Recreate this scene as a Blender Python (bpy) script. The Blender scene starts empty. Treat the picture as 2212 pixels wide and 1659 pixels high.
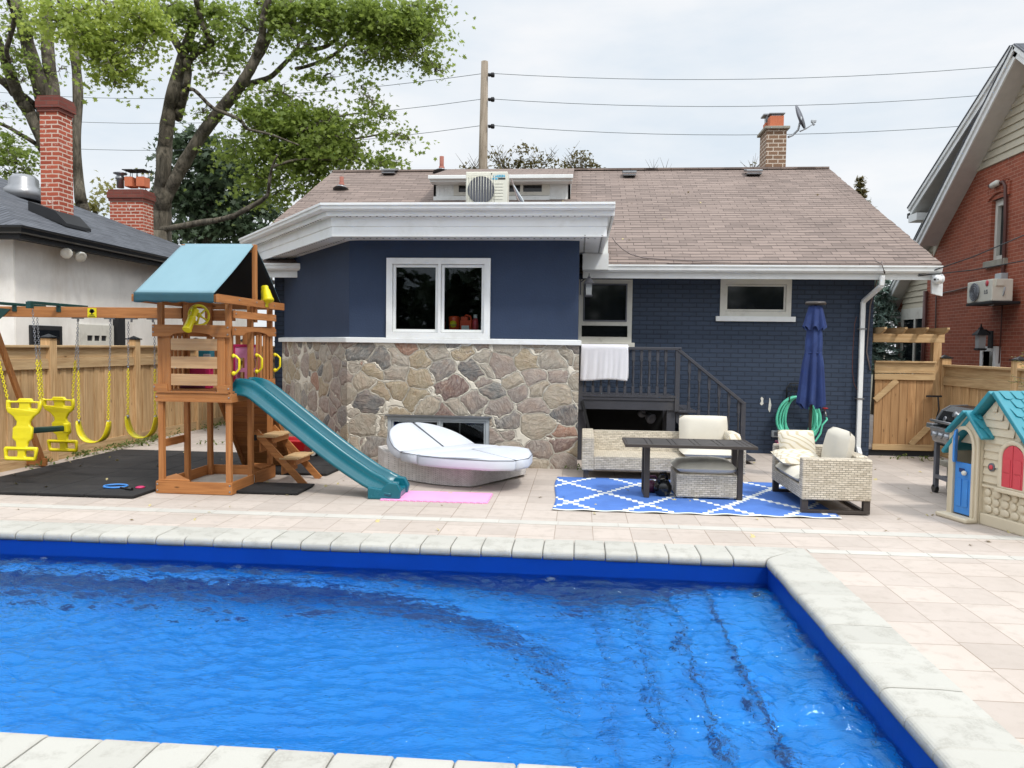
import bpy, math, random
import numpy as np
from mathutils import Vector, Matrix, Euler
random.seed(7); RNG = np.random.default_rng(11)
sc = bpy.context.scene; COL = sc.collection
R = math.radians
# ------------------------------------------------------------------ camera
FL, CX, CY = 1660., 1106., 829.5            # focal length and centre, in units of a 2212 px wide picture
YAW, PITCH, ROLL, EYE = math.atan(144/1660.), math.atan(81.5/1660.), .013, 1.75
fw = Vector((-math.sin(YAW)*math.cos(PITCH), math.cos(YAW)*math.cos(PITCH), -math.sin(PITCH)))
r0 = Vector((math.cos(YAW), math.sin(YAW), 0)); u0 = r0.cross(fw)
rt = math.cos(ROLL)*r0 + math.sin(ROLL)*u0; up = -math.sin(ROLL)*r0 + math.cos(ROLL)*u0
CAM = Vector((0, 0, EYE))
cd = bpy.data.cameras.new('camera'); cam = bpy.data.objects.new('camera', cd); COL.objects.link(cam)
cd.sensor_width = 36; cd.lens = FL/2212*36; cd.clip_start = .05; cd.clip_end = 2000
cam.matrix_world = Matrix(((rt.x, up.x, -fw.x, 0), (rt.y, up.y, -fw.y, 0), (rt.z, up.z, -fw.z, EYE), (0, 0, 0, 1)))
sc.camera = cam
def ray(x, y): return fw + rt*((x-CX)/FL) - up*((y-CY)/FL)
def G(x, y, z=0.): d = ray(x, y); return CAM + d*((z-EYE)/d.z)
def F(x, y, Y): d = ray(x, y); return CAM + d*(Y/d.y)
def WX(x, y, X): d = ray(x, y); return CAM + d*(X/d.x)
# ------------------------------------------------------------------ world, sun, exposure
SUN_EL, SUN_AZ = R(54), R(138)               # high, behind the camera and to its right
wd = bpy.data.worlds.new('World'); sc.world = wd; wd.use_nodes = True
nt = wd.node_tree; N = nt.nodes; L = nt.links; N.clear()
out = N.new('ShaderNodeOutputWorld'); bg = N.new('ShaderNodeBackground'); bg.inputs[1].default_value = .1
sky = N.new('ShaderNodeTexSky'); sky.sky_type = 'NISHITA'; sky.sun_disc = False
sky.sun_elevation = SUN_EL; sky.sun_rotation = SUN_AZ; sky.air_density = 1.2; sky.dust_density = 3
tc = N.new('ShaderNodeTexCoord'); mp = N.new('ShaderNodeMapping'); mp.inputs['Scale'].default_value = (1.3, 1.3, 4.2)
mp.inputs['Rotation'].default_value = (0, .12, 0)
L.new(tc.outputs['Generated'], mp.inputs[0])
nz = N.new('ShaderNodeTexNoise'); nz.inputs['Scale'].default_value = 2.6; nz.inputs['Detail'].default_value = 6; nz.inputs['Roughness'].default_value = .55
L.new(mp.outputs[0], nz.inputs[0])
cr = N.new('ShaderNodeValToRGB'); cr.color_ramp.elements[0].position = .34; cr.color_ramp.elements[1].position = .66
cr.color_ramp.elements[0].color = (7.6, 8.4, 9.2, 1); cr.color_ramp.elements[1].color = (9.5, 9.65, 9.85, 1)
L.new(nz.outputs[0], cr.inputs[0])
mx = N.new('ShaderNodeMix'); mx.data_type = 'RGBA'; mx.inputs[0].default_value = .9
L.new(sky.outputs[0], mx.inputs[6]); L.new(cr.outputs[0], mx.inputs[7])
sp = N.new('ShaderNodeSeparateXYZ'); L.new(tc.outputs['Generated'], sp.inputs[0])
mr = N.new('ShaderNodeMapRange'); mr.inputs[1].default_value = .41; mr.inputs[2].default_value = .64; mr.inputs[3].default_value = 1.; mr.inputs[4].default_value = 2.2
L.new(sp.outputs[2], mr.inputs[0])
vm = N.new('ShaderNodeVectorMath'); vm.operation = 'SCALE'; L.new(mx.outputs[2], vm.inputs[0]); L.new(mr.outputs[0], vm.inputs['Scale'])
L.new(vm.outputs[0], bg.inputs[0]); L.new(bg.outputs[0], out.inputs[0])
sd = bpy.data.lights.new('sun', 'SUN'); so = bpy.data.objects.new('sun', sd); COL.objects.link(so)
sd.energy = 2.0; sd.angle = R(7); sd.color = (1, .965, .91)
so.rotation_euler = (R(90)-SUN_EL, 0, R(180)-SUN_AZ); so.location = (6, -8, 20)
sc.view_settings.view_transform = 'Standard'; sc.view_settings.look = 'None'; sc.view_settings.exposure = 0.08; sc.view_settings.gamma = 1
sc.cycles.max_bounces = 6; sc.cycles.diffuse_bounces = 3; sc.cycles.glossy_bounces = 3; sc.cycles.transparent_max_bounces = 12
sc.cycles.caustics_reflective = False; sc.cycles.caustics_refractive = True; sc.cycles.blur_glossy = .3
# ------------------------------------------------------------------ materials
def srgb(r, g, b):
    f = lambda c: (c/255/12.92) if c/255 <= .04045 else ((c/255+.055)/1.055)**2.4
    return (f(r), f(g), f(b), 1)
class NT:
    def __init__(s, name):
        s.m = bpy.data.materials.new(name); s.m.use_nodes = True; s.t = s.m.node_tree; s.t.nodes.clear()
        s.out = s.t.nodes.new('ShaderNodeOutputMaterial')
    def n(s, typ, ins=None, **kw):
        n = s.t.nodes.new('ShaderNode'+typ)
        for k, v in kw.items(): setattr(n, k, v)
        for k, v in (ins or {}).items():
            if hasattr(v, 'is_linked') or isinstance(v, bpy.types.NodeSocket): s.t.links.new(v, n.inputs[k])
            else: n.inputs[k].default_value = v
        return n
    def math(s, op, a, b=0., c=0.): return s.n('Math', {0: a, 1: b, 2: c}, operation=op).outputs[0]
    def mix(s, f, a, b, bt='MIX'): return s.n('Mix', {0: f, 6: a, 7: b}, data_type='RGBA', blend_type=bt).outputs[2]
    def ramp(s, f, stops, interp='LINEAR'):
        r = s.n('ValToRGB', {0: f}); e = r.color_ramp; e.interpolation = interp
        while len(e.elements) < len(stops): e.elements.new(.5)
        for i, (p, c) in enumerate(stops):
            e.elements[i].position = p; e.elements[i].color = c if len(c) == 4 else (*c, 1)
        return r.outputs[0]
    def noise(s, vec, sc_, det=3, rough=.5, dist=0.): return s.n('TexNoise', {'Vector': vec, 'Scale': sc_, 'Detail': det, 'Roughness': rough, 'Distortion': dist})
    def pos(s): return s.n('NewGeometry').outputs['Position']
    def obj(s): return s.n('TexCoord').outputs['Object']
    def island(s): return s.n('NewGeometry').outputs['Random Per Island']
    def vmap(s, v, scale=(1, 1, 1), loc=(0, 0, 0), rot=(0, 0, 0)): return s.n('Mapping', {0: v, 'Scale': scale, 'Location': loc, 'Rotation': rot}).outputs[0]
    def uv(s, v=None):
        """wall coordinates: u runs along the wall, v is height (or depth on level faces)"""
        v = v or s.pos(); x = s.n('SeparateXYZ', {0: v}); nn = s.n('SeparateXYZ', {0: s.n('NewGeometry').outputs['Normal']})
        az = s.math('ABSOLUTE', nn.outputs[2]); flat = s.math('GREATER_THAN', az, .8)
        inv = s.math('SUBTRACT', 1., flat)
        u = s.math('ADD', x.outputs[0], s.math('MULTIPLY', x.outputs[1], inv))
        w = s.math('ADD', x.outputs[2], s.math('MULTIPLY', x.outputs[1], flat))
        return s.n('CombineXYZ', {0: u, 1: w, 2: 0.}).outputs[0]
    def bump(s, h, strength=.5, dist=.01): return s.n('Bump', {'Height': h, 'Strength': strength, 'Distance': dist}).outputs[0]
    def done(s, col, rough=.6, normal=None, metallic=0., spec=.5, coat=0., **kw):
        ins = {'Base Color': col, 'Roughness': rough, 'Metallic': metallic, 'Specular IOR Level': spec, 'Coat Weight': coat}
        if normal is not None: ins['Normal'] = normal
        ins.update(kw)
        p = s.n('BsdfPrincipled', ins); s.t.links.new(p.outputs[0], s.out.inputs[0]); return s.m
def scl(c, k): return (min(c[0]*k, 1), min(c[1]*k, 1), min(c[2]*k, 1), 1)
def plain(name, c, rough=.55, var=.18, sc_=6., bump=.15, bsc=60., metallic=0., isl=0., spec=.5, dirt=None, obj=False):
    m = NT(name); v = m.obj() if obj else m.pos()
    n1 = m.noise(v, sc_, 5, .6).outputs[0]
    f = m.math('MULTIPLY', n1, 1.)
    col = m.mix(m.n('MapRange', {0: f, 1: .3, 2: .7}).outputs[0], scl(c, 1-var), scl(c, 1+var*.7))
    if isl: col = m.mix(m.math('MULTIPLY', m.island(), isl), col, scl(c, .55))
    if dirt: col = m.mix(m.n('MapRange', {0: m.noise(v, 2.3, 7, .7).outputs[0], 1: .52, 2: .75}).outputs[0], col, dirt)
    nb = m.bump(m.noise(v, bsc, 3).outputs[0], bump, .004)
    rr = m.n('MapRange', {0: n1, 3: max(rough-.08, .03), 4: min(rough+.1, 1)}).outputs[0]
    return m.done(col, rr, nb, metallic, spec)
def wood(name, c1, c2, grain='z', rough=.65, knots=True, isl=.35):
    m = NT(name); v = m.pos(); s_ = {'z': (28, 28, 1.6), 'x': (1.6, 28, 28), 'y': (28, 1.6, 28)}[grain]
    off = m.n('VectorMath', {0: v, 1: m.n('CombineXYZ', {0: m.math('MULTIPLY', m.island(), 37.), 1: m.math('MULTIPLY', m.island(), 13.), 2: m.math('MULTIPLY', m.island(), 71.)}).outputs[0]}, operation='ADD').outputs[0]
    g = m.noise(m.vmap(off, s_), 1., 5, .65, .6).outputs[0]
    big = m.noise(m.vmap(off, tuple(k*.12+.3 for k in s_)), 1., 3).outputs[0]
    col = m.mix(m.n('MapRange', {0: g, 1: .35, 2: .68}).outputs[0], c1, c2)
    col = m.mix(m.n('MapRange', {0: big, 1: .45, 2: .75, 4: .4}).outputs[0], col, scl(c2, .5))
    if isl: col = m.mix(m.math('MULTIPLY', m.island(), isl), col, scl(c1, .5))
    if knots:
        k = m.n('TexVoronoi', {'Vector': m.vmap(off, tuple(1.1 if a < 5 else 3.2 for a in s_)), 'Scale': 2.2}).outputs['Distance']
        col = m.mix(m.n('MapRange', {0: k, 1: .05, 2: .1, 3: .75, 4: 0.}).outputs[0], col, scl(c2, .25))
    return m.done(col, rough, m.bump(g, .35, .004), spec=.3)
M = {}
def mk():
    white = srgb(230, 232, 231)
    M['white'] = plain('white_aluminium', white, .4, .04, 3, .05, dirt=srgb(212, 213, 209))
    M['offwhite'] = plain('offwhite_trim', srgb(212, 210, 200), .5, .06, 4, .1, dirt=srgb(176, 172, 160))
    M['black'] = plain('black_gloss', srgb(22, 23, 25), .3, .2)
    M['dark'] = plain('black_dull', srgb(30, 31, 34), .7, .3)
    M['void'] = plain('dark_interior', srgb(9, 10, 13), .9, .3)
    # painted brick
    def brick(name, c1, c2, mort, w=.235, h=.0765, ms=.009, bump=.6, rough=.75, painted=False, stain=None, dist=.003):
        m = NT(name); uv = m.uv(); wob = m.noise(m.pos(), 9., 2)
        uv = m.n('VectorMath', {0: uv, 1: m.n('VectorMath', {0: wob.outputs['Color'], 1: (dist*2, dist*2, 0)}, operation='MULTIPLY').outputs[0]}, operation='ADD').outputs[0]
        b = m.n('TexBrick', {'Vector': uv, 'Color1': c1, 'Color2': c2, 'Mortar': mort, 'Scale': 1., 'Mortar Size': ms, 'Mortar Smooth': .25, 'Bias': 0., 'Brick Width': w, 'Row Height': h})
        col = b.outputs[0]; fine = m.noise(m.pos(), 45., 4, .65).outputs[0]; big = m.noise(m.pos(), 1.3, 5, .6).outputs[0]
        col = m.mix(m.n('MapRange', {0: fine, 1: .35, 2: .75, 4: .35}).outputs[0], col, scl(c2, .55))
        col = m.mix(m.n('MapRange', {0: big, 1: .4, 2: .75, 4: .3}).outputs[0], col, scl(c1, 1.35))
        if stain: col = m.mix(m.n('MapRange', {0: m.noise(m.pos(), 7., 6, .75).outputs[0], 1: .6, 2: .68}).outputs[0], col, stain)
        hgt = m.math('ADD', m.math('MULTIPLY', b.outputs['Fac'], -1.), m.math('MULTIPLY', fine, .25))
        return m.done(col, rough, m.bump(hgt, bump, .006), spec=.3 if not painted else .4)
    M['navy_brick'] = brick('navy_painted_brick', srgb(46, 59, 78), srgb(52, 65, 85), srgb(34, 44, 60), ms=.009, bump=1., rough=.6, painted=True)
    M['red_brick'] = brick('red_brick', srgb(140, 74, 55), srgb(164, 90, 67), srgb(180, 140, 120), w=.22, h=.072, ms=.006)
    M['chim_brick'] = brick('chimney_red_brick', srgb(150, 68, 48), srgb(184, 94, 70), srgb(214, 196, 180), w=.24, h=.082, ms=.013, stain=srgb(224, 212, 200), dist=.01)
    M['cap_brick'] = brick('weathered_brick', srgb(110, 56, 48), srgb(132, 74, 62), srgb(104, 80, 72), w=.24, h=.082, ms=.008)
    M['tan_brick'] = brick('brown_brick', srgb(122, 96, 76), srgb(140, 110, 88), srgb(212, 200, 184), w=.22, h=.09, ms=.012)
    # stucco
    for k, c, b in (('navy_stucco', srgb(48, 61, 84), .5), ('white_stucco', srgb(232, 229, 223), .35)):
        m = NT(k); big = m.noise(m.pos(), 1.1, 5, .6).outputs[0]; fn = m.noise(m.pos(), 38., 4, .6).outputs[0]
        col = m.mix(m.n('MapRange', {0: big, 1: .35, 2: .7}).outputs[0], scl(c, .88), scl(c, 1.1))
        if k == 'white_stucco': col = m.mix(m.n('MapRange', {0: m.noise(m.vmap(m.pos(), (1, 1, .35)), 1.7, 6, .7).outputs[0], 1: .5, 2: .72, 4: .7}).outputs[0], col, srgb(205, 198, 188))
        M[k] = m.done(col, .75, m.bump(fn, b, .008), spec=.3)
    # fieldstone veneer
    m = NT('fieldstone'); p = m.pos(); w1 = m.noise(p, 2.3, 3).outputs['Color']
    v = m.n('VectorMath', {0: m.vmap(p, (1, 1, 1.22)), 1: m.n('VectorMath', {0: w1, 1: (.32, .32, .32)}, operation='MULTIPLY').outputs[0]}, operation='ADD').outputs[0]
    vo = m.n('TexVoronoi', {'Vector': v, 'Scale': 3.1, 'Randomness': .95}); ve = m.n('TexVoronoi', {'Vector': v, 'Scale': 3.1, 'Randomness': .95}, feature='DISTANCE_TO_EDGE')
    h = m.n('SeparateColor', {0: vo.outputs['Color']})
    st = m.ramp(h.outputs[0], [(0, srgb(172, 156, 146)), (.1, srgb(190, 180, 164)), (.22, srgb(150, 146, 142)), (.33, srgb(192, 174, 142)), (.45, srgb(180, 164, 154)), (.55, srgb(118, 122, 122)), (.64, srgb(196, 182, 160)), (.74, srgb(134, 104, 98)), (.79, srgb(178, 168, 150)), (.86, srgb(184, 136, 112)), (.9, srgb(164, 150, 142)), (.96, srgb(100, 104, 108))], 'CONSTANT')
    rot = m.n('VectorRotate', {'Vector': p, 'Angle': m.math('MULTIPLY', h.outputs[1], 6.3)}, rotation_type='Y_AXIS').outputs[0]
    lay = m.noise(m.vmap(rot, (9, 9, 21)), 1., 7, .74, 1.4).outputs[0]
    st = m.mix(m.n('MapRange', {0: lay, 1: .38, 2: .7}).outputs[0], m.mix(.3, st, (.07, .066, .062, 1), 'MIX'), m.mix(.5, st, srgb(218, 208, 194)))
    st = m.mix(m.n('MapRange', {0: m.noise(p, 6., 4).outputs[0], 1: .45, 2: .75, 4: .5}).outputs[0], st, m.mix(.6, st, srgb(186, 150, 124)))
    edge = m.math('ADD', m.math('MINIMUM', ve.outputs['Distance'], m.math('MULTIPLY', m.math('SUBTRACT', .86, vo.outputs['Distance']), .42)), m.math('MULTIPLY', m.math('SUBTRACT', m.noise(p, 18., 3).outputs[0], .5), .07))
    jf = m.n('MapRange', {0: edge, 1: .026, 2: .042}).outputs[0]
    col = m.mix(jf, m.mix(m.noise(p, 12, 4).outputs[0], srgb(226, 219, 204), srgb(196, 188, 172)), st)
    hh = m.math('ADD', m.n('MapRange', {0: edge, 1: .02, 2: .16, 3: 0., 4: .7}).outputs[0], m.math('MULTIPLY', m.math('MULTIPLY', lay, jf), 1.2))
    hh = m.math('ADD', hh, m.n('MapRange', {0: edge, 1: 0., 2: .03, 3: .45, 4: 0.}).outputs[0])
    M['stone'] = m.done(col, .85, m.bump(hh, 1., .035), spec=.25)
    # shingles
    def shingle(name, c1, c2, c3, ax=0, w=.3, h=.135):
        m = NT(name); x = m.n('SeparateXYZ', {0: m.pos()}); nn = m.noise(m.pos(), 1.2, 2).outputs[0]
        u, s2 = (x.outputs[0], x.outputs[1]) if ax == 0 else (x.outputs[1], x.outputs[0])
        vv = m.math('ADD', m.math('MULTIPLY', s2, 1.12), m.math('MULTIPLY', m.math('SUBTRACT', nn, .5), .05))
        uv = m.n('CombineXYZ', {0: u, 1: vv, 2: 0.}).outputs[0]
        b = m.n('TexBrick', {'Vector': uv, 'Color1': c1, 'Color2': c2, 'Mortar': c3, 'Scale': 1., 'Mortar Size': .006, 'Mortar Smooth': .3, 'Bias': 0., 'Brick Width': w, 'Row Height': h}, offset_frequency=2, offset=.37)
        b2 = m.n('TexBrick', {'Vector': m.vmap(uv, (1, 1, 1), (.11, 0, 0)), 'Color1': (0, 0, 0, 1), 'Color2': (1, 1, 1, 1), 'Mortar': (.5, .5, .5, 1), 'Scale': 1., 'Mortar Size': .0, 'Brick Width': w*1.7, 'Row Height': h}, offset=.61)
        fr = m.math('FRACT', m.math('DIVIDE', vv, h))
        lap_shade = m.math('LESS_THAN', fr, .22)  # shadow line under each course edge, painted into the colour
        seg = m.math('GREATER_THAN', m.n('SeparateColor', {0: b2.outputs[0]}).outputs[0], .42)
        gr = m.noise(m.pos(), 160., 2).outputs[0]; bg_ = m.noise(m.pos(), .8, 4).outputs[0]
        col = m.mix(m.math('MULTIPLY', m.n('SeparateColor', {0: b2.outputs[0]}).outputs[0], .45), b.outputs[0], scl(c2, 1.15))
        col = m.mix(m.n('MapRange', {0: gr, 1: .3, 2: .8, 4: .3}).outputs[0], col, scl(c1, .5))
        col = m.mix(m.n('MapRange', {0: bg_, 1: .35, 2: .7, 4: .3}).outputs[0], col, scl(c2, 1.2))
        col = m.mix(m.math('MULTIPLY', m.math('MULTIPLY', lap_shade, m.math('ADD', m.math('MULTIPLY', seg, .75), .25)), .7), col, scl(c3, .7))
        hgt = m.math('ADD', m.math('SUBTRACT', 1., fr), m.math('MULTIPLY', b.outputs['Fac'], -.3))
        return m.done(col, .9, m.bump(hgt, .6, .012), spec=.2)
    M['shingle'] = shingle('brown_shingles', srgb(112, 100, 94), srgb(142, 127, 119), srgb(54, 46, 44))
    M['shingle_dark'] = shingle('charcoal_shingles', srgb(72, 75, 81), srgb(100, 103, 109), srgb(30, 31, 34), 1, .35, .14)
    # paving
    m = NT('pavers'); p = m.pos()
    x_ = m.n('SeparateXYZ', {0: p}); sw = m.n('CombineXYZ', {0: m.math('ADD', x_.outputs[1], .1), 1: m.math('ADD', x_.outputs[0], .2), 2: 0.}).outputs[0]
    b = m.n('TexBrick', {'Vector': sw, 'Color1': srgb(172, 162, 153), 'Color2': srgb(188, 177, 167), 'Mortar': srgb(142, 128, 114), 'Scale': 1., 'Mortar Size': .0045, 'Mortar Smooth': .3, 'Bias': 0., 'Brick Width': .375, 'Row Height': .358}, offset=.13, offset_frequency=3)
    fine = m.noise(p, 150., 3, .7).outputs[0]; big = m.noise(p, .9, 5, .6).outputs[0]; mid = m.noise(p, 9., 4, .6).outputs[0]
    col = m.mix(m.n('MapRange', {0: fine, 1: .35, 2: .8, 4: .25}).outputs[0], b.outputs[0], srgb(160, 142, 130))
    col = m.mix(m.n('MapRange', {0: big, 1: .4, 2: .7, 4: .35}).outputs[0], col, srgb(202, 192, 184))
    col = m.mix(m.n('MapRange', {0: mid, 1: .5, 2: .72, 4: .5}).outputs[0], col, srgb(162, 152, 142))
    M['paver'] = m.done(col, .85, m.bump(m.math('ADD', m.math('MULTIPLY', b.outputs['Fac'], -1.), m.math('MULTIPLY', fine, .15)), .5, .006), spec=.25)
    M['strip'] = plain('light_border_pavers', srgb(188, 185, 177), .8, .1, 3, .2, 90, isl=.12)
    # coping stones
    m = NT('coping_stone'); p = m.pos(); n1 = m.noise(p, 7., 3, .6).outputs[0]; n2 = m.noise(p, 90., 4, .7).outputs[0]
    col = m.mix(m.math('MULTIPLY', m.island(), .35), srgb(180, 178, 170), srgb(158, 156, 148))
    blot = m.math('MULTIPLY', m.n('MapRange', {0: n1, 1: .5, 2: .62}).outputs[0], m.n('MapRange', {0: n2, 1: .36, 2: .56}).outputs[0])
    col = m.mix(m.math('MULTIPLY', blot, .5), col, srgb(146, 143, 134))
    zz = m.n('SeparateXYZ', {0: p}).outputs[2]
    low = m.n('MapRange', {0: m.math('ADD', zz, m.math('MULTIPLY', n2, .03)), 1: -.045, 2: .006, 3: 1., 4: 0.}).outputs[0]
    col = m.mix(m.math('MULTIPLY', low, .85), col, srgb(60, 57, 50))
    M['coping'] = m.done(col, .8, m.bump(n2, .4, .006), spec=.3)
    # pool liner, with a brighter copy that paints light onto floor and steps
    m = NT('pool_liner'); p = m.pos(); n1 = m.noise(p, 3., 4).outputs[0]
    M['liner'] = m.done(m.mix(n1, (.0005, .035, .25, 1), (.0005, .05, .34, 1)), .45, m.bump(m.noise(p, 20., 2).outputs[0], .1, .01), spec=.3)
    m = NT('pool_liner_lit'); p = m.pos(); n1 = m.noise(p, 2., 4).outputs[0]
    M['liner_lit'] = m.done(m.mix(n1, (.0005, .235, .9, 1), (.0005, .33, .97, 1)), .45, m.bump(m.noise(p, 20., 2).outputs[0], .1, .01), spec=.3)
    # water
    m = NT('pool_water'); p = m.pos()
    nb = m.bump(m.noise(m.vmap(p, (1, 1.6, 1)), 30., 2, .5, .5).outputs[0], 1., .011)
    fr = m.n('Fresnel', {'IOR': 1.46, 'Normal': nb}).outputs[0]
    rf = m.n('BsdfRefraction', {0: (.93, .985, 1., 1), 'IOR': 1.33, 'Roughness': .0, 'Normal': nb}).outputs[0]; gl = m.n('BsdfGlossy', {0: (.5, .88, 1, 1), 'Roughness': .01, 'Normal': nb}).outputs[0]
    ms = m.n('MixShader', {0: fr, 1: rf, 2: gl}); m.t.links.new(ms.outputs[0], m.out.inputs[0]); M['water'] = m.m
    # window glass
    m = NT('window_glass'); fr = m.n('Fresnel', {'IOR': 1.4}).outputs[0]
    ms = m.n('MixShader', {0: fr, 1: m.n('BsdfTransparent', {0: (.8, .84, .84, 1)}).outputs[0], 2: m.n('BsdfGlossy', {0: (.9, .95, 1, 1), 'Roughness': .02, 'Normal': m.bump(m.noise(m.pos(), 1.5, 1).outputs[0], .05, .02)}).outputs[0]})
    m.t.links.new(ms.outputs[0], m.out.inputs[0]); M['glass'] = m.m
    m = NT('dark_glass'); n1 = m.noise(m.pos(), 1.4, 3).outputs[0]
    M['pane'] = m.done(m.mix(n1, srgb(14, 16, 20), srgb(30, 34, 38)), .06, m.bump(m.noise(m.pos(), 1.7, 1).outputs[0], .08, .02), spec=.5)
    M['screen'] = plain('window_screen', srgb(36, 38, 42), .6, .2)
    # woods
    M['cedar_z'] = wood('cedar_stain_upright', srgb(188, 128, 76), srgb(152, 98, 56), 'z', .6, True, .25)
    M['cedar_x'] = wood('cedar_stain_level', srgb(188, 128, 76), srgb(150, 96, 54), 'x', .6, True, .25)
    M['cedar_y'] = wood('cedar_stain_deep', srgb(190, 128, 76), srgb(156, 100, 54), 'y', .6, True, .25)
    M['newboard'] = wood('unstained_board', srgb(206, 170, 128), srgb(176, 136, 98), 'x', .65)
    M['fence_z'] = wood('fence_boards', srgb(226, 192, 146), srgb(174, 132, 84), 'z', .75, True, .42)
    M['fence_y'] = wood('fence_rails', srgb(220, 190, 146), srgb(172, 136, 94), 'y', .75, True, .35)
    M['fence_x'] = wood('gate_rails', srgb(218, 186, 140), srgb(178, 142, 98), 'x', .75, True, .3)
    M['gate_z'] = wood('gate_boards', srgb(198, 156, 110), srgb(158, 116, 76), 'z', .75, True, .35)
    M['pole'] = wood('pole_wood', srgb(172, 160, 144), srgb(128, 114, 98), 'z', .85, True, 0)
    M['bark'] = NT('bark')
    m = M['bark']; p = m.pos(); a = m.noise(m.vmap(p, (9, 9, 1.6)), 1., 6, .7, .5).outputs[0]
    M['bark'] = m.done(m.mix(m.n('MapRange', {0: a, 1: .35, 2: .65}).outputs[0], srgb(62, 58, 51), srgb(122, 114, 101)), .9, m.bump(a, .9, .05), spec=.2)
    def leafm(name, c1, c2, tr=.35):
        m = NT(name); r = m.island(); big = m.noise(m.pos(), .9, 3).outputs[0]
        f = m.math('ADD', m.math('MULTIPLY', r, .6), m.math('MULTIPLY', big, .4))
        col = m.mix(f, c1, c2)
        d = m.n('BsdfPrincipled', {'Base Color': col, 'Roughness': .5, 'Specular IOR Level': .35}).outputs[0]
        t = m.n('BsdfTranslucent', {0: m.mix(.5, col, scl(c2, 1.3))}).outputs[0]
        ms = m.n('MixShader', {0: tr, 1: d, 2: t}); m.t.links.new(ms.outputs[0], m.out.inputs[0]); return m.m
    M['leaf'] = leafm('maple_leaves', (.05, .085, .016, 1), (.16, .2, .035, 1), .45)
    M['leaf_mid'] = leafm('silver_maple_leaves', (.10, .155, .03, 1), (.30, .38, .08, 1), .5)
    M['leaf_bright'] = leafm('sunlit_maple_leaves', (.16, .24, .035, 1), (.45, .52, .11, 1), .5)
    M['leaf_dark'] = leafm('dark_maple_leaves', (.025, .045, .022, 1), (.085, .125, .065, 1), .3)
    M['leaf_olive'] = leafm('turning_leaves', (.05, .065, .02, 1), (.17, .13, .05, 1), .35)
    M['leaf_yellow'] = leafm('yellowing_leaves', (.12, .13, .03, 1), (.32, .3, .1, 1), .4)
    M['needle'] = leafm('spruce_needles', (.10, .16, .13, 1), (.32, .42, .36, 1), .25)
    M['weed'] = leafm('weeds', (.05, .09, .02, 1), (.18, .22, .06, 1), .4)
    # plastics and others
    M['yellow'] = plain('yellow_plastic', srgb(222, 206, 20), .38, .07, 4, .05)
    M['chain'] = plain('chain_steel', srgb(150, 152, 156), .35, .1, metallic=.8)
    M['teal'] = plain('teal_plastic', srgb(16, 98, 112), .25, .1, 3, .04)
    M['green_metal'] = plain('green_steel', srgb(20, 62, 58), .4, .1)
    m = NT('tent_canvas'); p = m.pos(); wv = m.noise(m.vmap(p, (3, 1.2, 1.2)), 1.6, 3).outputs[0]
    M['canvas'] = m.done(m.mix(wv, srgb(98, 136, 148), srgb(112, 150, 162)), .5, m.bump(m.math('ADD', wv, m.math('MULTIPLY', m.noise(p, 300, 1).outputs[0], .1)), .25, .02), spec=.6)
    M['canvas_shaded'] = plain('canvas_shaded', srgb(42, 82, 92), .75, .12, 9, .3, 30); M['canvas_in'] = plain('canvas_inside', srgb(14, 22, 26), .9, .2)  # upright flap: its shade is painted in as a darker teal canvas
    M['rubber'] = plain('rubber_tiles', srgb(33, 32, 33), .85, .22, 5, .5, 120, isl=.3, dirt=srgb(54, 51, 49))
    M['charcoal'] = plain('charcoal_paint', srgb(64, 65, 72), .5, .14, 5, .15, dirt=srgb(78, 76, 76))
    M['brownmetal'] = plain('brown_aluminium', srgb(62, 55, 50), .45, .12)
    m = NT('dark_table_top'); p = m.pos(); n1 = m.noise(p, 6, 5, .65).outputs[0]
    M['tabletop'] = m.done(m.mix(n1, srgb(52, 49, 47), srgb(92, 88, 86)), .4, m.bump(n1, .1, .004), spec=.4)
    def wicker(name, c1, c2, w=.052, h=.019):
        m = NT(name); uv = m.uv(m.pos())
        b = m.n('TexBrick', {'Vector': uv, 'Color1': c1, 'Color2': c2, 'Mortar': scl(c2, .5), 'Scale': 1., 'Mortar Size': .0028, 'Mortar Smooth': .8, 'Bias': 0., 'Brick Width': w, 'Row Height': h}, offset=.5)
        st = m.noise(m.vmap(m.pos(), (14, 14, 14)), 1., 4, .7).outputs[0]
        col = m.mix(m.n('MapRange', {0: st, 1: .4, 2: .7, 4: .4}).outputs[0], b.outputs[0], scl(c1, 1.15))
        return m.done(col, .65, m.bump(b.outputs['Fac'], -1., .008) if False else m.n('Bump', {'Height': b.outputs['Fac'], 'Strength': 1., 'Distance': .008}, invert=True).outputs[0], spec=.3)
    M['wicker'] = wicker('grey_wicker', srgb(214, 204, 186), srgb(180, 169, 150), .062, .023)
    M['wicker_w'] = wicker('pale_wicker', srgb(240, 236, 232), srgb(222, 216, 210), .036, .013)
    M['cushion'] = plain('cream_cushion', srgb(206, 200, 186), .85, .05, 4, .3, 14)
    M['cushion_w'] = plain('white_vinyl_cushion', srgb(200, 205, 213), .6, .04, 3, .25, 9)
    M['pillow'] = plain('patterned_pillow', srgb(208, 200, 184), .9, .04)
    m = NT('zigzag_pillow'); p = m.obj(); x = m.n('SeparateXYZ', {0: p})
    tri = m.math('PINGPONG', m.math('MULTIPLY', x.outputs[1], 1.), .045)
    f = m.math('FRACT', m.math('MULTIPLY', m.math('ADD', m.math('ADD', x.outputs[2], m.math('MULTIPLY', x.outputs[0], .6)), tri), 14.))
    M['pillow'] = m.done(m.mix(m.math('LESS_THAN', f, .3), srgb(210, 203, 188), srgb(186, 174, 148)), .9, spec=.2)
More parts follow.
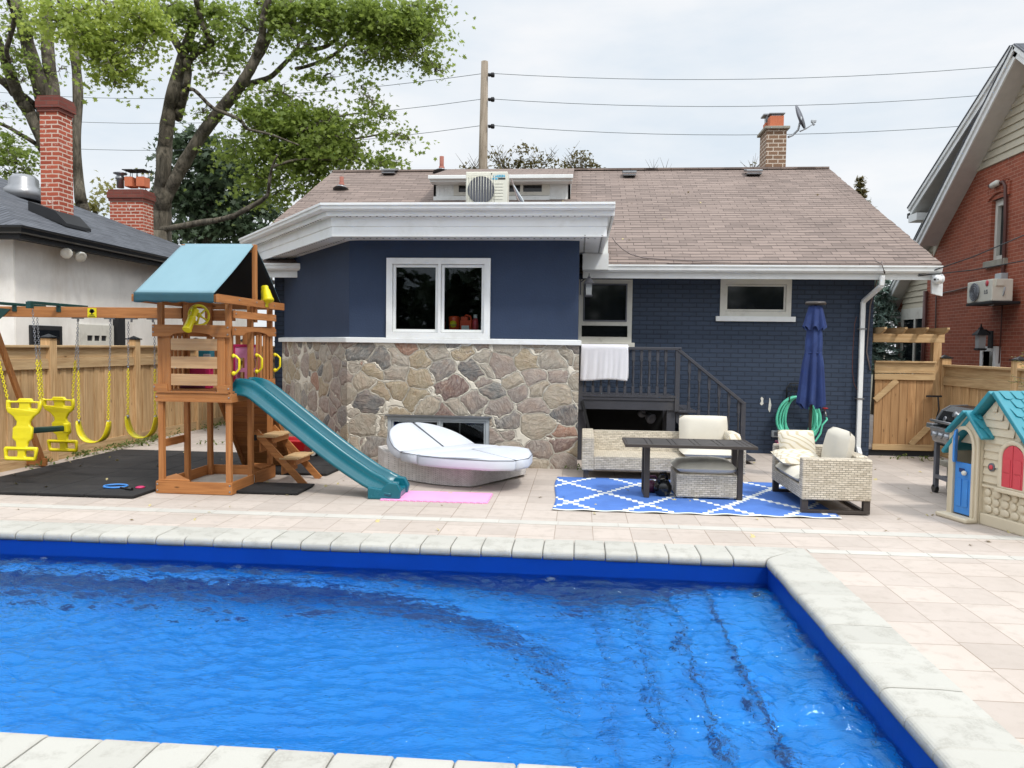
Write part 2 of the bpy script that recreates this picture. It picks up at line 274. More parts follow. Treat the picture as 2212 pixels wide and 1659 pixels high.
    M['navycloth'] = plain('navy_umbrella_cloth', srgb(36, 54, 104), .85, .18, 5, .3, 40, dirt=srgb(54, 74, 124))
    M['hose'] = plain('green_hose', srgb(90, 190, 160), .35, .08)
    M['red'] = plain('red_plastic', srgb(178, 30, 36), .35, .1)
    M['orange'] = plain('orange_plastic', srgb(214, 74, 34), .35, .06)
    M['pink'] = plain('pink_foam', srgb(238, 160, 206), .8, .05, 5, .3, 80)
    M['pinkp'] = plain('pink_plastic', srgb(196, 40, 100), .4, .08)
    M['towel'] = plain('white_towel', srgb(226, 226, 232), .95, .03, 5, .8, 120)
    M['beige'] = plain('beige_plastic', srgb(208, 196, 172), .5, .05, 3, .1, dirt=srgb(196, 184, 160))
    M['tealroof'] = plain('turquoise_plastic', srgb(44, 134, 150), .4, .07)
    M['blue'] = plain('blue_plastic', srgb(64, 136, 212), .4, .07)
    M['coral'] = plain('coral_red_plastic', srgb(204, 72, 82), .4, .07)
    M['steel'] = plain('brushed_steel', srgb(140, 141, 143), .35, .1, metallic=.7)
    M['blackenamel'] = plain('black_enamel', srgb(10, 11, 13), .22, .2, bump=.02)
    M['acwhite'] = plain('cream_painted_steel', srgb(224, 222, 208), .45, .04)
    M['cyan'] = plain('cyan_print', srgb(60, 180, 220), .5, .02)
    M['terracotta'] = plain('terracotta', srgb(196, 112, 78), .8, .12)
    M['rustpipe'] = plain('rusty_brown_pipe', srgb(150, 92, 78), .7, .15)
    M['concrete'] = plain('concrete', srgb(150, 146, 134), .9, .2, 8, .5, 60)
    M['siding'] = plain('beige_siding', srgb(190, 182, 162), .6, .06)
    M['soffit'] = plain('grey_soffit', srgb(196, 192, 186), .6, .08)
    M['cable'] = plain('grey_cable', srgb(120, 108, 104), .6, .1)
    M['sand'] = plain('dull_sandbox_floor', srgb(170, 160, 148), .95, .12, 6, .4, 80)
    M['soil'] = plain('soil_ground', srgb(92, 86, 70), .95, .3, 2, .6, 20)
    M['grate'] = plain('grate_grey', srgb(96, 98, 106), .5, .2)
    M['wire'] = plain('power_wire', srgb(70, 82, 84), .6, .05)
    M['lamp'] = plain('frosted_lamp_glass', srgb(160, 164, 166), .3, .08)
    M['greyleaf'] = plain('dry_leaf', srgb(196, 182, 130), .8, .2, isl=.4)
    M['rug_b'] = plain('blue_woven_rug', srgb(74, 116, 190), .85, .1, 5, .6, 200, dirt=srgb(86, 128, 200))
    M['rug_w'] = plain('white_woven_rug', srgb(226, 230, 226), .85, .05, 5, .4, 200)
    M['purple'] = plain('plum_coating', srgb(84, 34, 62), .4, .1)
    M['ledgrey'] = plain('grey_enclosure', srgb(170, 176, 180), .45, .05)
    M['brownpipe'] = plain('brown_conduit', srgb(84, 46, 38), .5, .12)
mk()
# ------------------------------------------------------------------ mesh helpers
ORG = {}
class MB:
    def __init__(s): s.v = []; s.f = []; s.mi = []; s.sm = []
    def add(s, vs, fs, mi=0, smooth=False):
        o = len(s.v); s.v += [tuple(p) for p in vs]
        for f in fs: s.f.append(tuple(i+o for i in f)); s.mi.append(mi); s.sm.append(smooth)
        return s
    def box(s, x0, x1, y0, y1, z0, z1, mi=0):
        if x0 > x1: x0, x1 = x1, x0
        if y0 > y1: y0, y1 = y1, y0
        if z0 > z1: z0, z1 = z1, z0
        v = [(x0,y0,z0),(x1,y0,z0),(x1,y1,z0),(x0,y1,z0),(x0,y0,z1),(x1,y0,z1),(x1,y1,z1),(x0,y1,z1)]
        return s.add(v, [(0,3,2,1),(4,5,6,7),(0,1,5,4),(1,2,6,5),(2,3,7,6),(3,0,4,7)], mi)
    def beam(s, p, q, w, h, upv=(0,0,1), mi=0):
        """bar from p to q, w wide across and h high along upv"""
        p, q = Vector(p), Vector(q); d = (q-p).normalized(); u = Vector(upv); sd_ = d.cross(u)
        if sd_.length < 1e-4: sd_ = d.cross(Vector((1,0,0)))
        sd_.normalize(); u = sd_.cross(d).normalized(); a = sd_*w/2; b = u*h/2
        v = [p-a-b,p+a-b,p+a+b,p-a+b,q-a-b,q+a-b,q+a+b,q-a+b]
        return s.add(v, [(3,2,1,0),(4,5,6,7),(0,1,5,4),(1,2,6,5),(2,3,7,6),(3,0,4,7)], mi)
    def tube(s, pts, r, n=8, mi=0, smooth=True, caps=True, squash=1.):
        pts = [Vector(p) for p in pts]; m = len(pts)
        rs = r if isinstance(r, (list, tuple)) else [r]*m
        t0 = (pts[1]-pts[0]).normalized(); ref = Vector((0,0,1)) if abs(t0.z) < .9 else Vector((1,0,0))
        nrm = t0.cross(ref).normalized(); vs = []
        for i, p in enumerate(pts):
            t = (pts[min(i+1,m-1)]-pts[max(i-1,0)])
            t = t.normalized() if t.length > 1e-9 else t0
            nrm = (nrm - t*nrm.dot(t)); nrm = nrm.normalized() if nrm.length > 1e-6 else t.orthogonal().normalized()
            b = t.cross(nrm)
            for k in range(n):
                a = 2*math.pi*k/n; vs.append(p + nrm*math.cos(a)*rs[i] + b*math.sin(a)*rs[i]*squash)
        fs = [(i*n+k, i*n+(k+1)%n, (i+1)*n+(k+1)%n, (i+1)*n+k) for i in range(m-1) for k in range(n)]
        s.add(vs, fs, mi, smooth)
        if caps:
            o = len(s.v)-len(vs)
            s.f.append(tuple(o+k for k in range(n))[::-1]); s.mi.append(mi); s.sm.append(False)
            s.f.append(tuple(o+(m-1)*n+k for k in range(n))); s.mi.append(mi); s.sm.append(False)
        return s
    def cyl(s, p, q, r0_, r1_=None, n=12, mi=0, smooth=True): return s.tube([p, q], [r0_, r0_ if r1_ is None else r1_], n, mi, smooth)
    def lathe(s, c, prof, n=20, mi=0, axis=(0,0,1), smooth=True):
        ax = Vector(axis).normalized(); a = ax.orthogonal().normalized(); b = ax.cross(a); c = Vector(c); vs = []
        for (r, h) in prof:
            for k in range(n):
                t = 2*math.pi*k/n; vs.append(c+ax*h+(a*math.cos(t)+b*math.sin(t))*max(r, 1e-4))
        m = len(prof); fs = [(i*n+k, i*n+(k+1)%n, (i+1)*n+(k+1)%n, (i+1)*n+k) for i in range(m-1) for k in range(n)]
        fs += [tuple(range(n))[::-1], tuple((m-1)*n+k for k in range(n))]
        return s.add(vs, fs, mi, smooth)
    def prism(s, poly, a, b, axis='y', mi=0, fn=None, smooth=False):
        """2-D polygon pushed from a to b along an axis; fn maps (u, v, w) to a point"""
        if fn is None: fn = {'y': lambda u,v,w: (u,w,v), 'x': lambda u,v,w: (w,u,v), 'z': lambda u,v,w: (u,v,w)}[axis]
        n = len(poly); vs = [fn(u,v,a) for u,v in poly]+[fn(u,v,b) for u,v in poly]
        return s.add(vs, [tuple(range(n))[::-1], tuple(range(n,2*n))]+[(i,(i+1)%n,n+(i+1)%n,n+i) for i in range(n)], mi, smooth)
    def loft(s, rings, closed=True, mi=0, smooth=True, caps=True):
        n = len(rings[0]); vs = [p for r in rings for p in r]; m = len(rings); K = n if closed else n-1
        fs = [(i*n+k, i*n+(k+1)%n, (i+1)*n+(k+1)%n, (i+1)*n+k) for i in range(m-1) for k in range(K)]
        if caps and closed: fs += [tuple(range(n))[::-1], tuple((m-1)*n+k for k in range(n))]
        return s.add(vs, fs, mi, smooth)
    def sphere(s, c, r, n=12, m=8, mi=0, sq=(1,1,1)):
        c = Vector(c); rings = []
        for i in range(m+1):
            t = math.pi*i/m; rr = max(math.sin(t), 1e-3)
            rings.append([c+Vector((math.cos(2*math.pi*k/n)*rr*r*sq[0], math.sin(2*math.pi*k/n)*rr*r*sq[1], -math.cos(t)*r*sq[2])) for k in range(n)])
        return s.loft(rings, True, mi, True)
    def wall(s, p0, ux, zs, w, holes=(), depth=.12, mi=0, nrm=None):
        """vertical wall from p0 along ux, w wide, zs=(z0,z1); holes (u0,u1,z0,z1) go right through"""
        p0 = Vector(p0); ux = Vector(ux).normalized(); n = Vector(nrm) if nrm else Vector((ux.y,-ux.x,0))
        us = sorted({0, w, *[h[0] for h in holes], *[h[1] for h in holes]}); zz = sorted({zs[0], zs[1], *[h[2] for h in holes], *[h[3] for h in holes]})
        def P(u, z, d): q = p0+ux*u-n*d; return (q.x, q.y, z)
        for i in range(len(us)-1):
            for j in range(len(zz)-1):
                uc, zc = (us[i]+us[i+1])/2, (zz[j]+zz[j+1])/2
                if any(h[0] < uc < h[1] and h[2] < zc < h[3] for h in holes): continue
                for d, o in ((0, 1), (depth, -1)):
                    q = [P(us[i],zz[j],d),P(us[i+1],zz[j],d),P(us[i+1],zz[j+1],d),P(us[i],zz[j+1],d)]
                    s.add(q, [(0,1,2,3) if o == 1 else (3,2,1,0)], mi)
        for (a, b, c, d_) in list(holes)+[(0, w, zs[0], zs[1])]:
            for (u0_, z0_, u1_, z1_) in ((a,c,b,c),(b,c,b,d_),(b,d_,a,d_),(a,d_,a,c)):
                s.add([P(u0_,z0_,0),P(u1_,z1_,0),P(u1_,z1_,depth),P(u0_,z0_,depth)], [(0,1,2,3)], mi)
        return s
    def build(s, name, mat, parent=None, bevel=0., seg=2, org=None, subd=0, label=None, shade=False):
        me = bpy.data.meshes.new(name)
        if parent is not None: o = ORG[parent.name]
        elif org is not None: o = Vector(org)
        else:
            a = np.array(s.v); o = Vector(((a[:,0].min()+a[:,0].max())/2, (a[:,1].min()+a[:,1].max())/2, a[:,2].min()))
        me.from_pydata([(p[0]-o[0], p[1]-o[1], p[2]-o[2]) for p in s.v], [], s.f)
        for mm in (mat if isinstance(mat, (list, tuple)) else [mat]): me.materials.append(M[mm])
        me.polygons.foreach_set('material_index', s.mi); me.polygons.foreach_set('use_smooth', [bool(k) or shade for k in s.sm]); me.update()
        ob = bpy.data.objects.new(name, me); COL.objects.link(ob)
        if parent is not None: ob.parent = parent
        else: ob.location = o
        ORG[ob.name] = Vector(o)
        if bevel: b = ob.modifiers.new('bevel', 'BEVEL'); b.width = bevel; b.segments = seg; b.limit_method = 'ANGLE'; b.angle_limit = R(35); b.harden_normals = False
        if subd: b = ob.modifiers.new('subdivision', 'SUBSURF'); b.levels = subd; b.render_levels = subd
        if label: ob['label'] = label
        return ob
def tag(o, label, cat, group=None):
    o['label'] = label; o['category'] = cat
    if group: o['group'] = group
    return o
def thing(name, label, cat, loc, group=None):
    o = bpy.data.objects.new(name, None); COL.objects.link(o); o.location = loc; o.empty_display_size = .2
    ORG[o.name] = Vector(loc); return tag(o, label, cat, group)
def struct(o): o['kind'] = 'structure'; return o
def stuff(o): o['kind'] = 'stuff'; return o
def dup(root, delta, label=None):
    def cp(o, par):
        c = o.copy(); COL.objects.link(c); c.parent = par
        if par is None: c.location = o.location+Vector(delta)
        ORG[c.name] = ORG[o.name]+Vector(delta)
        for ch in [k for k in bpy.data.objects if k.parent == o]: cp(ch, c)
        return c
    r = cp(root, None)
    if label: r['label'] = label
    return r
def text(name, body, size, org, ux, uy, mat, parent, depth=.002, bold=0.):
    """lettering in the plane of ux (along the line) and uy (up), left bottom corner at org"""
    cu = bpy.data.curves.new(name, 'FONT'); cu.body = body; cu.size = size; cu.extrude = depth; cu.offset = bold; cu.resolution_u = 2
    tmp = bpy.data.objects.new(name, cu); COL.objects.link(tmp)
    me = bpy.data.meshes.new_from_object(tmp.evaluated_get(bpy.context.evaluated_depsgraph_get())); bpy.data.objects.remove(tmp)
    ux, uy = Vector(ux).normalized(), Vector(uy).normalized(); n = ux.cross(uy); o = ORG[parent.name]
    mb = MB(); org = Vector(org)
    mb.add([org+ux*v.co.x+uy*v.co.y+n*v.co.z for v in me.vertices], [tuple(p.vertices) for p in me.polygons])
    return mb.build(name, mat, parent)
def cutout(outer, holes, th, bev, fn):
    """plate with holes: polygons in 2-D, given thickness and rounded rim; fn maps (u,v,w)"""
    from mathutils.geometry import tessellate_polygon
    def area(p): return sum(p[i-1][0]*p[i][1]-p[i][0]*p[i-1][1] for i in range(len(p)))
    loops = [outer if area(outer) > 0 else outer[::-1]]+[h if area(h) < 0 else h[::-1] for h in holes]
    def inset(p, k):
        out_ = []
        for i in range(len(p)):
            a, b, c = Vector(p[i-1]), Vector(p[i]), Vector(p[(i+1)%len(p)]); d0, d1 = (b-a).normalized(), (c-b).normalized()
            n = Vector((-d0.y-d1.y, d0.x+d1.x)); n = n.normalized() if n.length > 1e-6 else Vector((-d0.y, d0.x)); out_.append((b+n*k).to_2d().to_tuple())
        return out_
    mb = MB(); ins = [inset(p, bev*.9) for p in loops]; tris = tessellate_polygon([[Vector((*q, 0)) for q in p] for p in loops]); flat = [q for p in ins for q in p]
    for w, fl in ((th/2, False), (-th/2, True)): mb.add([fn(u, v, w) for u, v in flat], [t if fl else t[::-1] for t in tris])
    for p, q in zip(loops, ins):
        mid_ = inset(p, bev*.27); mb.loft([[fn(u, v, w) for u, v in r_] for r_, w in ((q,-th/2),(mid_,-th/2+bev*.3),(p,-th/2+bev),(p,th/2-bev),(mid_,th/2-bev*.3),(q,th/2))], True, 0, True, False)
    return mb
def rrect(x0, x1, y0, y1, r, n=4):
    pts = []
    for cx_, cy_, a in ((x1-r,y1-r,0),(x0+r,y1-r,90),(x0+r,y0+r,180),(x1-r,y0+r,270)):
        for k in range(n+1): t = R(a+90*k/n); pts.append((cx_+r*math.cos(t), cy_+r*math.sin(t)))
    return pts
def sweep(path, prof, mb, mi=0, close_ends=True, zs=None):
    """profile [(inward offset, z)] carried along a flat path with mitred corners"""
    P = [Vector((p[0], p[1])) for p in path]; n = len(P); rings = []
    for i in range(n):
        d0 = (P[i]-P[i-1]).normalized() if i else None; d1 = (P[i+1]-P[i]).normalized() if i < n-1 else None
        n0 = Vector((-d0.y, d0.x)) if d0 else None; n1 = Vector((-d1.y, d1.x)) if d1 else None
        if n0 and n1: b = (n0+n1).normalized(); b = b/max(b.dot(n0), .3)
        else: b = n0 or n1
        dz = zs[i] if zs else 0
        rings.append([(P[i].x+b.x*o, P[i].y+b.y*o, z+dz) for o, z in prof])
    mb.loft(rings, True, mi, False, close_ends); return mb
def cushion(mb, x0, x1, y0, y1, z0, z1, puff=.03, r=.05, fn=None, mi=0, nu=10, nv=10):
    """soft box with a seam line round its waist"""
    fn = fn or (lambda p: p); zc = (z0+z1)/2; hz = (z1-z0)/2; vs = {}
    def pt(u, v, side):
        a, b = u*2-1, v*2-1
        sx = abs(a)**3; sy = abs(b)**3
        px = (x0+x1)/2+(x1-x0)/2*a*(1-.03*sy); py = (y0+y1)/2+(y1-y0)/2*b*(1-.03*sx)
        k = (1-abs(a)**7)*(1-abs(b)**7); bul = (1-a*a)*(1-b*b)
        wob = .006*math.sin(7*px+3*py)+.004*math.sin(17*py-5*px)
        return fn((px, py, zc+side*(hz*(k**.5)+puff*bul+wob*k)))
    for side in (1, -1):
        g = [pt(i/nu, j/nv, side) for j in range(nv+1) for i in range(nu+1)]; w = nu+1
        fs = [(j*w+i, j*w+i+1, (j+1)*w+i+1, (j+1)*w+i) if side == 1 else (j*w+i, (j+1)*w+i, (j+1)*w+i+1, j*w+i+1) for j in range(nv) for i in range(nu)]
        mb.add(g, fs, mi, True)
    return mb
def chain(mb, p, q, link=.034, w=.011, r=.0032, mi=0):
    p, q = Vector(p), Vector(q); d = q-p; L_ = d.length; d.normalize(); n = max(2, int(L_/(link*.78)))
    a = d.orthogonal().normalized(); b = d.cross(a); st = L_/n
    for i in range(n):
        c = p+d*(st*(i+.5)); s_ = a if i % 2 else b; pts = []
        for k in range(9):
            t = 2*math.pi*k/8; pts.append(c+s_*w*math.cos(t)+d*(link*.5*math.copysign(abs(math.sin(t))**.8, math.sin(t))))
        mb.tube(pts, r, 4, mi, True, False)
    return mb
# leaves: many small lobed blades
LEAF = np.array([(0,-.5),(.12,-.2),(.42,-.3),(.3,-.02),(.55,.18),(.22,.16),(.0,.55),(-.22,.16),(-.55,.18),(-.3,-.02),(-.42,-.3),(-.12,-.2)])
OVAL = np.array([(0,-.5),(.22,-.1),(.16,.3),(0,.5),(-.16,.3),(-.22,-.1)])
NEED = np.array([(0,-.5),(.1,0),(0,.5),(-.1,0)])
def leaf_mesh(name, mat, parent, cen, size, shape=LEAF, droop=.5, sizevar=.35, org=None, mb_extra=None):
    n = len(cen); k = len(shape); sz = size*(1+sizevar*(RNG.random(n)*2-1))
    yaw = RNG.random(n)*2*np.pi; tilt = RNG.normal(droop, .55, n); roll_ = RNG.normal(0, .5, n)
    cyw, syw, ct, st, cr_, sr = np.cos(yaw), np.sin(yaw), np.cos(tilt), np.sin(tilt), np.cos(roll_), np.sin(roll_)
    ex = np.stack([cyw*cr_, syw*cr_, sr], 1); f0 = np.stack([-syw*ct, cyw*ct, -st], 1)
    ez = np.cross(ex, f0); ez /= np.linalg.norm(ez, axis=1)[:, None]; ey = np.cross(ez, ex)
    fold = np.abs(shape[:,0])*-.25
    V = cen[:, None, :]+sz[:, None, None]*(shape[None,:,0,None]*ex[:,None,:]+shape[None,:,1,None]*ey[:,None,:]+fold[None,:,None]*ez[:,None,:])
    o = ORG[parent.name] if parent is not None else Vector(org or tuple(cen.mean(0)))
    V = V.reshape(-1, 3)-np.array(o)[None]
    me = bpy.data.meshes.new(name); me.vertices.add(n*k); me.vertices.foreach_set('co', V.astype(np.float32).ravel())
    me.loops.add(n*k); me.loops.foreach_set('vertex_index', np.arange(n*k, dtype=np.int32))
    me.polygons.add(n); me.polygons.foreach_set('loop_start', np.arange(0, n*k, k, dtype=np.int32)); me.polygons.foreach_set('loop_total', np.full(n, k, dtype=np.int32))
    me.update(calc_edges=True); me.materials.append(M[mat]); ob = bpy.data.objects.new(name, me); COL.objects.link(ob)
    if parent is not None: ob.parent = parent
    else: ob.location = o
    ORG[ob.name] = o; return ob
def crown_points(blobs, Y0, dens, spread=.26, ydepth=1., leaf=.16):
    """blobs in picture units (x, y, rx, ry[, Y]) opened out into clumps that have real depth round the distance Y0"""
    out_ = []
    for b in blobs:
        Y = b[4] if len(b) > 4 else Y0; c = F(b[0], b[1], Y); s_ = Y/FL; rx, rz = b[2]*s_, b[3]*s_; ry = max(rx, rz)*ydepth
        area = math.pi*rx*rz; nt_ = max(3, int(area*2.6/(spread*spread*9)*1.)+2); per = max(4, int(dens*area/(leaf*leaf)/nt_))
        for i in range(nt_):
            v = RNG.normal(size=3); v /= np.linalg.norm(v); rr = RNG.random()**.42
            t = np.array([c.x+v[0]*rx*rr, c.y+v[1]*ry*rr, c.z+v[2]*rz*rr]); m = int(per*(.4+1.2*RNG.random()))
            el = np.array([spread*1.25, spread*1.25, spread*.5])*(.6+.8*RNG.random()); ang = RNG.random()*6.28
            q = RNG.normal(size=(m, 3))*el; q[:, 2] -= .25*(q[:, 0]**2+q[:, 1]**2)/spread*.5
            out_.append(t+q)
    return np.concatenate(out_)
def limb(mb, pts, Y0, dY=0., mi=0, n=9):
    """branch through picture points (x, y, half width) at distance Y0..Y0+dY"""
    P, rs = [], []; m = len(pts)
    fine = []
    for i in range(m-1):
        for k in range(4):
            t = k/4; a, b = pts[max(i-1,0)], pts[i]; c, d = pts[i+1], pts[min(i+2,m-1)]
            q = [0.5*((2*b[j])+(-a[j]+c[j])*t+(2*a[j]-5*b[j]+4*c[j]-d[j])*t*t+(-a[j]+3*b[j]-3*c[j]+d[j])*t**3) for j in range(3)]
            fine.append((q, (i+t)/(m-1)))
    fine.append((pts[-1], 1.))
    for q, t in fine:
        Y = Y0+dY*t+.12*math.sin(9*t+q[0]); p = F(q[0], q[1], Y); P.append(p); rs.append(max(q[2], .8)*Y/FL*(1+.06*math.sin(q[1]*.3+q[0])))
    mb.tube(P, rs, n, mi); return P
# ------------------------------------------------------------------ ground, patio, pool
PX0, PX1, PY0, PY1 = -9.5, 1.57, 3.12, 6.42      # pool opening
mb = MB(); g0, g1 = .3, 400
for a in ((-g1,PX0-g0,-g1,g1),(PX1+g0,g1,-g1,g1),(PX0-g0,PX1+g0,-g1,PY0-g0),(PX0-g0,PX1+g0,PY1+g0,g1)):
    mb.add([(a[0],a[2],-.03),(a[1],a[2],-.03),(a[1],a[3],-.03),(a[0],a[3],-.03)], [(0,1,2,3)])
struct(mb.build('ground', 'soil', org=(0,0,0)))
mb = MB(); cw = .42
def sheet(mb, x0, x1, y0, y1, z, mi=0): mb.add([(x0,y0,z),(x1,y0,z),(x1,y1,z),(x0,y1,z)], [(0,1,2,3)], mi)
sheet(mb, PX0-6, 8.2, PY1+cw-.02, 22, 0); sheet(mb, PX1+cw-.02, 8.2, -4, PY1+cw-.02, 0); sheet(mb, PX0-6, PX1+cw-.02, -4, PY0-cw+.02, 0)
struct(mb.build('patio', 'paver', org=(0,0,0)))
mb = MB()
def strip(mb, x0, x1, y0, y1, n, along='x'):
    for i in range(n):
        a = x0+(x1-x0)*i/n if along == 'x' else y0+(y1-y0)*i/n; b = a+((x1-x0) if along == 'x' else (y1-y0))/n-.006
        mb.box(a, b, y0, y1, -.02, .004) if along == 'x' else mb.box(x0, x1, a, b, -.02, .004)
strip(mb, -12, 8.1, 7.49, 7.64, 34); strip(mb, 2.02, 8.1, 6.76, 6.88, 18)
struct(mb.build('patio_border', 'strip', org=(0,0,0)))
# coping: bullnose stones in runs with mitred corners
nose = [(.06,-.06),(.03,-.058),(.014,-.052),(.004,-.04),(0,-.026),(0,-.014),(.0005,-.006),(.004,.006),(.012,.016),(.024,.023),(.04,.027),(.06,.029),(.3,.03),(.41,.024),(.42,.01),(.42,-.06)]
mb = MB(); base = MB()
def run(p0, p1, nrm, e0, e1, st=.262):
    p0, p1, nrm = Vector(p0), Vector(p1), Vector(nrm); d = (p1-p0); Ln = d.length; d.normalize(); n = round(Ln/st)
    for i in range(n):
        a, b = Ln*i/n, Ln*(i+1)/n-.007; s0 = e0 if i == 0 else 0; s1 = e1 if i == n-1 else 0; dz = random.uniform(-.003, .003); dn = random.uniform(-.004, .004)
        rings = []
        for t, s_ in ((a, s0), (a+.008, s0), (b-.008, s1), (b, s1)):
            ins = .006 if t in (a, b) else 0.
            rings.append([(p0+d*(t+s_*o)+nrm*(o+dn+(ins if o < .1 else 0))).to_tuple()+(z+dz-(ins if z > 0 else 0),) for o, z in nose])
        mb.loft([[(x, y, z) for (x, y, z) in r] for r in rings], True, 0, False)
    q = [(p0+d*(e0*o)+nrm*o, p1+d*(e1*o)+nrm*o) for o in (.035, .40)]
    base.add([(*q[0][0],-.06),(*q[0][1],-.06),(*q[1][1],-.06),(*q[1][0],-.06),(*q[0][0],.0),(*q[0][1],.0),(*q[1][1],.0),(*q[1][0],.0)], [(0,3,2,1),(4,5,6,7),(0,1,5,4),(1,2,6,5),(2,3,7,6),(3,0,4,7)])
run((PX0,PY1),(PX1,PY1),(0,1),-1,1); run((PX1,PY1),(PX1,PY0),(1,0),-1,1,.3); run((PX1,PY0),(PX0,PY0),(0,-1),-1,1,.255); run((PX0,PY0),(PX0,PY1),(-1,0),-1,1)
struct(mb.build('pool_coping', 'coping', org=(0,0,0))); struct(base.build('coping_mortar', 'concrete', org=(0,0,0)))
# pool shell: wall, narrow bench along the far side, four broad steps on the right
mb = MB(); zb, zf = -.42, -.95; by = PY1-.15
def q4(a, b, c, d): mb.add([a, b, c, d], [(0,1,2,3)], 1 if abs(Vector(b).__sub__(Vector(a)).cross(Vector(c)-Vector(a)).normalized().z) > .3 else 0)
def wallq(x0, y0, x1, y1, z0, z1): q4((x0,y0,z0),(x1,y1,z0),(x1,y1,z1),(x0,y0,z1))
wy = PY1+.014; wx = PX1+.014
wallq(PX0-.035, wy, wx, wy, -1.2, -.022); wallq(wx, wy, wx, PY0-.035, -1.2, -.022); wallq(PX0-.035, PY0-.035, wx, PY0-.035, -1.2, -.022); wallq(PX0-.035, PY0-.035, PX0-.035, wy, -1.2, -.022)
# bench edge curves out into the steps at the right
edge = [(PX0-.035, by), (-2.2, by)] + [(-2.2+2.2*math.sin(t*math.pi/2/10), by-1.5*(1-math.cos(t*math.pi/2/10))) for t in range(1, 11)] + [(.0, PY0-.035)]
steps = [(.0, -.84), (.27, -.72), (.54, -.60), (.81, -.47), (1.09, -.35)]
for i in range(len(edge)-1):
    (ax, ay), (bx, by2) = edge[i], edge[i+1]
    top = zb if i < 2 else zb-.42*min(1, (i-1)/9)
    top2 = zb if i+1 < 2 else zb-.42*min(1, i/9)
    q4((ax,ay,zf),(bx,by2,zf),(bx,by2,top2),(ax,ay,top))
    if i < 11: q4((ax,ay,top),(bx,by2,top2),(bx,wy,top2 if i >= 1 else zb),(ax,wy,top))
q4((PX0-.035,PY0-.035,zf),(.0,PY0-.035,zf),(.0,wy,zf),(PX0-.035,wy,zf))
for i, (sx, sz) in enumerate(steps):
    nx = steps[i+1][0] if i < 4 else wx; lo = zf if i == 0 else steps[i-1][1]
    q4((sx,PY0-.035,lo),(sx,wy,lo),(sx,wy,sz),(sx,PY0-.035,sz)); q4((sx,PY0-.035,sz),(nx,PY0-.035,sz),(nx,wy,sz),(sx,wy,sz))
struct(mb.build('pool_shell', ['liner','liner_lit'], org=(0,0,0)))
wnx, wny = 900, 280; gx_ = np.linspace(PX0-.02, wx-.004, wnx+1); gy_ = np.linspace(PY0-.03, wy-.004, wny+1); XX, YY = np.meshgrid(gx_, gy_); ZZ = np.zeros_like(XX); wr = np.random.default_rng(3)
def vnoise(X, Y, f, ax_=1., ay_=1., rot=0.):     # smooth value noise
    c_, s_ = math.cos(rot), math.sin(rot); U = (X*c_-Y*s_)*f*ax_+50; V = (X*s_+Y*c_)*f*ay_+50; T = wr.random((256, 256)); iu, iv = np.floor(U).astype(int), np.floor(V).astype(int); fu, fv = U-iu, V-iv; fu = fu*fu*(3-2*fu); fv = fv*fv*(3-2*fv)
    g = lambda a, b: T[a % 256, b % 256]
    return (g(iu,iv)*(1-fu)+g(iu+1,iv)*fu)*(1-fv)+(g(iu,iv+1)*(1-fu)+g(iu+1,iv+1)*fu)*fv-.5
calm = np.clip(.6+1.5*(vnoise(XX, YY, .45)+.12)+.8*np.clip(XX+.2, 0, 1)+.8*np.exp(-((XX+3.9)/.9)**2), .3, 1.6); wx_ = XX+.12*vnoise(XX, YY, 1.7); wy_ = YY+.12*vnoise(XX, YY, 1.9)
ZZ = .016*vnoise(wx_, wy_, 1.6, 1, 1.5)+calm*(.016*vnoise(wx_, wy_, 4.2, .7, 1.7, .25)+.024*vnoise(wx_, wy_, 8.0, .6, 1.6, -.25)+.010*vnoise(XX, YY, 24, .8, 1.3, .5)+.022*vnoise(wx_, wy_, 14, .8, 1.3, .1))
edge_ = np.clip((wy-YY)/.25, .15, 1)*np.clip((wx-XX)/.12, .15, 1)*np.clip((YY-PY0)/.05, .2, 1); ZZ = ZZ*edge_-.18
mb = MB(); w_ = wnx+1; mb.v = np.stack([XX.ravel(), YY.ravel(), ZZ.ravel()], 1).tolist(); mb.f = [(j*w_+i, j*w_+i+1, (j+1)*w_+i+1, (j+1)*w_+i) for j in range(wny) for i in range(wnx)]; mb.mi = [0]*len(mb.f); mb.sm = [True]*len(mb.f)
struct(mb.build('pool_water', 'water', org=(0,0,0)))
for (x, y, w) in ((95,1219,'far left of the pool wall, left of the other two'), (515,1247,'middle of the far pool wall, below the slide'), (1190,1265,'right of the far pool wall, below the rug')):
    p = F(x, y, wy-.012); m_ = MB(); m_.lathe(p, [(.034,0),(.034,.008),(.028,.014),(.012,.016),(.01,.01)], 14, 0, (0,-1,0))
    tag(m_.build('pool_inlet', 'offwhite'), 'small round white water inlet, '+w, 'pool inlet', 'inlets on the far pool wall')
